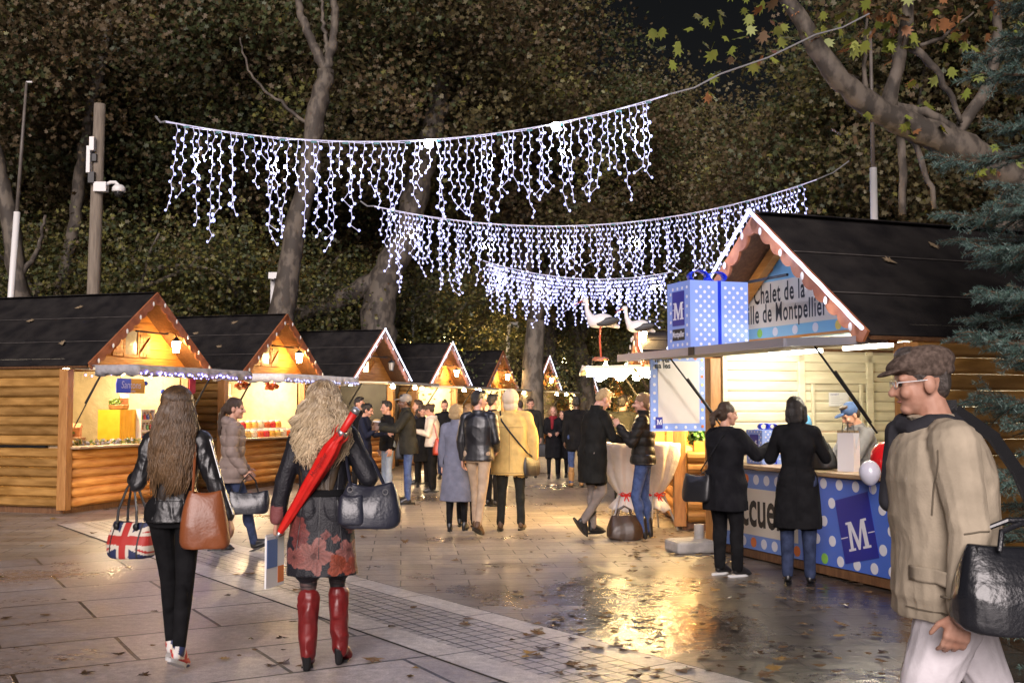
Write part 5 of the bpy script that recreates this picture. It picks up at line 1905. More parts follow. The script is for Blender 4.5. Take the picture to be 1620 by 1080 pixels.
# small dark lettering along the umbrella
tv = text_vf('Montpellier', .036, bold=.0)
back = A(0, -1, 0)
up_ = nrm(np.cross(back, eU))
if up_[0] > 0: up_ = -up_
tl_ = MB(); tl_.add(lay(tv, eU, up_ if np.cross(eU, up_) @ back > 0 else -up_, eU * LU * .55 + back * .058)); tl_.build('lettering', mat('dark red print', (.22, .01, .01), rough=.5), um)
# leaflets in the same hand
hpt = W3(P3['arms'][-1][2] + P3['arms'][-1][3] * .10)
lf = empty('leaflet_folder', hpt + A(.0, -.02, -.30), math.radians(72), 'folded white and blue leaflets carried in the blonde woman\'s left hand', 'leaflets')
mb = MB()
mb.b2((-.105, -.006, 0), (.105, .006, .31), 0)
mb.b2((-.10, -.0085, .12), (.02, -.0065, .29), 1)
mb.b2((.03, -.0085, .02), (.10, -.0065, .12), 2)
mb.build('cover', [m_paper, mat('blue leaflet print', (.12, .22, .50), rough=.4), m_orange], lf)
mb = MB(); mb.b2((-.09, .008, .01), (.11, .013, .32)); mb.build('inner_sheet', m_paper, lf)
# shoulder bag
m_nb = bagmat('blue black leather', (.018, .020, .032), .30)
hbm = empty('shoulder_bag', W3((.30, -.135, .86)), math.radians(2), 'large blue black leather shoulder bag under the blonde woman\'s right arm', 'handbag')
soft_bag('bag_body', hbm, .38, .17, .30, m_nb, wr=.022, taper=.72, sag=.16, seed=6)
pk = soft_bag('pocket', hbm, .17, .10, .19, m_nb, wr=.012, taper=.8, sag=.05, seed=7); pk.location = (-.10, -.055, .02)
hl = MB()
st0 = P3['arms'][1][0] + A(-.03, 0, .06) - A(.30, -.135, .86)
for y_ in (-.03, .03):
    a = A(-.11, y_ - .02, .235); b = A(.10, y_ + .02, .22)
    hl.tube([a, a + (st0 - a) * .5 + A(-.01, -.02, 0), st0 + A(-.012, -.05, .0), st0 + A(0, 0, .012), st0 + A(.012, .05, .0), b + (st0 - b) * .45 + A(.03, .04, 0), b], .0085, 6)
hl.build('strap', m_nb, hbm)
mb = MB()
for x, z in ((-.11, .235), (.10, .22)):
    mb.tube([(x + .016 * math.cos(a), -.085, z + .016 * math.sin(a)) for a in np.linspace(0, 2 * PI, 10)], .003, 5)
mb.build('buckle', m_steel, hbm)
del bt

# 3 -- woman in the padded coat by the second stall ------------------------------------------------------
P2 = person('woman with a ponytail in a grey brown padded coat, walking past the jar stall', gp(366, 872), RIGHT + .25, 1.71, fem=True, hyaw=-.25,
            legL=((-.02, -.30, -1), (0, -.05, -1), (-.05, 1, 0)), legR=((.02, .38, -1), (.0, .22, -1), (.05, 1, .45)),
            armL=((-.1, .0, -1), (.0, .60, -.75)), armR=((.12, -.05, -1), (-.02, .55, -.8)),
            coat=dict(mat=c_brownp, hem=.80, thick=.022, neck='hood', quilt=.12, name='padded_coat'), trouser=dict(mat=c_jeand), shoe=dict(mat=s_black, sole=s_black),
            hair=dict(mat=h_brown, style='pony', len=.36), seed=3)
b = empty('tote_bag', P2['W'](P2['arms'][1][2] + A(.05, .05, -.46)), .15, 'wide black glossy tote carried by the padded coat woman', 'handbag')
soft_bag('bag_body', b, .40, .14, .26, bagmat('black glossy leather', (.012, .013, .018), .25), wr=.016, taper=1.05, seed=12)
hl = MB()
for y_ in (-.04, .04):
    hl.tube([(-.10, y_, .24), (-.07, y_ * .6, .36), (0, y_ * .3, .44), (.07, y_ * .6, .36), (.10, y_, .24)], .007, 6)
hl.build('handle', m_black, b)

# group at the third stall ---------------------------------------------------------------------------------
V3 = .009
person('dark haired man in a black coat facing the third stall, behind the woman eating', gp(566, 778), RIGHT - .5, 1.78, coat=dict(mat=c_black, hem=.62), trouser=dict(mat=c_blackt), shoe=dict(mat=s_black),
       hair=dict(mat=h_black, style='man'), vox=V3, seed=4)
Pw = person('woman with dark pinned hair in a black coat, eating with one hand at her mouth', gp(576, 790), RIGHT - .2, 1.66, fem=True, hpitch=.3, armR=((.1, .35, -.9), (-.25, .75, .55)), armL=((-.1, .45, -.8), (.1, .9, .1)),
       coat=dict(mat=c_navy, hem=.55), trouser=dict(mat=c_blackt, slim=True), shoe=dict(mat=s_black), hair=dict(mat=h_black, style='bun'), vox=V3, seed=5)
b = empty('shoulder_bag', Pw['W']((-.16, -.12, .78)), RIGHT, 'small pale bag with a tan strap worn by the woman eating', 'handbag')
soft_bag('bag_body', b, .22, .09, .2, bagmat('pale pink leather', (.45, .30, .27)), seed=3)
hl = MB(); hl.tube([(-.09, 0, .18), (-.02, .02, .45), (.05, .10, .66), (.06, .16, .55), (.09, .05, .18)], .012, 6); hl.build('strap', bagmat('tan strap', (.30, .19, .06)), b)
P6 = person('man in a grey cap, dark jacket and blue jeans, reaching left over a stall tray', gp(645, 797), LEFTW + .12, 1.80, lean=.06, skin=SKIN_D, armL=((-.12, .55, -.75), (.1, .95, .12), (.1, 1, 0)), armR=((.12, .60, -.7), (-.1, .95, .25), (-.1, 1, .1)),
       coat=dict(mat=c_dark, hem=.80, thick=.02, neck='high'), trouser=dict(mat=c_jean), shoe=dict(mat=s_black), hair=dict(mat=h_black, style='man'), cap=dict(style='baseball', mat=cloth('grey cap cloth', (.22, .20, .18))), vox=V3, seed=6)
b = empty('backpack', P6['W']((.10, .13, .74)), LEFTW, 'black bag slung in front of the man in the grey cap', 'bag')
soft_bag('bag_body', b, .30, .14, .34, bagmat('black nylon', (.010, .010, .011), .6), seed=5, taper=.7)
hl = MB(); hl.tube([(-.1, 0, .30), (-.08, -.06, .5), (.0, -.12, .66)], .014, 6); hl.build('strap', m_black, b)
bx_ = empty('paper_cup', at(596, 672, 18.6), 0, 'pale paper cone held up over the tray of the third stall', 'cup')
mb = MB(); mb.lathe([(.03, -.09), (.07, .07), (.066, .07)], n=14); mb.build('cup', m_paper, bx_)
mb = MB(); mb.add(ellipsoid((0, 0, .075), (.06, .06, .03))); mb.build('filling', mat('golden snack', (.6, .4, .15), rough=.7), bx_)
person('man in a navy coat half hidden behind the grey cap, looking left', gp(662, 765), LEFTW, 1.74, coat=dict(mat=c_navy, hem=.6), trouser=dict(mat=c_blackt), shoe=dict(mat=s_black), hair=dict(mat=h_brown, style='man'), vox=.011, seed=31)
person('woman with a mass of dark curly hair in black, beside the cream jacket', gp(667, 770), FRONT + .3, 1.62, fem=True, coat=dict(mat=c_black, hem=.55), trouser=dict(mat=c_blackt), shoe=dict(mat=s_black), hair=dict(mat=h_brown, style='curly'), vox=.011, seed=7)
P7 = person('woman in a cream jacket and pale scarf looking down at her hands', gp(684, 778), LEFTW - .1, 1.66, fem=True, hpitch=.45, armL=((-.08, .20, -.95), (.25, .9, .25)), armR=((.08, .20, -.95), (-.25, .9, .22)),
       coat=dict(mat=c_cream, hem=.90, thick=.02), trouser=dict(mat=c_blackt, w=1.25), shoe=dict(mat=s_black), hair=dict(mat=h_brown, style='bun'), scarf=cloth('pale grey scarf', (.55, .50, .46)), vox=V3, seed=8)
b = empty('shoulder_bag', P7['W']((-.16, -.12, .70)), LEFTW, 'red leather shoulder bag of the cream jacket woman', 'handbag')
soft_bag('bag_body', b, .34, .16, .34, bagmat('red leather bag', (.38, .04, .015), .35), seed=9, taper=.6)
hl = MB(); hl.tube([(-.08, 0, .32), (-.02, .06, .55), (.02, .12, .70), (.05, .10, .5), (.09, .0, .31)], .011, 6); hl.build('strap', bagmat('red leather bag', (.38, .04, .015)), b)
person('bearded man facing the camera behind the grey coated woman', gp(703, 757), FRONT, 1.74, coat=dict(mat=c_black, hem=.8), trouser=dict(mat=c_jeand), shoe=dict(mat=s_black), hair=dict(mat=h_brown, style='man', beard=True), scarf=None, vox=.011, seed=10)

person('person in black with pale blue jeans, mostly hidden behind the grey capped man', gp(612, 786), LEFTW + .5, 1.70, coat=dict(mat=c_black, hem=.85), trouser=dict(mat=cloth('pale denim', (.22, .26, .32))), shoe=dict(mat=mat('dull red shoe', (.25, .04, .03), rough=.5)), hair=dict(mat=h_black, style='man'), vox=.011, seed=41)
person('dark coated person close beside the woman with the dark red scarf', gp(890, 755), FRONT - .3, 1.52, fem=True, coat=dict(mat=c_black, hem=.5, flare=.02), trouser=dict(mat=c_blackt, slim=True), shoe=dict(mat=s_black), hair=dict(mat=h_brown, style='bob'), vox=.011, seed=42)
person('woman in a beige jacket waiting at the fourth chalet, seen from behind', gp(741, 772), AWAY + .6, 1.66, fem=True, coat=dict(mat=cloth('sand jacket', (.36, .27, .18)), hem=.82, thick=.015), trouser=dict(mat=c_jeand), shoe=dict(mat=s_black), hair=dict(mat=h_lbrown, style='bob'), vox=.011, seed=43)
person('man in a navy jacket at the fifth chalet counter, seen from behind', gp(822, 748), AWAY + .8, 1.76, coat=dict(mat=c_navy, hem=.85, thick=.015), trouser=dict(mat=c_jeand), shoe=dict(mat=s_black), hair=dict(mat=h_brown, style='man'), vox=.011, seed=44)

# the four in the middle of the lane ------------------------------------------------------------------------
person('woman with short blonde hair in a long grey wool coat, seen from behind', gp(722, 840), AWAY - .15, 1.63, fem=True, hyaw=-.2, legL=((.0, -.06, -1), (0, -.04, -1), (-.1, 1, 0)), legR=((.02, .16, -1), (0, .0, -1), (.1, 1, 0)),
       coat=dict(mat=c_greyw, hem=.42, flare=.035, thick=.012, neck='high'), trouser=dict(mat=c_blackt, slim=True), shoe=dict(mat=s_black, heel=.03), hair=dict(mat=h_blond, style='short_full'), seed=11)
person('woman in a pale beige coat walking just behind the grey coated woman', gp(738, 832), AWAY - .1, 1.58, fem=True, coat=dict(mat=cloth('pale beige coat', (.42, .34, .27)), hem=.45, flare=.03), trouser=dict(mat=c_blackt, slim=True), shoe=dict(mat=s_black), hair=dict(mat=h_lbrown, style='bob'), vox=V3, seed=13)
person('dark haired man in a black leather jacket and beige trousers, striding away', gp(757, 846), AWAY - .35, 1.76, hyaw=-.75, armL=((-.16, -.10, -1), (.0, .25, -.95)), armR=((.16, .0, -1), (-.25, .70, -.4)),
       legL=((.0, .26, -1), (.0, .05, -1), (-.08, 1, 0)), legR=((.0, -.22, -1), (.0, -.36, -1), (.1, 1, -.45)),
       coat=dict(mat=c_leather, hem=.885, thick=.014, wr=.008), trouser=dict(mat=c_beige), shoe=dict(mat=s_brown, up=.2), hair=dict(mat=h_black, style='man'), seed=14)
P12 = person('man in a long tan yellow coat with a black strap across his back', gp(808, 838), AWAY - .1, 1.80, build_=1.12, hyaw=-.1, legL=((-.02, -.05, -1), (-.04, -.08, -1), (-.15, 1, 0)), legR=((.03, .10, -1), (.04, 0, -1), (.15, 1, 0)),
       armL=((-.12, .1, -1), (.1, .55, -.8)), armR=((.28, .0, -1), (.0, .25, -1)),
       coat=dict(mat=c_yellow, hem=.70, thick=.032, flare=.02, sleeve=1.1, wr=.018, wf=9, neck='high', name='yellow_coat'), trouser=dict(mat=c_dark, w=1.1, wr=1.4), shoe=dict(mat=s_brown, up=.3), cap=dict(style='hood', mat=cloth('pale knit hood', (.50, .40, .28), bump=.8, bscale=60)), seed=15)
b = empty('satchel', P12['W']((.27, -.02, .70)), AWAY + .9, 'dark satchel at the hip of the man in the yellow coat', 'bag')
soft_bag('bag_body', b, .30, .10, .26, bagmat('black satchel', (.012, .012, .014), .4), seed=10, taper=.9)
hl = MB()
W12 = P12['T']
inv = lambda p: rotz(-(AWAY + .9)) @ (rotz(AWAY - .1) @ p - rotz(AWAY - .1) @ A(.27, -.02, .70))
hl.tube([inv(P12['T'](-.12, -.02, 1.50)), inv(P12['T'](-.09, -.145, 1.38)), inv(P12['T'](.0, -.18, 1.25)), inv(P12['T'](.11, -.185, 1.10)), inv(P12['T'](.20, -.15, .98)), A(.02, 0, .25)], .012, 6)
hl.build('strap', m_black, b)
person('dark haired man glimpsed between the leather jacket and the yellow coat', gp(779, 800), AWAY - .9, 1.80, coat=dict(mat=c_black, hem=.7), trouser=dict(mat=c_blackt), shoe=dict(mat=s_black), hair=dict(mat=h_black, style='man'), vox=V3, seed=16)

# farther down the lane -------------------------------------------------------------------------------------
P14 = person('man in a dark jacket and jeans walking towards the camera, right of the yellow coat', gp(839, 757), FRONT + .1, 1.77, legL=((0, .2, -1), (0, .0, -1), (0, 1, 0)), legR=((0, -.12, -1), (0, -.22, -1), (0, 1, -.2)), coat=dict(mat=c_dark, hem=.78, thick=.015), trouser=dict(mat=c_jeand), shoe=dict(mat=s_black, sole=s_white), hair=dict(mat=h_brown, style='man'), vox=.011, seed=17)
person('woman with short fair hair in a black coat and dark red scarf, facing the camera', gp(875, 757), FRONT, 1.62, fem=True, armL=((-.12, .1, -1), (.25, .75, -.1)), armR=((.12, .1, -1), (-.25, .75, -.15)), coat=dict(mat=c_black, hem=.5, flare=.02), trouser=dict(mat=c_blackt, slim=True), shoe=dict(mat=s_black), hair=dict(mat=h_lbrown, style='bob', len=.1),
       scarf=cloth('dark red scarf', (.16, .015, .02)), vox=.011, seed=18)
b = empty('handbag', gp(857, 740), 0, 'black bag hanging low between the two people facing the camera', 'handbag')
b.location.z = .30
soft_bag('bag_body', b, .38, .12, .36, bagmat('black nylon', (.010, .010, .011), .6), seed=11)
hl = MB(); hl.tube([(-.1, 0, .33), (-.04, 0, .5), (.06, 0, .5), (.1, 0, .33)], .01, 6); hl.build('handle', m_black, b)
person('man in a black jacket, jeans and tan boots, seen from behind beyond the leaning man', gp(912, 770), AWAY + .1, 1.80, skin=SKIN_D, coat=dict(mat=c_black, hem=.72, thick=.015), trouser=dict(mat=c_jean), shoe=dict(mat=s_tan, boot=.4), hair=dict(mat=h_black, style='man'), vox=V3, seed=19)

# around the high tables ------------------------------------------------------------------------------------
P17 = person('fair haired man leaning at the high table with crossed legs, hand at his mouth', gp(938, 850), RIGHT + .45, 1.80, lean=.12, hpitch=.55, hyaw=-.05,
       legL=((.02, .10, -1), (.02, -.02, -1), (.0, 1, 0)), legR=((-.05, .22, -1), (-.22, -.62, -1), (.0, .75, -1.0)),
       armL=((-.10, .25, -.9), (.35, .45, .85), (.3, .3, .8)), armR=((.15, .30, -.85), (-.05, .95, -.1), (0, 1, -.2)),
       coat=dict(mat=cloth('black duffle', (.009, .009, .008)), hem=.62, thick=.018, neck='high', name='duffle_coat'), trouser=dict(mat=c_greyt), shoe=dict(mat=s_black, up=.5), hair=dict(mat=h_blond, style='man'), hands=(1.3, .6), seed=20)
person('man in a dark jacket standing beyond the high table, turned away', gp(986, 800), AWAY - .5, 1.78, coat=dict(mat=c_dark, hem=.8, thick=.02), trouser=dict(mat=c_blackt), shoe=dict(mat=s_black), hair=dict(mat=h_black, style='man'), armR=((.15, .2, -1), (-.2, .8, .3)), vox=V3, seed=21)
P19 = person('woman in a black padded waistcoat and tight blue jeans, half hidden by the hanging board', gp(1018, 852), LEFTW - .25, 1.76, fem=True, lean=-.03, legL=((-.05, .18, -1), (.10, -.20, -1), (-.1, 1, 0)), legR=((.05, .0, -1), (.0, -.12, -1), (.1, 1, 0)),
       armL=((-.10, .40, -.8), (.30, .62, .75), (.2, .5, .8)), armR=((.10, .30, -.9), (-.1, .8, .25)),
       coat=dict(mat=cloth('black padded nylon', (.016, .015, .014), rough=.45), hem=.90, thick=.022, quilt=.10, neck='high', name='padded_waistcoat'), trouser=dict(mat=c_jean, slim=True, w=1.0), shoe=dict(mat=s_black, up=.4, heel=.03), hair=dict(mat=h_lbrown, style='bun'), seed=22)

# two women at the counter ------------------------------------------------------------------------------------
P20 = person('woman with a ponytail in a black coat, reaching to the counter, bag on her back', gp(1149, 910), RIGHT + .55, 1.635, fem=True, build_=1.16, hyaw=-.25, lean=.03,
       armL=((-.12, .30, -.95), (.0, .9, .2)), armR=((.16, .55, -.6), (-.05, .95, .42), (-.2, 1, .2)), legL=((0, .04, -1), (0, -.03, -1), (-.1, 1, 0)), legR=((.03, .10, -1), (0, .0, -1), (.1, 1, 0)),
       coat=dict(mat=cloth('black jersey', (.007, .007, .009)), hem=.66, thick=.028, flare=.02, wr=.016, neck='collar'), trouser=dict(mat=c_blackt, w=1.25, wr=1.3), shoe=dict(mat=s_black, sole=s_white), hair=dict(mat=h_brown, style='pony', len=.17), scarf=None, seed=23)
sc_ = MB()
b = empty('crossbody_bag', P20['W']((-.17, -.20, .69)), RIGHT + .75, 'soft black crossbody bag hanging behind the woman with the ponytail', 'handbag')
soft_bag('bag_body', b, .31, .12, .27, bagmat('black soft leather', (.011, .011, .013), .4), seed=13, taper=.9)
hl = MB()
iv = lambda p: rotz(-(RIGHT + .75)) @ (rotz(RIGHT + .55) @ (np.asarray(p) - A(-.17, -.20, .69)))
hl.tube([A(.12, 0, .25), iv(P20['T'](-.10, -.195, 1.05)), iv(P20['T'](.02, -.185, 1.22)), iv(P20['T'](.10, -.13, 1.40)), iv(P20['T'](.10, .0, 1.47))], .007, 6)
hl.tube([A(-.12, 0, .25), iv(P20['T'](-.22, -.10, 1.0)), iv(P20['T'](-.20, .05, 1.1))], .007, 6)
hl.build('strap', m_black, b)
P21 = person('woman with a dark bob in a knee length black coat, hands raised at the counter', gp(1264, 924), RIGHT + 1.25, 1.68, fem=True, hyaw=-.35, armL=((-.30, .35, -.85), (.30, .75, .65), (.2, .4, .9)), armR=((.32, .42, -.85), (-.28, .72, .62), (-.2, .4, .9)),
       coat=dict(mat=c_black, hem=.53, flare=.035, waist=.012, thick=.016, neck='high'), trouser=dict(mat=c_jeand, w=1.15, wr=1.2), shoe=dict(mat=s_black), hair=dict(mat=h_black, style='bob', len=.13), hands=(1.0, 1.2), seed=24)
P22 = person('seller in a grey jacket and blue cap bending behind the counter of the large chalet', RP(1.52, .95, .0), math.radians(104), 1.66, lean=.28, hpitch=.4, armL=((-.1, .5, -.8), (.15, .9, -.2)), armR=((.1, .5, -.8), (-.15, .9, -.2)),
       coat=dict(mat=cloth('grey quilted cloth', (.14, .14, .15), rough=.5), hem=.8, thick=.015), trouser=dict(mat=c_blackt), shoe=dict(mat=s_black), hair=dict(mat=h_brown, style='man'), cap=dict(style='baseball', mat=cloth('blue cap cloth', (.05, .085, .18))), vox=V3, seed=25)

# man in the flat cap, close to the camera --------------------------------------------------------------------
loc = A((1492 - 810) / 440.0, 1728 / 440.0, 0)
P23 = person('man in a flat cap, khaki jacket and off white trousers, striding past close by', loc, LEFTW - .10, 1.83, hk=.94, build_=1.20, lean=.07, hyaw=.0, hpitch=.06,
       legL=((.0, .33, -1), (.0, .10, -1), (-.05, 1, .1)), legR=((.0, -.42, -1), (.0, -.62, -1), (.05, 1, -.5)),
       armL=((-.24, -.08, -1), (-.10, .16, -1), (.1, .2, -1)), armR=((.08, -.30, -1), (-.05, .05, -1)),
       coat=dict(mat=c_khaki, hem=.845, thick=.022, flare=.03, sleeve=1.06, wr=.012, wf=9, neck='collar', name='khaki_jacket'), trouser=dict(mat=c_white, w=1.22, wr=2.6), shoe=dict(mat=s_brown), hair=dict(mat=mat('grey brown hair', (.05, .04, .035), (.12, .10, .09), rough=.5, scale=60, bump=.5), style='man'),
       cap=dict(style='flat', mat=cloth('brown tweed', (.075, .055, .045), var=1.2, scale=60)), scarf=cloth('charcoal scarf', (.03, .03, .036)), vox=.006, hands=(.5, .6), seed=26)
gl = MB()
for s_ in (-1, 1):
    c_ = P23['Hd'](s_ * .033, .100, -.002)
    gl.tube([c_ + P23['HR'] @ A(.022 * math.cos(a), 0, .016 * math.sin(a)) for a in np.linspace(0, 2 * PI, 14)], .002, 5)
    gl.tube([P23['Hd'](s_ * .056, .098, .004), P23['Hd'](s_ * .082, .0, .008)], .002, 5)
gl.tube([P23['Hd'](-.012, .103, .002), P23['Hd'](.012, .103, .002)], .002, 5)
gl.build('glasses', m_steel, P23['root'])
m_hold = bagmat('black grained leather', (.013, .014, .018), .24)
b = empty('holdall', P23['W'](A(-.38, -.13, .86)), LEFTW - .10 + PI / 2 + .06, 'big black grained leather holdall slung low at the side of the flat cap man', 'bag')
soft_bag('bag_body', b, .46, .20, .30, m_hold, wr=.018, taper=.80, sag=.06, seed=14, vox=.007)
hl = MB()
for y_ in (-.06, .06):
    hl.tube([(-.10, y_, .27), (-.09, y_ * .9, .33), (-.03, y_ * .8, .355), (.03, y_ * .8, .355), (.09, y_ * .9, .33), (.10, y_, .27)], .010, 8)
hl.build('handle', m_hold, b)
hl = MB()
zr = LEFTW - .10 + PI / 2 + .06
iv = lambda p: rotz(-zr) @ (rotz(LEFTW - .10) @ (np.asarray(p) - A(-.38, -.13, .86)))
T23 = P23['T']
pts = [T23(.07, .06, 1.53), T23(.03, -.07, 1.52), T23(-.02, -.155, 1.42), T23(-.06, -.20, 1.30), T23(-.10, -.225, 1.15), T23(-.17, -.23, 1.02)]
pts = [iv(p) for p in pts] + [A(.14, .02, .24)]
for q0, q1 in zip(pts[:-1], pts[1:]):
    hl.bar(q0, q1 + (q1 - q0) * .06, .075, .010, 0, up=rotz(-zr) @ rotz(LEFTW - .10) @ A(-.85, -.75, .35))
hl.build('strap', mat('black webbing', (.012, .012, .014), rough=.6, bump=.4, scale=60), b)

# seams, pockets and belts stitched onto the nearer coats: each line is dropped onto the cloth beneath it
from mathutils.bvhtree import BVHTree
def coat_of(P, key):
    return [o for o in P['root'].children if key in o.name][0]
def drop(tree, p, d, off):
    h, n_, _, _ = tree.ray_cast(Vector(p), Vector(d), 2.0)
    return None if h is None else A(*h) - nrm(d) * off
def seams(coat, lines, d, r_=.0028, m=None, name='seam'):
    tree = BVHTree.FromPolygons([v.co for v in coat.data.vertices], [tuple(p.vertices) for p in coat.data.polygons])
    for ln in lines:
        q = []
        for (a, b) in zip(ln[:-1], ln[1:]):
            for f in np.linspace(0, 1, 14)[:-1]:
                h = drop(tree, A(*a) + (A(*b) - A(*a)) * f, d, .0008)
                if h is not None:
                    q.append(h)
        if len(q) > 3:
            mb = MB(); mb.tube(q, r_, 5); mb.build(name, m or m_black, coat)
def patch(coat, u0, u1, z0, z1, mk, d, m, name, off=.006):
    tree = BVHTree.FromPolygons([v.co for v in coat.data.vertices], [tuple(p.vertices) for p in coat.data.polygons])
    nu, nz = 9, 7
    V = []
    for j in range(nz):
        for i in range(nu):
            h = drop(tree, mk(u0 + (u1 - u0) * i / (nu - 1), z0 + (z1 - z0) * j / (nz - 1)), d, off)
            V.append(h if h is not None else (V[-1] if V else A(0, 0, 0)))
    mb = MB(); mb.add((np.array(V), [(j * nu + i, j * nu + i + 1, (j + 1) * nu + i + 1, (j + 1) * nu + i) for j in range(nz - 1) for i in range(nu - 1)]))
    o = mb.build(name, m, coat, smooth=True)
    md = o.modifiers.new('s', 'SOLIDIFY'); md.thickness = .007; md.offset = 0
BK = (0, 1, 0)                       # from behind towards the front
j1 = coat_of(P1, 'leather_jacket')
seams(j1, [[(0, -1, 1.30), (0, -1, .93)], [(-.16, -1, 1.02), (.16, -1, 1.02)], [(-.10, -1, 1.24), (-.085, -1, 1.02), (-.10, -1, .90)], [(.10, -1, 1.24), (.085, -1, 1.02), (.10, -1, .90)], [(-.17, -1, .895), (.17, -1, .895)]], BK, .003)
j3 = coat_of(P3, 'flower_coat')
seams(j3, [[(0, -1, 1.34), (0, -1, .62)], [(-.115, -1, 1.30), (-.10, -1, 1.08), (-.14, -1, .70)], [(.115, -1, 1.30), (.10, -1, 1.08), (.14, -1, .70)]], BK, .0025)
patch(j3, -.14, .14, 1.045, 1.085, lambda u, z: A(u, -1, z), BK, c_black, 'half_belt')
j12 = coat_of(P12, 'yellow_coat')
m_ysm = mat('tan stitch', (.24, .15, .05), rough=.8)
seams(j12, [[(-.21, -1, 1.33), (.21, -1, 1.33)], [(0, -1, 1.33), (0, -1, .72)], [(-.23, -1, .745), (.23, -1, .745)]], BK, .004, m_ysm)
j21 = coat_of(P21, 'coat')
seams(j21, [[(0, -1, 1.34), (0, -1, .52)], [(-.15, -1, 1.06), (.15, -1, 1.06)]], BK, .004, c_black)
j23 = coat_of(P23, 'khaki_jacket')
LF = (1, 0, 0)                       # from his left side inwards
m_ksm = mat('khaki stitch', (.17, .14, .10), rough=.85)
seams(j23, [[(-1, -.13, 1.46), (-1, -.12, 1.05)], [(-1, .10, 1.44), (-1, .11, 1.20)], [(-1, -.16, .895), (-1, .20, .895)], [(-1, -.035, 1.18), (-1, .0, 1.18), (-1, .05, 1.17)]], LF, .0035, m_ksm)
seams(j23, [[(0, -1, 1.40), (0, -1, .9)], [(-.17, -1, 1.36), (.17, -1, 1.36)]], BK, .0035, m_ksm)
S0, el, wr, hd, n, l = P23['arms'][-1]
dd = nrm(wr - el)
cu, cv = perp(dd)
q = el + (wr - el) * .84
mb = MB(); mb.tube([q + (cu * math.cos(a) + cv * math.sin(a)) * .066 for a in np.linspace(0, 2 * PI, 26)], .0045, 6); mb.build('cuff_seam', m_ksm, j23)
patch(j23, .035, .165, .99, 1.04, lambda u, z: A(-1, u, z), LF, c_khaki, 'pocket_flap', .007)
# ------------------------------------------------------------------ tables, bags and goods
m_tcl = mat('white satin cloth', (.62, .56, .50), (.72, .67, .62), rough=.5, scale=5, bump=.5, bscale=9, bdist=.04)
def high_table(loc, label, sway=0.0):
    r = empty('high_table', loc, sway, label, 'table', 'cloth covered high tables')
    mb = MB(); mb.lathe([(.34, 1.095), (.35, 1.10), (.35, 1.125), (.34, 1.13)], n=28); mb.build('table_top', m_tcl, r, smooth=False)
    V, Fc = [], []
    n = 56
    prof = [(.352, 1.128), (.358, 1.09), (.34, .98), (.30, .85), (.23, .68), (.13, .52), (.075, .455), (.10, .41), (.16, .34), (.20, .27)]
    for i, (rd, z) in enumerate(prof):
        for j in range(n):
            a = 2 * PI * j / n
            am = .02 if i < 2 else .08 + .06 * i / len(prof)
            q = rd * (1 + am * math.sin(a * 9 + .6 * math.sin(a * 2)) + am * .5 * math.sin(a * 17 + 1))
            V.append((q * math.cos(a), q * math.sin(a), z + (.03 * math.sin(a * 5) if i == len(prof) - 1 else 0)))
    for i in range(len(prof) - 1):
        for j in range(n):
            p, q = i * n + j, i * n + (j + 1) % n
            Fc.append((p, q, q + n, p + n))
    mb = MB(); mb.add((V, Fc)); o = mb.build('table_cloth', m_tcl, r, smooth=True)
    md = o.modifiers.new('s', 'SOLIDIFY'); md.thickness = .003
    rb = MB()
    rb.lathe([(.088, .44), (.094, .455), (.088, .475)], n=18)
    for s_ in (-1, 1):
        rb.tube([(0, -.09, .46), (s_ * .05, -.12, .49), (s_ * .09, -.12, .47), (s_ * .05, -.12, .445), (0, -.09, .455)], .008, 6)
        rb.tube([(0, -.09, .455), (s_ * .03, -.125, .38), (s_ * .045, -.13, .27)], .009, 6)
    rb.build('ribbon', m_red, r)
    for i in range(4):
        a = PI / 4 + i * PI / 2
        mb = MB(); mb.tube([(.05 * math.cos(a), .05 * math.sin(a), .62), (.30 * math.cos(a), .30 * math.sin(a), .01)], .014, 8); mb.build('leg', m_steel, r)
high_table(gp(990, 838), 'cloth covered high table with a red ribbon, between the leaning man and the waistcoat woman')
high_table(gp(1036, 838), 'cloth covered high table beside the amber log wall, partly behind the waistcoat woman', .5)
cup = empty('paper_napkin', gp(993, 838) + A(0, 0, 1.135), .3, 'crumpled yellow paper on the high table in front of the leaning man', 'paper')
blob('sheet', [ellipsoid((0, 0, .03), (.06, .05, .03)), ellipsoid((.03, .01, .06), (.03, .02, .05))], .008, mat('yellow paper', (.72, .58, .28), rough=.7), cup, wr=.03, wf=30, seed=2, smooth=1)
b = empty('holdall', gp(988, 853), .15, 'slumped dark brown leather holdall standing on the paving under the high table', 'bag')
soft_bag('bag_body', b, .44, .26, .32, bagmat('worn brown leather', (.035, .018, .009), .4), wr=.03, taper=.72, sag=.10, seed=15)
hl = MB()
for y_ in (-.05, .05):
    hl.tube([(-.09, y_, .27), (-.07, y_ * .8, .36), (0, y_ * .6, .40), (.07, y_ * .8, .36), (.09, y_, .27)], .010, 7)
hl.build('handle', bagmat('worn brown leather', (.035, .018, .009)), b)

m_gw = mat('dirty white plastic', (.36, .34, .32), (.52, .49, .46), rough=.55, scale=9)
bs = empty('weighted_base', gp(1092, 872), .25, 'white ribbed parasol base with a short tube, on the leaf strewn paving', 'parasol base')
mb = MB(); mb.b2((-.23, -.20, .0), (.23, .20, .13)); mb.build('slab', m_gw, bs, bevel=.03)
mb = MB()
for i in range(6):
    mb.b2((-.19, -.165 + i * .060, .13), (.19, -.14 + i * .060, .138))
mb.build('rib', m_gw, bs)['kind'] = 'stuff'
mb = MB(); mb.lathe([(.055, .13), (.055, .29), (.045, .29), (.045, .14)], (.13, .05, 0), 14); mb.build('tube', m_gw, bs, smooth=False)

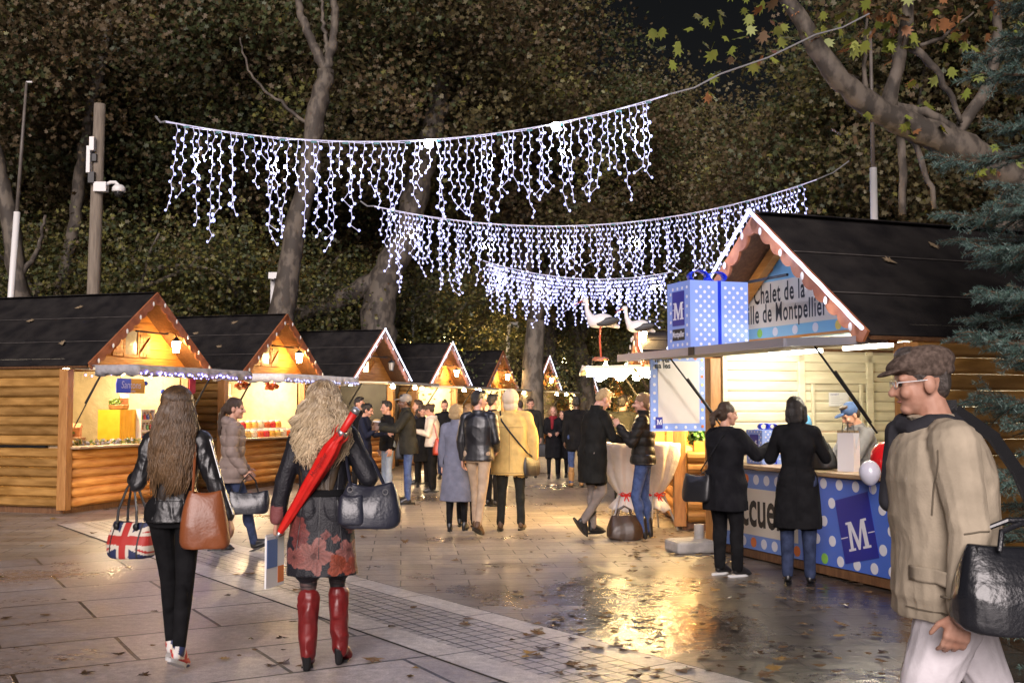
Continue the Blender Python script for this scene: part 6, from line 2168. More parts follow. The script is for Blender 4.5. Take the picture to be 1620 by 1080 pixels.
# goods on the left stalls
def LP(i, x, y, z):
    o = LEFT[i]
    L = A(*o.location)
    return L + ROW_D * x - ROW_OUT * y + A(0, 0, z)
rr = np.random.default_rng(33)
# first stall: yellow draped display, small figures, moss, hanging balls, sign
yd = empty('display_table', LP(0, 2.35, .80, 1.0), row_rz, 'display with a yellow cloth and a white pigeonhole shelf in the first chalet', 'display')
mb = MB()
n = 20
V, Fc = [], []
for i in range(n + 1):
    x = -.38 + .40 * i / n
    V += [(x, -.25 + .015 * math.sin(i * 1.4), 0), (x, -.25 + .004 * math.sin(i), .55)]
for i in range(n):
    Fc.append((2 * i, 2 * i + 2, 2 * i + 3, 2 * i + 1))
mb.add((V, Fc)); mb.b2((-.38, -.245, 0), (.42, .2, .55))
mb.build('yellow_cloth', mat('yellow satin', (.75, .42, .02), (.85, .52, .04), rough=.45, scale=5), yd)
mb = MB(); mb.b2((.03, -.275, .0), (.42, -.255, .56))
for j in range(4):
    mb.b2((.03, -.36, j * .18), (.42, -.275, j * .18 + .018))
for i in range(2):
    mb.b2((.03 + i * .37, -.36, 0), (.05 + i * .37, -.275, .56))
mb.build('shelf', m_white, yd)
def figurine(loc, c, label):
    r = empty('clay_figurine', loc, rr.uniform(0, 6), label, 'figurine', 'small painted clay figures in the first chalet')
    mb = MB(); mb.lathe([(.030, 0), (.034, .01), (.026, .05), (.022, .075), (.010, .09)], n=10, m=0); mb.add(ellipsoid((0, 0, .104), (.014, .014, .017), n=8, m=6), 1); mb.lathe([(.019, .112), (.016, .122), (.004, .128)], n=8, m=2)
    mb.build('figure', [mat('glaze %d' % (int(c[0] * 99)), c, rough=.4), SKIN, s_brown], r)
for j in range(3):
    for i in range(4):
        c = [(.5, .05, .03), (.05, .12, .4), (.4, .25, .1), (.6, .55, .45), (.1, .3, .1)][(i + j * 2) % 5]
        figurine(LP(0, 2.35 + .09 + i * .085, .80 - .315, 1.0 + .02 + j * .18), c, 'small painted clay figure in the white pigeonhole shelf of the first chalet')
def moss(loc, label, s_=1.0, house=True):
    r = empty('moss_scene', loc, rr.uniform(0, 1), label, 'crib scene')
    mb = MB(); mb.lathe([(.16 * s_, 0), (.18 * s_, .02), (.19 * s_, .09 * s_), (.17 * s_, .095 * s_)], n=18); mb.build('tray', mat('bark tray', (.20, .11, .05), (.3, .18, .09), rough=.8, scale=9), r)
    V, Q = leaf_ball(260, (-.04, 0, .13 * s_), (.14 * s_, .14 * s_, .07 * s_), .05, rr)
    new_obj('moss', fast_mesh('moss', V, Q), mat('moss', (.10, .17, .03), (.16, .24, .05), rough=.9, scale=30), r)
    if house:
        mb = MB(); mb.b2((.02, -.06, .09 * s_), (.15, .06, .22 * s_)); mb.prism([(-.08, 0), (.08, 0), (0, .07)], (0, 1, 0), (0, 0, 1), (.01, 0, .22 * s_), .15)
        mb.build('cottage', mat('terracotta', (.42, .16, .07), (.5, .24, .12), rough=.8, scale=20), r)
moss(LP(0, 1.02, .75, 1.0), 'round bark tray of moss with a clay cottage on the first counter', 1.2)
moss(LP(0, 2.25, .80, 1.55), 'mossy crib scene on top of the yellow display', .9)
for i, (x, y) in enumerate([(.55, .25), (.95, .15), (1.45, .22), (1.75, .12)]):
    lab = ['pale straw heap with pebbles at the left end of the first counter', 'low heap of moss and clay bits near the left post', 'low heap of straw before the yellow cloth', 'low heap of blue and pale stones at the right of the first counter'][i]
    r = empty('straw_heap', LP(0, x, y, 1.0), i, lab, 'craft supplies')
    V, Q = leaf_ball(200, (0, 0, .03), (.2, .1, .06), .045, rr)
    new_obj('heap', fast_mesh('heap', V, Q, (rr.random(len(Q)) * 3).astype(int)), [mat('straw', (.5, .36, .12), rough=.9), mat('moss', (.10, .17, .03)), mat('pale pebble', (.42, .42, .5), rough=.6)], r)
sg = empty('stall_sign', LP(0, 1.62, .10, 1.93), row_rz, 'blue and ochre sign reading Santons hanging in the first chalet', 'sign')
mb = MB(); mb.prism([(-.36, -.11), (0, -.11), (0, .13), (-.34, .13), (-.37, .04)], (1, 0, 0), (0, 0, 1), (0, 0, 0), .015, 0); mb.prism([(0, -.11), (.36, -.11), (.37, .04), (.33, .13), (0, .13)], (1, 0, 0), (0, 0, 1), (0, 0, 0), .015, 1)
mb.add(lay(text_vf('Santons', .17, shear=.15, sx=.95), (1, 0, 0), (0, 0, 1), (0, -.018, -.03)), 2)
mb.add(lay(text_vf('atelier', .055, shear=.15), (1, 0, 0), (0, 0, 1), (.05, -.018, -.09)), 2)
mb.build('board', [mat('bright blue board', (.03, .08, .62), rough=.4), mat('ochre board', (.45, .27, .03), rough=.5), mat('pale sign lettering', (.45, .55, .9), rough=.5)], sg)
mb = MB(); mb.tube([(-.25, 0, .13), (-.25, 0, .32)], .004, 5); mb.tube([(.25, 0, .13), (.25, 0, .32)], .004, 5); mb.build('hanger', m_black, sg)
for x, z, lab in ((2.02, 1.99, 'blue glass ball hanging right of the Santons sign'), (2.50, 1.86, 'blue glass ball hanging near the right post of the first chalet')):
    r = empty('hanging_ball', LP(0, x, .1, z), 0, lab, 'bauble')
    mb = MB(); mb.add(ellipsoid((0, 0, 0), (.042, .042, .042))); mb.build('ball', mat('blue glass ball', (.02, .06, .5), rough=.15), r, smooth=True)
    mb = MB(); mb.tube([(0, 0, .04), (0, 0, 2.2 - z)], .002, 4); mb.build('thread', m_black, r)
pn = empty('pennant', LP(0, 3.06, -.10, 1.95), row_rz, 'red pennant with white letters on the right post of the first chalet', 'sign')
mb = MB(); mb.prism([(-.09, -.16), (.09, -.10), (.09, .14), (-.09, .14)], (1, 0, 0), (0, 0, 1), (0, 0, 0), .01, 0); mb.add(lay(text_vf('Noel', .085), (1, 0, 0), (0, 0, 1), (0, -.003, .0)), 1)
mb.build('flag', [mat('red pennant', (.5, .02, .04), rough=.6), m_white], pn)
# second stall: shelves of tins, rows of jars
sh_ = empty('shelf_unit', LP(1, 1.55, 1.9, 1.0), row_rz, 'white lit shelves in the second chalet', 'shelves')
mb = MB()
for z in (.02, .42, .82):
    mb.b2((-1.3, -.28, z), (1.3, .3, z + .03))
for x in (-1.3, -.45, .4, 1.27):
    mb.b2((x, -.26, 0), (x + .03, .28, 1.1))
mb.build('shelf_frame', m_cream, sh_)
mb = MB(); mb.b2((-1.3, .26, .0), (1.3, .29, 1.15)); mb.build('shelf_back', m_dark, sh_)
TG = 'cylindrical tins on the shelves of the second chalet'
for j, z in enumerate((1.05, 1.45)):
    for i, x in enumerate((.50, .85, 1.35, 1.65, 2.15, 2.5)):
        r = empty('biscuit_tin', LP(1, x + .06 * j, 1.68, z), 0, 'pale yellow lidded tin on the %s shelf of the second chalet' % ('lower' if j == 0 else 'upper'), 'tin', TG)
        mb = MB(); mb.lathe([(.11, 0), (.115, .01), (.115, .23), (.11, .235)], n=20); mb.build('tin', mat('pale yellow tin', (.62, .48, .16), (.7, .56, .22), rough=.3, scale=8), r)
        mb = MB(); mb.lathe([(.122, .225), (.122, .262), (.115, .27)], n=20); mb.add(ellipsoid((0, 0, .285), (.02, .02, .02))); mb.build('lid', m_ccloth, r)
JG = 'glass jars in rows on the counter of the second chalet'
cols = [(.55, .10, .03), (.60, .32, .05), (.62, .52, .35), (.45, .03, .04), (.65, .42, .12)]
for j in range(2):
    for i in range(11):
        x = .35 + .23 * i
        r = empty('sweet_jar', LP(1, x, .12 + .26 * j, 1.0 + .17 * j), 0, 'glass jar of sweets on the %s row of the second counter' % ('front' if j == 0 else 'raised back'), 'jar', JG)
        c = cols[(i * 3 + j) % 5]
        mb = MB(); mb.lathe([(.075, 0), (.082, .01), (.082, .10), (.06, .125)], n=14); mb.build('jar', mat('jar sweets %d' % ((i * 3 + j) % 5), c, tuple(min(1, q * 1.6) for q in c), rough=.18, scale=26, spec=.7), r)
        mb = MB(); mb.lathe([(.064, .122), (.066, .125), (.066, .15), (.06, .153)], n=14); mb.build('lid', m_white, r)
rs = empty('jar_riser', LP(1, 1.5, .44, 1.0), row_rz, 'white riser under the back row of jars', 'stand')
mb = MB(); mb.b2((-1.32, -.16, 0), (1.32, .14, .165)); mb.b2((-1.32, -.17, .10), (1.32, -.16, .165)); mb.build('riser', m_white, rs)
for x, lab in ((.62, 'left'), (1.72, 'right')):
    r = empty('hanging_ornament', LP(1, x + .2, .12, 2.02), 0, 'red leafy ornament hanging at the %s of the second chalet opening' % lab, 'ornament')
    V, Q = leaf_ball(90, (0, 0, 0), (.15, .08, .09), .07, rr)
    new_obj('leaf_bunch', fast_mesh('leaf_bunch', V, Q), mat('red leaves', (.45, .10, .04), rough=.6), r)
    mb = MB(); mb.tube([(0, 0, .05), (0, 0, .2)], .003, 4); mb.build('thread', m_black, r)
# third to sixth stalls: boxes and trays in the light
k = 0
for i in range(2, 6):
    for x in (.6, 1.25, 1.9, 2.5):
        k += 1
        nm = ['third', 'fourth', 'fifth', 'sixth'][i - 2]
        pos = {.6: 'left end', 1.25: 'left of the middle', 1.9: 'right of the middle', 2.5: 'right end'}[x]
        r = empty('food_tray', LP(i, x, .25, 1.0), row_rz, 'heaped serving tray at the %s of the %s chalet counter' % (pos, nm), 'tray')
        mb = MB(); mb.lathe([(.17, 0), (.20, .05), (.195, .05), (.165, .01)], n=18); mb.build('tray', m_steel, r)
        mb = MB(); mb.add(ellipsoid((0, 0, .05), (.16, .16, .07 + .03 * rr.random())), 0)
        mb.build('food', mat('warm food %d' % (k % 3), [(.5, .25, .07), (.6, .42, .18), (.42, .12, .05)][k % 3], [(.65, .4, .15), (.7, .55, .3), (.5, .2, .08)][k % 3], rough=.6, scale=40, bump=1.0, bscale=60), r)
# right counter: carrier bags, balloons, white basket of papers
for x, lab, c, hgt in ((2.18, 'white paper carrier bag standing on the right counter', (.7, .7, .72), .36), (2.02, 'brown paper carrier bag behind the white one on the right counter', (.35, .27, .16), .38)):
    r = empty('carrier_bag', RP(x, .18 if x > 2.1 else .30, .985), R_rz + .3, lab, 'paper bag')
    mb = MB()
    mb.add(([(-.09, -.05, 0), (.09, -.05, 0), (.09, .05, 0), (-.09, .05, 0), (-.09, -.045, hgt), (.09, -.045, hgt), (.09, .045, hgt), (-.09, .045, hgt), (-.082, 0, hgt * .55), (.082, 0, hgt * .55)],
            [(0, 1, 5, 4), (2, 3, 7, 6), (0, 4, 8), (3, 8, 7), (0, 8, 3), (1, 9, 5), (2, 6, 9), (1, 2, 9), (0, 3, 2, 1)]))
    o = mb.build('bag_body', mat('bag paper %d' % int(c[1] * 100), c, rough=.7), r)
    for y_ in (-.04, .04):
        mb = MB(); mb.tube([(-.04, y_, hgt), (-.03, y_, hgt + .07), (.03, y_, hgt + .07), (.04, y_, hgt)], .003, 5); mb.build('handle', m_black, r)
r = empty('black_bag', RP(1.86, .12, .985), R_rz, 'slumped black bag lying on the counter before the dark bob', 'bag')
soft_bag('bag_body', r, .34, .22, .28, bagmat('black nylon', (.010, .010, .011), .6), wr=.04, seed=22, taper=.5)
hl = MB(); hl.tube([(-.08, 0, .22), (-.03, -.03, .32), (.05, -.03, .32), (.1, 0, .2)], .012, 6); hl.build('handle', m_black, r)
for p, rad, c, lab in ((RP(2.80, .10, 1.12), .15, (.62, .015, .02), 'red balloon at the right end of the counter'), (RP(.72, .7, 1.40), .12, (.12, .35, .62), 'pale blue balloon left of the small gift box'), (RP(2.98, -.22, 1.02), .10, (.62, .62, .72), 'white balloon low beside the red one')):
    r = empty('balloon', p, 0, lab, 'balloon')
    mb = MB(); V, Fc = ellipsoid((0, 0, 0), (rad * .92, rad * .92, rad * 1.1), None, 22, 14); V[:, :2] *= (1 - .18 * np.clip(-V[:, 2:3] / rad, 0, 1)); mb.add((V, Fc)); mb.build('balloon_skin', mat('balloon %d %d' % (int(c[0] * 100), int(c[1] * 100)), c, rough=.15, spec=.7), r, smooth=True)
    mb = MB(); mb.lathe([(.012, -rad * 1.14), (.004, -rad * 1.08)], n=8); mb.tube([(0, 0, -rad * 1.1), (.01, 0, -rad * 1.1 - .08)], .002, 4); mb.build('knot', mat('blue string', (.02, .05, .5), rough=.5), r)
r = empty('paper_box', RP(2.35, 1.45, .97), R_rz + .2, 'open carton of papers behind the counter near the seller', 'box')
mb = MB()
for a, b_ in (((-.16, -.12, 0), (.16, -.11, .16)), ((-.16, .11, 0), (.16, .12, .16)), ((-.16, -.11, 0), (-.15, .11, .16)), ((.15, -.11, 0), (.16, .11, .16))):
    mb.b2(a, b_)
mb.build('carton', mat('carton', (.45, .32, .18), rough=.8), r)
mb = MB()
for i in range(6):
    mb.b2((-.13, -.10 + i * .035, .02), (.13, -.09 + i * .035, .20 + .03 * (i % 3)))
mb.build('papers', m_paper, r)

# ------------------------------------------------------------------ masts, camera pole, lamps
def mast(px_b, py_b, px_t, py_t, Y, f_white, label, r0=.05, head=None, zb=0.0):
    t_ = at(px_t, py_t, Y)
    b_ = at(px_b, py_b, Y)
    d = (t_ - b_) / (t_[2] - b_[2])
    base = b_ - d * b_[2]
    base[2] = 0
    r = empty('mast', base, 0, label, 'pole', None)
    top = t_ - base
    zc = top * ((b_[2] + (t_[2] - b_[2]) * f_white) / t_[2]) if f_white else top * .01
    if f_white:
        mb = MB(); mb.tube([(0, 0, 0), zc * .5, zc], [r0 * 1.25, r0 * 1.25, r0 * 1.2], 10); mb.build('sleeve', m_white, r, smooth=True)
    mb = MB(); mb.tube([zc * .98, zc + (top - zc) * .5, top], [r0 * .8, r0 * .7, r0 * .5], 8); mb.build('pole', mat('dull pole', (.10, .085, .075), (.15, .13, .11), rough=.5, scale=4), r, smooth=True)
    mb = MB(); mb.lathe([(r0 * 3, 0), (r0 * 3, .03), (r0 * 1.4, .06)], n=12); mb.build('foot', m_steel, r)
    if head:
        mb = MB(); 
        if head == 'camera':
            mb.b2((top[0] - .05, top[1] - .3, top[2] - .08), (top[0] + .28, top[1] + .05, top[2] + .08)); mb.b2((top[0] + .28, top[1] - .28, top[2] - .10), (top[0] + .36, top[1] + .03, top[2] + .10))
        else:
            mb.tube([top, top + A(.12, 0, .0)], .02, 6)
        mb.build('head', m_white, r)
    return r
mast(17, 474, 42, 130, 22.5, .40, 'slim leaning mast with a white lower sleeve behind the first chalet', .055, 'tip')
mast(1383, 342, 1377, 50, 15.5, .26, 'thin rust brown mast with a white sleeve rising behind the large chalet roof', .042)
mast(653, 542, 653, 440, 35.0, .60, 'thin mast behind the third and fourth chalets', .045)
mast(431, 492, 432, 438, 27.0, 1.0, 'short white mast with a white floodlight above the second chalet roof', .05, 'camera')
mast(803, 556, 805, 514, 39.5, 1.0, 'short white mast with a white floodlight above the fifth chalet', .055, 'camera')
mast(911, 574, 911, 540, 46.0, 1.0, 'bare white mast above the last chalets', .06)
# timber pole with a dome camera and an antenna
Yp = 22.0
tb_, bb_ = at(158, 165, Yp), at(148, 462, Yp)
dd = (tb_ - bb_) / (tb_[2] - bb_[2])
base = bb_ - dd * bb_[2]
tp = empty('timber_pole', base, 0, 'round timber pole carrying a white dome camera and a flat antenna, behind the first chalet', 'pole')
T_ = tb_ - base
mb = MB(); mb.tube([A(0, 0, 0), T_ * .5, T_], [.15, .13, .115], 14); mb.build('pole', mat('grey timber', (.16, .13, .10), (.24, .20, .155), rough=.85, scale=7, stretch=(4, 4, .4), bump=.5), tp, smooth=True)
q = at(150, 298, Yp) - base
mb = MB(); mb.b2((q[0] + .04, q[1] - .20, q[2] - .10), (q[0] + .30, q[1] - .02, q[2] + .10)); mb.tube([q + A(.28, -.11, .06), q + A(.36, -.11, .10), q + A(.46, -.11, .10), q + A(.52, -.11, .04)], .035, 10)
mb.build('camera_arm', m_white, tp, bevel=.01)
mb = MB(); mb.lathe([(.09, .09), (.13, .04), (.135, -.03), (.12, -.05)], q + A(.53, -.11, -.05), 18); mb.build('camera_hood', m_white, tp, smooth=True)
mb = MB(); mb.add(ellipsoid(q + A(.53, -.11, -.11), (.095, .095, .10))); mb.build('camera_dome', mat('smoked dome', (.02, .02, .02), rough=.1), tp, smooth=True)
q = at(148, 250, Yp) - base
mb = MB(); mb.b2((q[0] - .06, q[1] - .24, q[2] - .35), (q[0] + .02, q[1] - .10, q[2] + .20)); mb.b2((q[0] + .0, q[1] - .26, q[2] + .10), (q[0] + .10, q[1] - .14, q[2] + .38)); mb.build('antenna', m_white, tp, bevel=.008)
mb = MB(); mb.b2((q[0] + .02, q[1] - .18, q[2] - .10), (q[0] + .12, q[1] - .02, q[2] + .05)); mb.build('bracket', m_black, tp)
mb = MB(); mb.b2((q[0] - .02, q[1] - .22, q[2] - .55), (q[0] + .10, q[1] - .04, q[2] - .33)); mb.build('junction_box', m_black, tp)

# globe street lamps beyond the chalets
for px, py, Y, lab in ((668, 541, 40, 'bell shaped street lamp glowing above the fourth chalet roof, left one'), (706, 539, 41, 'bell shaped street lamp glowing just left of the fourth gable tip'), (893, 573, 52, 'bell shaped street lamp glowing beside the sixth gable'), (918, 573, 54, 'bell shaped street lamp glowing above the last chalet')):
    p = at(px, py, Y)
    r = empty('street_lamp', (p[0], p[1], 0), 0, lab, 'street lamp', 'bell shaped street lamps beyond the chalets')
    mb = MB(); mb.tube([(0, 0, 0), (0, 0, p[2] - .2)], [.07, .05], 10); mb.build('post', m_black, r)
    mb = MB(); mb.lathe([(.32, p[2] - .25), (.30, p[2] - .2), (.16, p[2] + .05), (.05, p[2] + .22)], n=16); mb.build('shade', m_lamp, r, smooth=True)
    mb = MB(); mb.lathe([(.06, p[2] + .21), (.07, p[2] + .24), (.015, p[2] + .30)], n=12); mb.build('finial', m_black, r)
    add_point('street_glow', (0, 0, p[2] - .6), 800, (1.0, .66, .22), .2, r)

# ------------------------------------------------------------------ icicle light curtains
def curtain(pa, pb, sag, n, label, lmax, seed, ext=None, npt=6, en=6.0, bulb=.0120, bright=()):
    pa, pb = np.asarray(pa, float), np.asarray(pb, float)
    r = empty('icicle_lights', pa, 0, label, 'string lights', 'icicle light curtains over the lane')
    rr = np.random.default_rng(seed)
    def cat(f):
        return (pb - pa) * f + A(0, 0, -4 * sag * f * (1 - f))
    mb = MB()
    P = [cat(f) for f in np.linspace(0, 1, 40)]
    mb.tube(P, .006, 6)
    mb.tube([p + A(0, 0, -.012 + .008 * math.sin(i * 2)) for i, p in enumerate(P)], .004, 5)
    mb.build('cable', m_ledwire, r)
    if ext is not None:
        for e0, e1 in ext:
            mb = MB()
            mb.tube([np.asarray(e0) - pa, (np.asarray(e0) + np.asarray(e1)) / 2 - pa - A(0, 0, .04), np.asarray(e1) - pa], .011, 5)
            mb.build('stay', mat('grey cable', (.22, .22, .23), rough=.5), r)
    n0 = 14
    for i in range(n):
        f = .015 + .955 * (i + .6 * rr.random()) / n
        top = cat(f)
        ln = lmax * rr.choice([.35, .55, .75, 1.0, .9, .65]) * rr.uniform(.9, 1.1)
        k = max(4, int(ln / .075))
        pts = [top]
        x, y = 0.0, 0.0
        mbs = MB()
        drift = rr.normal() * .0035
        for j in range(1, k + 1):
            side = 1 if j % 2 else -1
            x += side * .017 + rr.normal() * .010 + drift
            y += rr.normal() * .012
            if j > k - 2:
                x += rr.normal() * .035
            pts.append(top + A(x, y, -ln * j / k + (0 if j < k else .02 * rr.random())))
        mbs.tube(pts, .0036, 4, 1, cap=False)
        for j in range(1, k + 1):
            side = 1 if j % 2 else -1
            b = pts[j] + A(side * .012, 0, 0)
            s_ = bulb * (1 + .25 * rr.random()) * (1.5 if rr.random() < .07 else 1)
            mbs.add(ellipsoid(b, (s_, s_, s_ * 1.15), n=6, m=4), 0)
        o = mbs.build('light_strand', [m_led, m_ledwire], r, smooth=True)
    for f in np.linspace(.08, .92, npt):
        add_point('icicle_glow', cat(f) + A(0, 0, -.30 * lmax), en, (.62, .66, 1.0), .03, r)
    cnx = MB()
    for f in np.linspace(.04, .96, 16):
        c = cat(f)
        cnx.bar(c + A(-.03, 0, -.02), c + A(.03, 0, -.02), .02, .02)
    cnx.build('connector', mat('teal plug', (.03, .16, .17), rough=.5), r)['kind'] = 'stuff'
    for f, dz in bright:
        mb = MB(); mb.add(ellipsoid(cat(f) + A(0, -.02, dz), (.05, .05, .05), n=12, m=8)); mb.build('flash_lamp', mat('bright white flash', (1, 1, 1), emit=(.85, .88, 1.0), estr=30, sample=False), r)
Y1, Y2, Y3 = 11.5, 16.5, 23.0
a1, b1 = at(262, 192, Y1), at(1056, 150, Y1 + .6)
curtain(a1, b1, .36, 66, 'nearest icicle light curtain with long strands, slung from the trees on the left', 1.12, 1,
        ext=[(a1, at(246, 184, Y1)), (b1, at(1140, 117, Y1 + .7)), (at(1140, 117, Y1 + .7), at(1290, 55, Y1 + 1)), (at(1290, 55, Y1 + 1), at(1375, 22, Y1 + 1.2))], npt=7, en=9, bright=((.512, -.05), (.768, -.04)))
a2, b2 = at(592, 326, Y2), at(1292, 284, Y2 + .6)
curtain(a2, b2, .50, 104, 'middle icicle light curtain passing behind the large chalet gable', 1.15, 2, ext=[(b2, at(1343, 255, Y2 + .8)), (a2, at(570, 318, Y2))], npt=6, en=8, bulb=.0135)
a3, b3 = at(764, 412, Y3), at(1062, 430, Y3 + .5)
curtain(a3, b3, .26, 84, 'farthest and densest icicle light curtain, just above the storks', 1.08, 3, npt=5, en=8, bulb=.0165)
# ------------------------------------------------------------------ trees
m_bark = mat('plane bark', (.07, .058, .045), (.17, .145, .115), rough=.8, scale=3.2, stretch=(1.6, 1.6, .8), bump=.35, bscale=9, detail=7, lo=.42, hi=.58)
m_bark2 = mat('pale flaking bark', (.052, .042, .033), (.13, .108, .083), rough=.75, scale=4.0, stretch=(1.5, 1.5, .8), bump=.4, bscale=9, detail=7, lo=.45, hi=.57)
L_ = [mat('olive leaf', (.068, .058, .022), (.098, .080, .029), rough=.6, scale=.6), mat('brown leaf', (.074, .050, .022), (.10, .066, .028), rough=.65, scale=.6),
      mat('dark green leaf', (.040, .053, .019), (.060, .074, .024), rough=.55, scale=.6), mat('yellow green leaf', (.12, .12, .028), (.16, .145, .034), rough=.55, scale=.6)]

def bezier(p0, p1, p2, n=9):
    t = np.linspace(0, 1, n)[:, None]
    return (1 - t) ** 2 * np.asarray(p0, float) + 2 * t * (1 - t) * np.asarray(p1, float) + t ** 2 * np.asarray(p2, float)

def tree_proto(seed, H=14, fork=4.5, spread=5.2, r0=.36, nleaf=60000, leaf=.112, mix=(.40, .30, .22, .08), low=5.2, bark=None):
    rg = np.random.default_rng(seed)
    mb = MB()
    lean = rg.normal(size=2) * .35
    base = [A(0, 0, -.1), A(lean[0] * .3, lean[1] * .3, fork * .5), A(lean[0], lean[1], fork)]
    P = bezier(*base, 8)
    P += rg.normal(size=P.shape) * .03
    mb.tube(P, np.linspace(r0 * 1.25, r0 * .85, 8), 12)
    tips = []
    nl = rg.integers(4, 6)
    a0 = rg.uniform(0, 6)
    for i in range(nl):
        a = a0 + 2 * PI * i / nl + rg.normal() * .3
        rad = spread * rg.uniform(.35, .8)
        top = A(lean[0] + rad * math.cos(a), lean[1] + rad * math.sin(a), H * rg.uniform(.72, .95))
        mid = A(lean[0] + rad * .35 * math.cos(a), lean[1] + rad * .35 * math.sin(a), fork + (top[2] - fork) * .45) + rg.normal(size=3) * .5
        Q = bezier(P[-1], mid, top, 10) + rg.normal(size=(10, 3)) * .06
        Q[0] = P[-1]
        mb.tube(Q, np.linspace(r0 * .62, .035, 10), 9)
        tips += [Q[5], Q[7], Q[9]]
        for j in range(4):
            s_ = Q[3 + j + (j > 1)]
            b_ = a + rg.normal() * 1.1
            e = s_ + A(math.cos(b_) * rg.uniform(1.2, 2.8), math.sin(b_) * rg.uniform(1.2, 2.8), rg.uniform(-.6, 2.0))
            B = bezier(s_, (s_ + e) / 2 + rg.normal(size=3) * .35, e, 7)
            mb.tube(B, np.linspace(.10, .018, 7), 6)
            tips += [B[4], B[6]]
    tm = mb.mesh('trunk')
    set_smooth(tm)
    tips = np.array(tips)
    # clusters: at the branch ends and through the crown
    m = 46
    v = rg.normal(size=(m, 3)); v /= np.linalg.norm(v, axis=1)[:, None]
    v *= (rg.random(m) ** .33)[:, None]
    ex = v * A(spread, spread, (H - low) / 2) + A(lean[0], lean[1], (H + low) / 2)
    C = np.vstack([tips, ex])
    sz = rg.uniform(.5, 1.25, len(C))
    w_ = sz ** 2 / (sz ** 2).sum()
    idx = rg.choice(len(C), nleaf, p=w_)
    off = rg.normal(size=(nleaf, 3)) * A(1, 1, .62)
    Pl = C[idx] + off * (sz[idx] * .78)[:, None]
    Pl = Pl[Pl[:, 2] > low * .7]
    V, Q = star_leaves(Pl, leaf, rg, .35)
    tone = rg.choice(4, len(C), p=mix)
    mi = np.where(rg.random(len(Q)) < .62, tone[idx[:len(Q)]], rg.choice(4, len(Q), p=mix))
    cm = fast_mesh('crown', V, Q, mi)
    return tm, cm

def star_leaves(P, size, rg, flat=0.0):
    "five-lobed leaves, nine corners each"
    n = len(P)
    d = rg.normal(size=(n, 3)); d[:, 2] *= (1 - flat); d /= np.linalg.norm(d, axis=1)[:, None]
    e = rg.normal(size=(n, 3)); e -= d * (e * d).sum(1)[:, None]; e /= np.linalg.norm(e, axis=1)[:, None]
    nn = np.cross(d, e)
    s = (size * (0.55 + 0.8 * rg.random(n)))[:, None]
    shape = [(-.55, 0, 0), (-.42, .42, .10), (-.08, .22, .03), (.16, .55, .16), (.20, .17, .02), (.62, 0, .10), (.20, -.17, .02), (.16, -.55, .16), (-.08, -.22, .03), (-.42, -.42, .10)]
    V = np.stack([P + (d * a + e * b + nn * c) * s for a, b, c in shape], 1).reshape(-1, 3)
    return V, np.arange(len(shape) * n).reshape(-1, len(shape))

PROTO = [tree_proto(1), tree_proto(2, H=15, spread=5.8, mix=(.3, .45, .17, .08)), tree_proto(3, H=13, fork=3.8, mix=(.42, .18, .32, .08)), tree_proto(4, H=16, spread=6.0, mix=(.35, .4, .2, .05)),
         tree_proto(5, H=8, fork=2.2, spread=3.6, r0=.2, nleaf=24000, leaf=.115, mix=(.28, .10, .30, .32), low=1.0)]
for tm, cm in PROTO:
    tm.materials.append(m_bark)
    for m in L_:
        cm.materials.append(m)
TG_ = 'plane trees standing behind the market'
def tree(i, x, y, rz, sc, label, cat='tree', nm='plane_tree', group=TG_, sz=None):
    r = empty(nm, (x, y, 0), rz, label, cat, group)
    r.scale = (sc, sc, sz or sc)
    t = new_obj_shared('trunk', PROTO[i][0], r)
    c = new_obj_shared('crown', PROTO[i][1], r)
    return r
def new_obj_shared(name, me, parent):
    o = bpy.data.objects.new(name, me)
    COL.objects.link(o)
    o.parent = parent
    return o
spots = [
    (0, -11.0, 33.0, .3, 1.05, 'plane tree in the second row behind the first chalet roof'),
    (1, -6.4, 36.5, 1.7, 1.1, 'tall plane tree in the second row behind the second chalet'),
    (2, -16.0, 34.0, 2.4, 1.1, 'plane tree at the far left edge behind the slim mast'),
    (3, -12.0, 42.5, 4.0, 1.05, 'plane tree in the third row beyond the timber pole'),
    (0, -2.9, 39.0, 2.2, 1.05, 'plane tree in the third row behind the third chalet'),
    (1, .6, 36.5, .9, 1.0, 'plane tree over the fifth chalet'),
    (2, 3.2, 44.0, 5.1, 1.05, 'plane tree with a forked trunk at the far end of the lane'),
    (3, -4.5, 40.5, 3.0, 1.05, 'plane tree deep behind the fourth chalet'),
    (1, -16.5, 36.0, 5.5, 1.1, 'plane tree far off beyond the left mast'),
    (0, 9.2, 31.0, 4.4, .76, 'plane tree beyond the amber chalet, lower than its neighbours'),
    (2, 9.6, 25.5, 1.1, .95, 'plane tree behind the ridge of the large chalet'),
    (3, 14.0, 30.0, 2.6, 1.0, 'plane tree in the back row right of the rust brown mast'),
    (1, 12.5, 21.5, 3.7, .95, 'plane tree with thin stems above the large chalet roof'),
    (0, 18.0, 26.0, .2, 1.1, 'plane tree at the right edge behind the spruce'),
    (3, 1.5, 54.0, 1.2, 1.25, 'plane tree on the far side of the square, left of the lane end'),
    (1, 9.0, 50.0, 2.9, 1.05, 'plane tree on the far side of the square, right of the lane end'),
    (2, -9.0, 52.0, .6, 1.3, 'plane tree on the far side of the square behind the second chalet'),
    (0, -19.0, 50.0, 4.6, 1.35, 'plane tree on the far side of the square at the left'),
    (3, 20.0, 42.0, 3.3, 1.25, 'plane tree on the far side of the square at the right'),
]
for i, x, y, rz, sc, lab in spots:
    tree(i, x, y, rz, sc, lab)
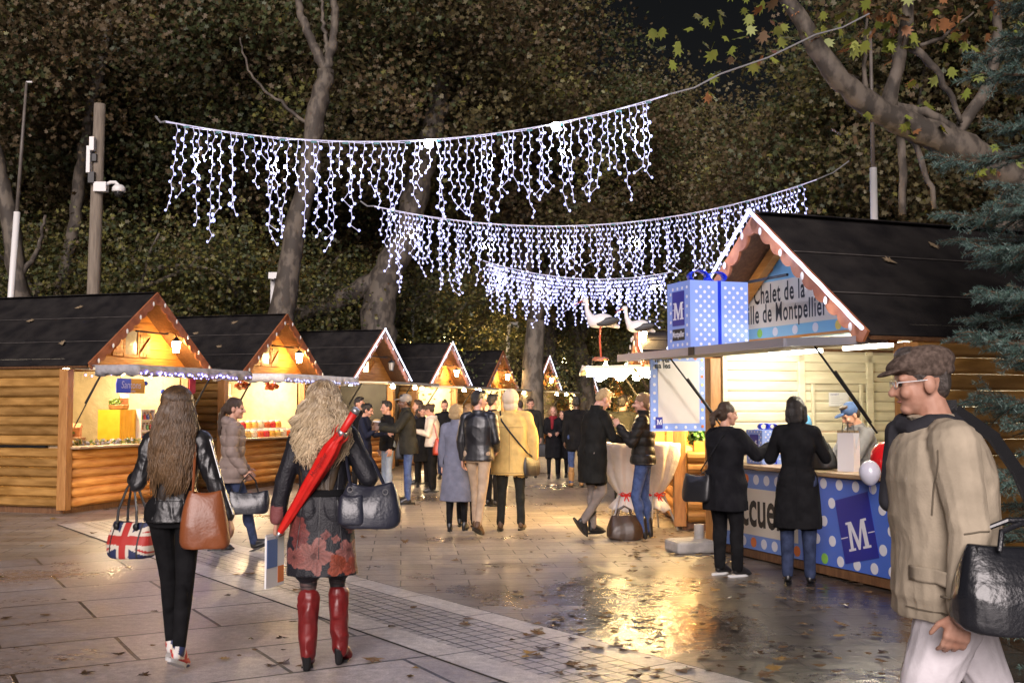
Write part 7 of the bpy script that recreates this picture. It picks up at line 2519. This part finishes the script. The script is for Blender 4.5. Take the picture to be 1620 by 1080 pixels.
low = [(-14.5, 29.5, .2), (-10.8, 27.5, 1.3), (-7.2, 30.0, 2.1), (-4.6, 34.0, 3.3), (-2.2, 38.0, 4.4), (.8, 43.0, 5.5), (3.6, 50.0, 1.9), (6.6, 46.0, .7), (7.0, 36.0, 2.8), (8.0, 28.5, 3.9), (12.0, 27.5, 4.9), (16.0, 24.5, .4)]
names = ['at the far left', 'left of the timber pole', 'right of the timber pole', 'behind the second gable', 'behind the third gable', 'behind the fifth gable', 'at the end of the lane', 'behind the storks', 'beyond the amber chalet', 'left behind the large chalet roof', 'behind the rust brown mast', 'behind the spruce']
for (x, y, rz), nm_ in zip(low, names):
    tree(4, x, y, rz, .82 + .1 * math.sin(x * 7), 'low green leafy tree ' + nm_, 'small tree', 'young_tree', 'low leafy trees behind the chalets')

# trees whose bare trunks show in front of the foliage
def hero_tree(base_px, Y, limbs, label, proto, crown_off, crown_rz, crown_s, bark=None):
    b = at(base_px[0], base_px[1], Y)
    base = A(b[0], Y, 0)
    r = empty('plane_tree', base, 0, label, 'tree', TG_)
    mb = MB()
    for pts, r0, r1 in limbs:
        n = 6 * len(pts)
        Q = smooth_path(np.array([at(x, y, Y + (q[0] if q else 0)) if y is not None else base for x, y, *q in pts]), n) - base
        Q[1:-1] += nrg.normal(size=(n - 2, 3)) * .02
        mb.tube(Q, np.linspace(r0, r1, n) * (1 + .05 * nrg.normal(size=n)), 10)
    mb.build('trunk', bark or m_bark2, r, smooth=True)
    c = bpy.data.objects.new('crown', PROTO[proto][1]); COL.objects.link(c); c.parent = r
    c.location = crown_off; c.rotation_euler = (0, 0, crown_rz); c.scale = (crown_s,) * 3
    return r
def smooth_path(P, n=24):
    P = np.asarray(P, float)
    d = np.concatenate([[0], np.cumsum(np.linalg.norm(np.diff(P, axis=0), axis=1))])
    t = np.linspace(0, d[-1], n)
    Q = np.stack([np.interp(t, d, P[:, i]) for i in range(3)], 1)
    for _ in range(2):
        Q[1:-1] = (Q[:-2] + 2 * Q[1:-1] + Q[2:]) / 4
    return Q
hero_tree((440, 560), 25.5, [([(440, None), (445, 500), (458, 420), (470, 340), (487, 290), (497, 200), (515, 112)], .34, .20), ([(515, 112), (497, 75), (478, 30), (462, -40)], .13, .07), ([(513, 115), (528, 60), (531, 10), (520, -50)], .12, .07), ([(520, 90), (512, 40), (506, -20)], .06, .03), ([(497, 205), (440, 160), (395, 120), (380, 60)], .05, .02)],
          'plane tree with a clear forked trunk rising between the second and third gables', 0, (.3, 4.2, 1.5), .5, 1.05)
hero_tree((598, 600), 30.0, [([(598, None), (600, 545), (598, 480), (612, 430), (640, 385), (668, 270), (690, 180), (702, 90), (716, -20)], .62, .16), ([(600, 445), (560, 462), (520, 485), (470, 500), (420, 520)], .30, .16), ([(683, 205), (735, 140), (780, 86), (830, 60)], .10, .03), ([(640, 300), (600, 200), (590, 80), (600, -30)], .12, .06)],
          'thick leaning plane tree with a low limb sweeping left behind the third chalet', 1, (1.0, 4.5, 2.0), 2.4, 1.1)
hero_tree((862, 620), 42.0, [([(862, None), (862, 560), (863, 515)], .52, .44), ([(863, 520), (845, 485), (820, 460), (800, 400)], .28, .10), ([(863, 518), (885, 492), (905, 478), (930, 420)], .28, .10), ([(755, 520), (758, 470), (770, 400), (775, 330)], .10, .06)],
          'plane tree splitting into a low fork at the end of the lane', 2, (0, 4, 1.5), 1.0, 1.1)
hero_tree((30, 560), 23.5, [([(30, None), (32, 470), (22, 380), (4, 290), (-25, 180)], .26, .16), ([(28, 440), (60, 400), (72, 340)], .07, .03)], 'plane tree with a pale trunk leaning out of the picture at the far left', 3, (-2.0, 4.5, 1.2), 3.0, 1.0)
hero_tree((85, 560), 27.0, [([(85, None), (92, 470), (112, 400), (125, 300), (140, 190), (168, 60), (188, -20)], .20, .12), ([(125, 300), (132, 260), (150, 150)], .06, .04)], 'slender plane tree leaning right, just left of the timber pole', 0, (0, 4.0, 1.5), 4.1, 1.0)

# far-off wood closing the square
rg = np.random.default_rng(55)
n = 26000
ang = rg.uniform(-.62, .62, n)
dist = rg.uniform(62, 74, n)
P = np.stack([np.sin(ang) * dist, np.cos(ang) * dist, rg.uniform(.2, 1, n) ** .9 * (15 + 3.5 * np.sin(ang * 23) + 2 * np.sin(ang * 51))], 1)
V, Q = leaf_quads(P, .75, rg, .3)
o = new_obj('wood', fast_mesh('wood', V, Q, rg.choice(4, n, p=(.4, .35, .2, .05))), L_)
tag(o, kind='stuff')

# hero plane limb on the right, over the large chalet
def px_path(pts):
    return np.array([at(x, y, Y) for x, y, Y in pts])
def smooth_path(P, n=24):
    P = np.asarray(P, float)
    d = np.concatenate([[0], np.cumsum(np.linalg.norm(np.diff(P, axis=0), axis=1))])
    t = np.linspace(0, d[-1], n)
    Q = np.stack([np.interp(t, d, P[:, i]) for i in range(3)], 1)
    for _ in range(2):
        Q[1:-1] = (Q[:-2] + 2 * Q[1:-1] + Q[2:]) / 4
    return Q
bigt = empty('plane_tree', (8.4, 14.6, 0), 0, 'big plane tree with a bare curving limb reaching over the large chalet', 'tree', TG_)
O = A(8.4, 14.6, 0)
mb = MB()
def limb(pts, r0, r1, n=22, seg=12, jit=.012):
    Q = smooth_path(px_path(pts), n) - O
    Q[1:-1] += nrg.normal(size=(n - 2, 3)) * jit
    rad = np.linspace(r0, r1, n) * (1 + .06 * nrg.normal(size=n))
    mb.tube(Q, rad, seg)
    return Q
mb.tube([(0, 0, -.1), (-.1, 0, 1.2), (-.15, -.1, 2.6), (-.4, -.2, 3.9)], [.50, .44, .42, .38], 14)
T0 = tuple(O + A(-.4, -.2, 3.9))
l1 = limb([(1680, 330, 14.3), (1620, 292, 14.2), (1540, 246, 14.0), (1470, 210, 13.9), (1410, 190, 13.8), (1340, 140, 13.6), (1305, 95, 13.5), (1275, 45, 13.4), (1238, -10, 13.3), (1215, -70, 13.3)], .27, .065, 34, 12)
mb.tube([A(-.4, -.2, 3.9), A(-.7, -.3, 4.6), l1[0]], [.38, .36, .34], 14)
limb([(1405, 188, 13.8), (1412, 130, 13.7), (1428, 70, 13.7), (1438, 10, 13.6), (1446, -60, 13.6)], .105, .065, 16)
limb([(1418, 172, 13.8), (1470, 178, 13.8), (1505, 205, 13.85), (1530, 222, 13.9)], .08, .045, 12)
limb([(1370, 160, 13.7), (1366, 80, 13.6), (1372, 30, 13.6)], .04, .015, 12, 7)
limb([(1440, 75, 13.7), (1470, 95, 13.7), (1500, 140, 13.8), (1520, 195, 13.9)], .055, .03, 12, 8)
limb([(1455, 72, 13.7), (1490, 60, 13.7), (1540, 20, 13.7)], .03, .012, 10, 6)
limb([(1500, 225, 14.0), (1560, 150, 14.1), (1582, 60, 14.1), (1570, -20, 14.1)], .09, .055, 14)
limb([(1423, 215, 13.9), (1430, 280, 13.9), (1428, 340, 13.95)], .055, .05, 8, 8)
limb([(1445, 222, 13.9), (1470, 285, 13.9), (1478, 330, 13.95)], .045, .03, 8, 8)
limb([(1640, 330, 14.4), (1600, 350, 14.5), (1575, 380, 14.6)], .20, .12, 8)
o = mb.build('trunk', mat('dark plane bark', (.045, .037, .029), (.13, .108, .085), rough=.8, scale=4.5, stretch=(1.5, 1.5, .8), bump=.5, bscale=9, detail=7, lo=.44, hi=.58), bigt, smooth=True)
# its remaining leaves: lobed plane leaves in loose sprays
def lobed_leaves(P, size, rg, droop=.6):
    a = np.array([90, 68, 52, 30, 14, -14, -40, -90, -140, -166, 166, 150, 128, 112]) * PI / 180
    r = np.array([1.0, .52, .92, .46, .85, .42, .55, .62, .55, .42, .85, .46, .92, .52])
    base = np.stack([r * np.cos(a), r * np.sin(a), .12 * r * np.sin(3 * a)], 1)
    V = []
    for p in P:
        R_ = rotz(rg.uniform(0, 6.3)) @ rotx(PI / 2 * droop + rg.normal() * .5) @ rotz(rg.uniform(2.4, 3.9))
        V.append((base * size * rg.uniform(.6, 1.15)) @ R_.T + p)
    V = np.vstack(V)
    return V, np.arange(len(V)).reshape(-1, 14)
rg = np.random.default_rng(8)
cl = [(1290, 62, 13.4, 10, .25), (1185, 60, 13.4, 16, .4), (1395, 20, 13.6, 26, .3), (1425, 45, 13.5, 18, .22), (1412, 82, 13.5, 6, .12), (1355, 72, 13.5, 6, .15), (1475, 22, 13.5, 7, .2), (1510, 40, 13.5, 9, .25), (1590, 5, 13.5, 8, .25), (1605, 60, 13.5, 5, .18),
      (1330, 215, 13.7, 3, .15), (1432, 205, 13.7, 7, .15), (1370, 182, 13.6, 2, .05), (1560, 255, 13.8, 10, .22), (1600, 255, 13.9, 8, .2), (1130, 95, 13.6, 12, .5), (1220, 30, 13.4, 14, .4), (1105, 20, 13.6, 14, .6), (1540, 75, 13.9, 14, .4), (1470, 130, 14.2, 14, .5), (1340, 20, 13.6, 12, .4)]
P, mi = [], []
for x, y, Y, n_, sp in cl:
    c = at(x, y, Y) - O
    P.append(c + rg.normal(size=(n_, 3)) * sp * .55)
    mi += list(rg.choice(3, n_, p=(.45, .35, .2) if x > 1380 and y < 80 else (.75, .15, .10)))
P = np.vstack(P)
V, Q = lobed_leaves(P, .125, rg)
new_obj('crown', fast_mesh('crown', V, Q, mi), [mat('fresh yellow green leaf', (.16, .20, .03), (.22, .24, .045), rough=.5, scale=2), mat('rust leaf', (.20, .085, .03), (.28, .12, .045), rough=.6, scale=2), mat('dull brown leaf', (.10, .06, .03), (.13, .08, .04), rough=.6, scale=2)], bigt)

# blue spruce at the right edge
sp = empty('spruce', (4.12, 7.35, 0), 0, 'blue green spruce with drooping needled boughs at the right edge', 'tree')
rg = np.random.default_rng(17)
mb = MB(); mb.tube([(0, 0, 0), (0, .02, 3.5), (0, 0, 7.6)], [.12, .08, .015], 10); mb.build('trunk', mat('spruce bark', (.05, .035, .025), (.09, .065, .045), rough=.9, scale=12, bump=.6), sp, smooth=True)
boughs, NV = MB(), []
def needles(p, d, n_, ln, wd):
    "needles all round a twig"
    d = nrm(d)
    u, v = perp(d)
    t = rg.random(n_)
    a = rg.uniform(0, 2 * PI, n_)
    return p, d, u, v, t, a, ln, wd
def add_twig(p0, p1, n_, ln=.032, wd=.0040):
    d = nrm(p1 - p0)
    u, v = perp(d)
    t = rg.random(n_)[:, None]
    a = rg.uniform(0, 2 * PI, n_)[:, None]
    b = p0 + (p1 - p0) * t
    out = np.cos(a) * u + np.sin(a) * v
    out[:, 2] += .35
    nd = out * .85 + d * .62
    nd /= np.linalg.norm(nd, axis=1)[:, None]
    sd = np.cross(nd, rg.normal(size=(n_, 3)))
    sd /= np.linalg.norm(sd, axis=1)[:, None]
    L = ln * rg.uniform(.7, 1.2, n_)[:, None]
    V = np.stack([b - sd * wd * .5, b + sd * wd * .5, b + nd * L + sd * wd * .15, b + nd * L - sd * wd * .15], 1)
    NV.append(V.reshape(-1, 3))
nb = 0
for lev in range(29):
    z = .25 + lev * .245
    rl = 1.42 * max(0, 1 - (z / 7.7)) ** .75 + .12
    for i in range(7):
        a = lev * 1.1 + i * 2 * PI / 7 + rg.normal() * .15
        L = rl * rg.uniform(.68, 1.15) * (.74 if lev < 8 else 1)
        z = .25 + lev * .245 + rg.normal() * .07
        dr = A(math.cos(a), math.sin(a), 0)
        pts = [A(0, 0, z) + dr * L * f + A(0, 0, L * (-.34 * f + .26 * f ** 2.2 + .02 + .03 * math.sin(f * 5 + i))) for f in np.linspace(0, 1, 9)]
        boughs.tube(pts, np.linspace(.020, .005, 9), 5)
        sdv = np.cross(dr, A(0, 0, 1))
        cam_side = (dr @ nrm(A(-1, -.9, 0))) > -.35
        nn = 26 if cam_side else 10
        for f in np.linspace(.18, .98, 11 if cam_side else 5):
            p = A(0, 0, z) + dr * L * f + A(0, 0, L * (-.34 * f + .26 * f ** 2.2 + .02 + .03 * math.sin(f * 5 + i)))
            for s_ in (-1, 1, -.35, .35):
                if abs(s_) < 1 and rg.random() < .45:
                    continue
                tl = (.32 * (1 - f * .65) + .05) * rg.uniform(.75, 1.15) * (L / 1.2) ** .5
                e = p + (dr * .65 + sdv * s_ * .75 + A(0, 0, -.10 + rg.normal() * (.12 if abs(s_) == 1 else .45))) * tl
                boughs.tube([p, (p + e) / 2 + A(0, 0, .01), e], [.006, .004, .003], 4)
                add_twig(p, e, int(nn * 2.8 * tl / .25) + 8)
                if cam_side and tl > .16:
                    for g in (.4, .7):
                        q = p + (e - p) * g
                        e2 = q + (dr * .8 + sdv * s_ * .25 + A(0, 0, -.12)) * tl * .5
                        add_twig(q, e2, int(nn * 1.2) + 4)
        add_twig(pts[4], pts[-1], nn * 3)
boughs.build('bough', mat('spruce twig', (.10, .065, .04), rough=.8), sp)['kind'] = 'stuff'
V = np.vstack(NV)
Q = np.arange(len(V)).reshape(-1, 4)
new_obj('needles', fast_mesh('needles', V, Q, rg.choice(3, len(Q), p=(.5, .3, .2))), [mat('blue green needle', (.085, .155, .125), rough=.55), mat('dark needle', (.05, .095, .085), rough=.55), mat('silver needle', (.20, .29, .265), rough=.5)], sp)['kind'] = 'stuff'

# ------------------------------------------------------------------ fallen leaves
rg = np.random.default_rng(91)
mdl = [mat('dry leaf', (.10, .055, .022), (.16, .09, .035), rough=.6, scale=20), mat('dark wet leaf', (.045, .026, .012), (.07, .04, .018), rough=.35, scale=20), mat('ochre leaf', (.22, .13, .03), (.28, .17, .05), rough=.55, scale=20)]
def flat_leaf(size, seed):
    r_ = np.random.default_rng(seed)
    a = np.array([90, 68, 52, 30, 14, -14, -40, -88, -92, -140, -166, 166, 150, 128, 112]) * PI / 180
    r = np.array([1.0, .50, .92, .44, .85, .40, .52, .95, .95, .52, .40, .85, .44, .92, .50]) * size * r_.uniform(.85, 1.1, 15)
    V = np.stack([r * np.cos(a), r * np.sin(a) * .9, .02 * size + .35 * size * np.abs(r / size) ** 2 * (.4 + .6 * np.sin(a * 2 + seed)) * .5 + .004], 1)
    V[:, 2] = np.maximum(V[:, 2], .004)
    V = np.vstack([V, [[0, 0, .012]]])
    return V, [(i, (i + 1) % 15, 15) for i in range(15)]
LM = []
for s_ in range(4):
    V, Fc = flat_leaf(.085, s_)
    for m_ in mdl:
        me = bpy.data.meshes.new('leaf'); me.from_pydata(V.tolist(), [], Fc); me.materials.append(m_); LM.append(me)
big_leaves = [(575, 851, 0), (545, 905, 0), (735, 990, 0), (850, 1004, 0), (945, 1028, 0), (905, 1054, 0), (1232, 1046, 2), (1210, 1070, 0), (1225, 1060, 2), (395, 910, 0), (470, 936, 0), (640, 858, 0), (1235, 950, 2), (1330, 990, 0), (720, 888, 0), (1000, 906, 1), (820, 940, 1), (1130, 935, 2), (1265, 955, 0), (660, 800, 0), (85, 822, 2), (590, 1047, 0), (450, 1052, 1), (505, 870, 0), (760, 905, 0), (880, 985, 1), (1045, 1010, 1), (1150, 985, 1), (1295, 1035, 0), (1090, 1062, 1)]
on_strip = 'dry brown plane leaf lying on the pale strip of setts'
on_wet = 'plane leaf lying on the wet dark paving before the right counter'
on_left = 'dry plane leaf lying on the paving left of the right counter'
for k_, (x, y, c) in enumerate(big_leaves):
    p = gp(x, y)
    dd_ = (p - P_low) @ STRIP_P
    lab, g = (on_strip, 'leaves on the pale strip') if 0 < dd_ < W_STRIP else ((on_wet, 'leaves on the wet paving') if x > 960 else (on_left, 'leaves on the paving'))
    o = bpy.data.objects.new('fallen_leaf', LM[(k_ % 4) * 3 + c])
    COL.objects.link(o)
    s_ = rg.uniform(.75, 1.15)
    o.location = tuple(p + A(0, 0, .010)); o.rotation_euler = (rg.normal() * .12, rg.normal() * .12, rg.uniform(0, 6)); o.scale = (s_ * 1.1, s_ * .8, s_ * 1.5)
    tag(o, lab, 'leaf', g)
VV, FF, MM, nn = [], [], [], 0
for i in range(400):
    u = rg.random()
    if u < .60:
        p = gp(rg.uniform(830, 1400), rg.uniform(845, 1075))
    elif u < .84:
        p = gp(rg.uniform(1000, 1180), rg.uniform(835, 900))
    else:
        p = gp(rg.uniform(0, 1000), rg.uniform(770, 1075))
    V, Fc = flat_leaf(.075 * rg.uniform(.3, .9), i)
    V = V @ rotz(rg.uniform(0, 6)).T * A(1, 1, rg.uniform(.5, 1.6)) + p + A(0, 0, .009)
    VV.append(V); FF += [tuple(q + nn for q in f) for f in Fc]; MM += [int(rg.choice(3, p=(.4, .5, .1)))] * len(Fc); nn += len(V)
me = bpy.data.meshes.new('leaf_litter'); me.from_pydata(np.vstack(VV).tolist(), [], FF); me.polygons.foreach_set('material_index', np.array(MM, np.int32))
o = new_obj('leaf_litter', me, mdl); tag(o, kind='stuff')
# leaves lying on the dark roofs
roof_leaf = mat('pale roof leaf', (.20, .15, .09), (.28, .21, .13), rough=.6, scale=20)
rm = bpy.data.meshes.new('leaf'); V, Fc = flat_leaf(.085, 7); rm.from_pydata(V.tolist(), [], Fc); rm.materials.append(roof_leaf)
for root, W_, rh, ev, rz_, nm_, spots_ in ((LEFT[0], CH_W, ROOF_H, EAVE_H, row_rz, 'first', ((.35, .4), (.9, 1.5), (.55, 2.2), (1.2, .8))), (LEFT[1], CH_W, ROOF_H, EAVE_H, row_rz, 'second', ((.6, .5), (1.0, 1.3), (1.3, .6))), (big, RW, 3.46, 2.24, R_rz, 'large', ((2.3, .6), (2.6, 1.8), (2.0, 1.4)))):
    for x, y in spots_:
        sl_ = (rh - ev) / (W_ / 2)
        z = rh - sl_ * abs(x - W_ / 2) + .055
        L0 = A(*root.location)
        o = bpy.data.objects.new('fallen_leaf', rm); COL.objects.link(o)
        o.location = tuple(L0 + rotz(rz_) @ A(x, y, z))
        o.rotation_euler = Matrix((rotz(rz_) @ roty(-math.atan(sl_) * (1 if x < W_ / 2 else -1)) @ rotz(rg.uniform(0, 6))).tolist()).to_euler()
        tag(o, 'pale dry leaf lying on the dark roof of the %s chalet' % nm_, 'leaf', 'leaves on the %s chalet roof' % nm_)
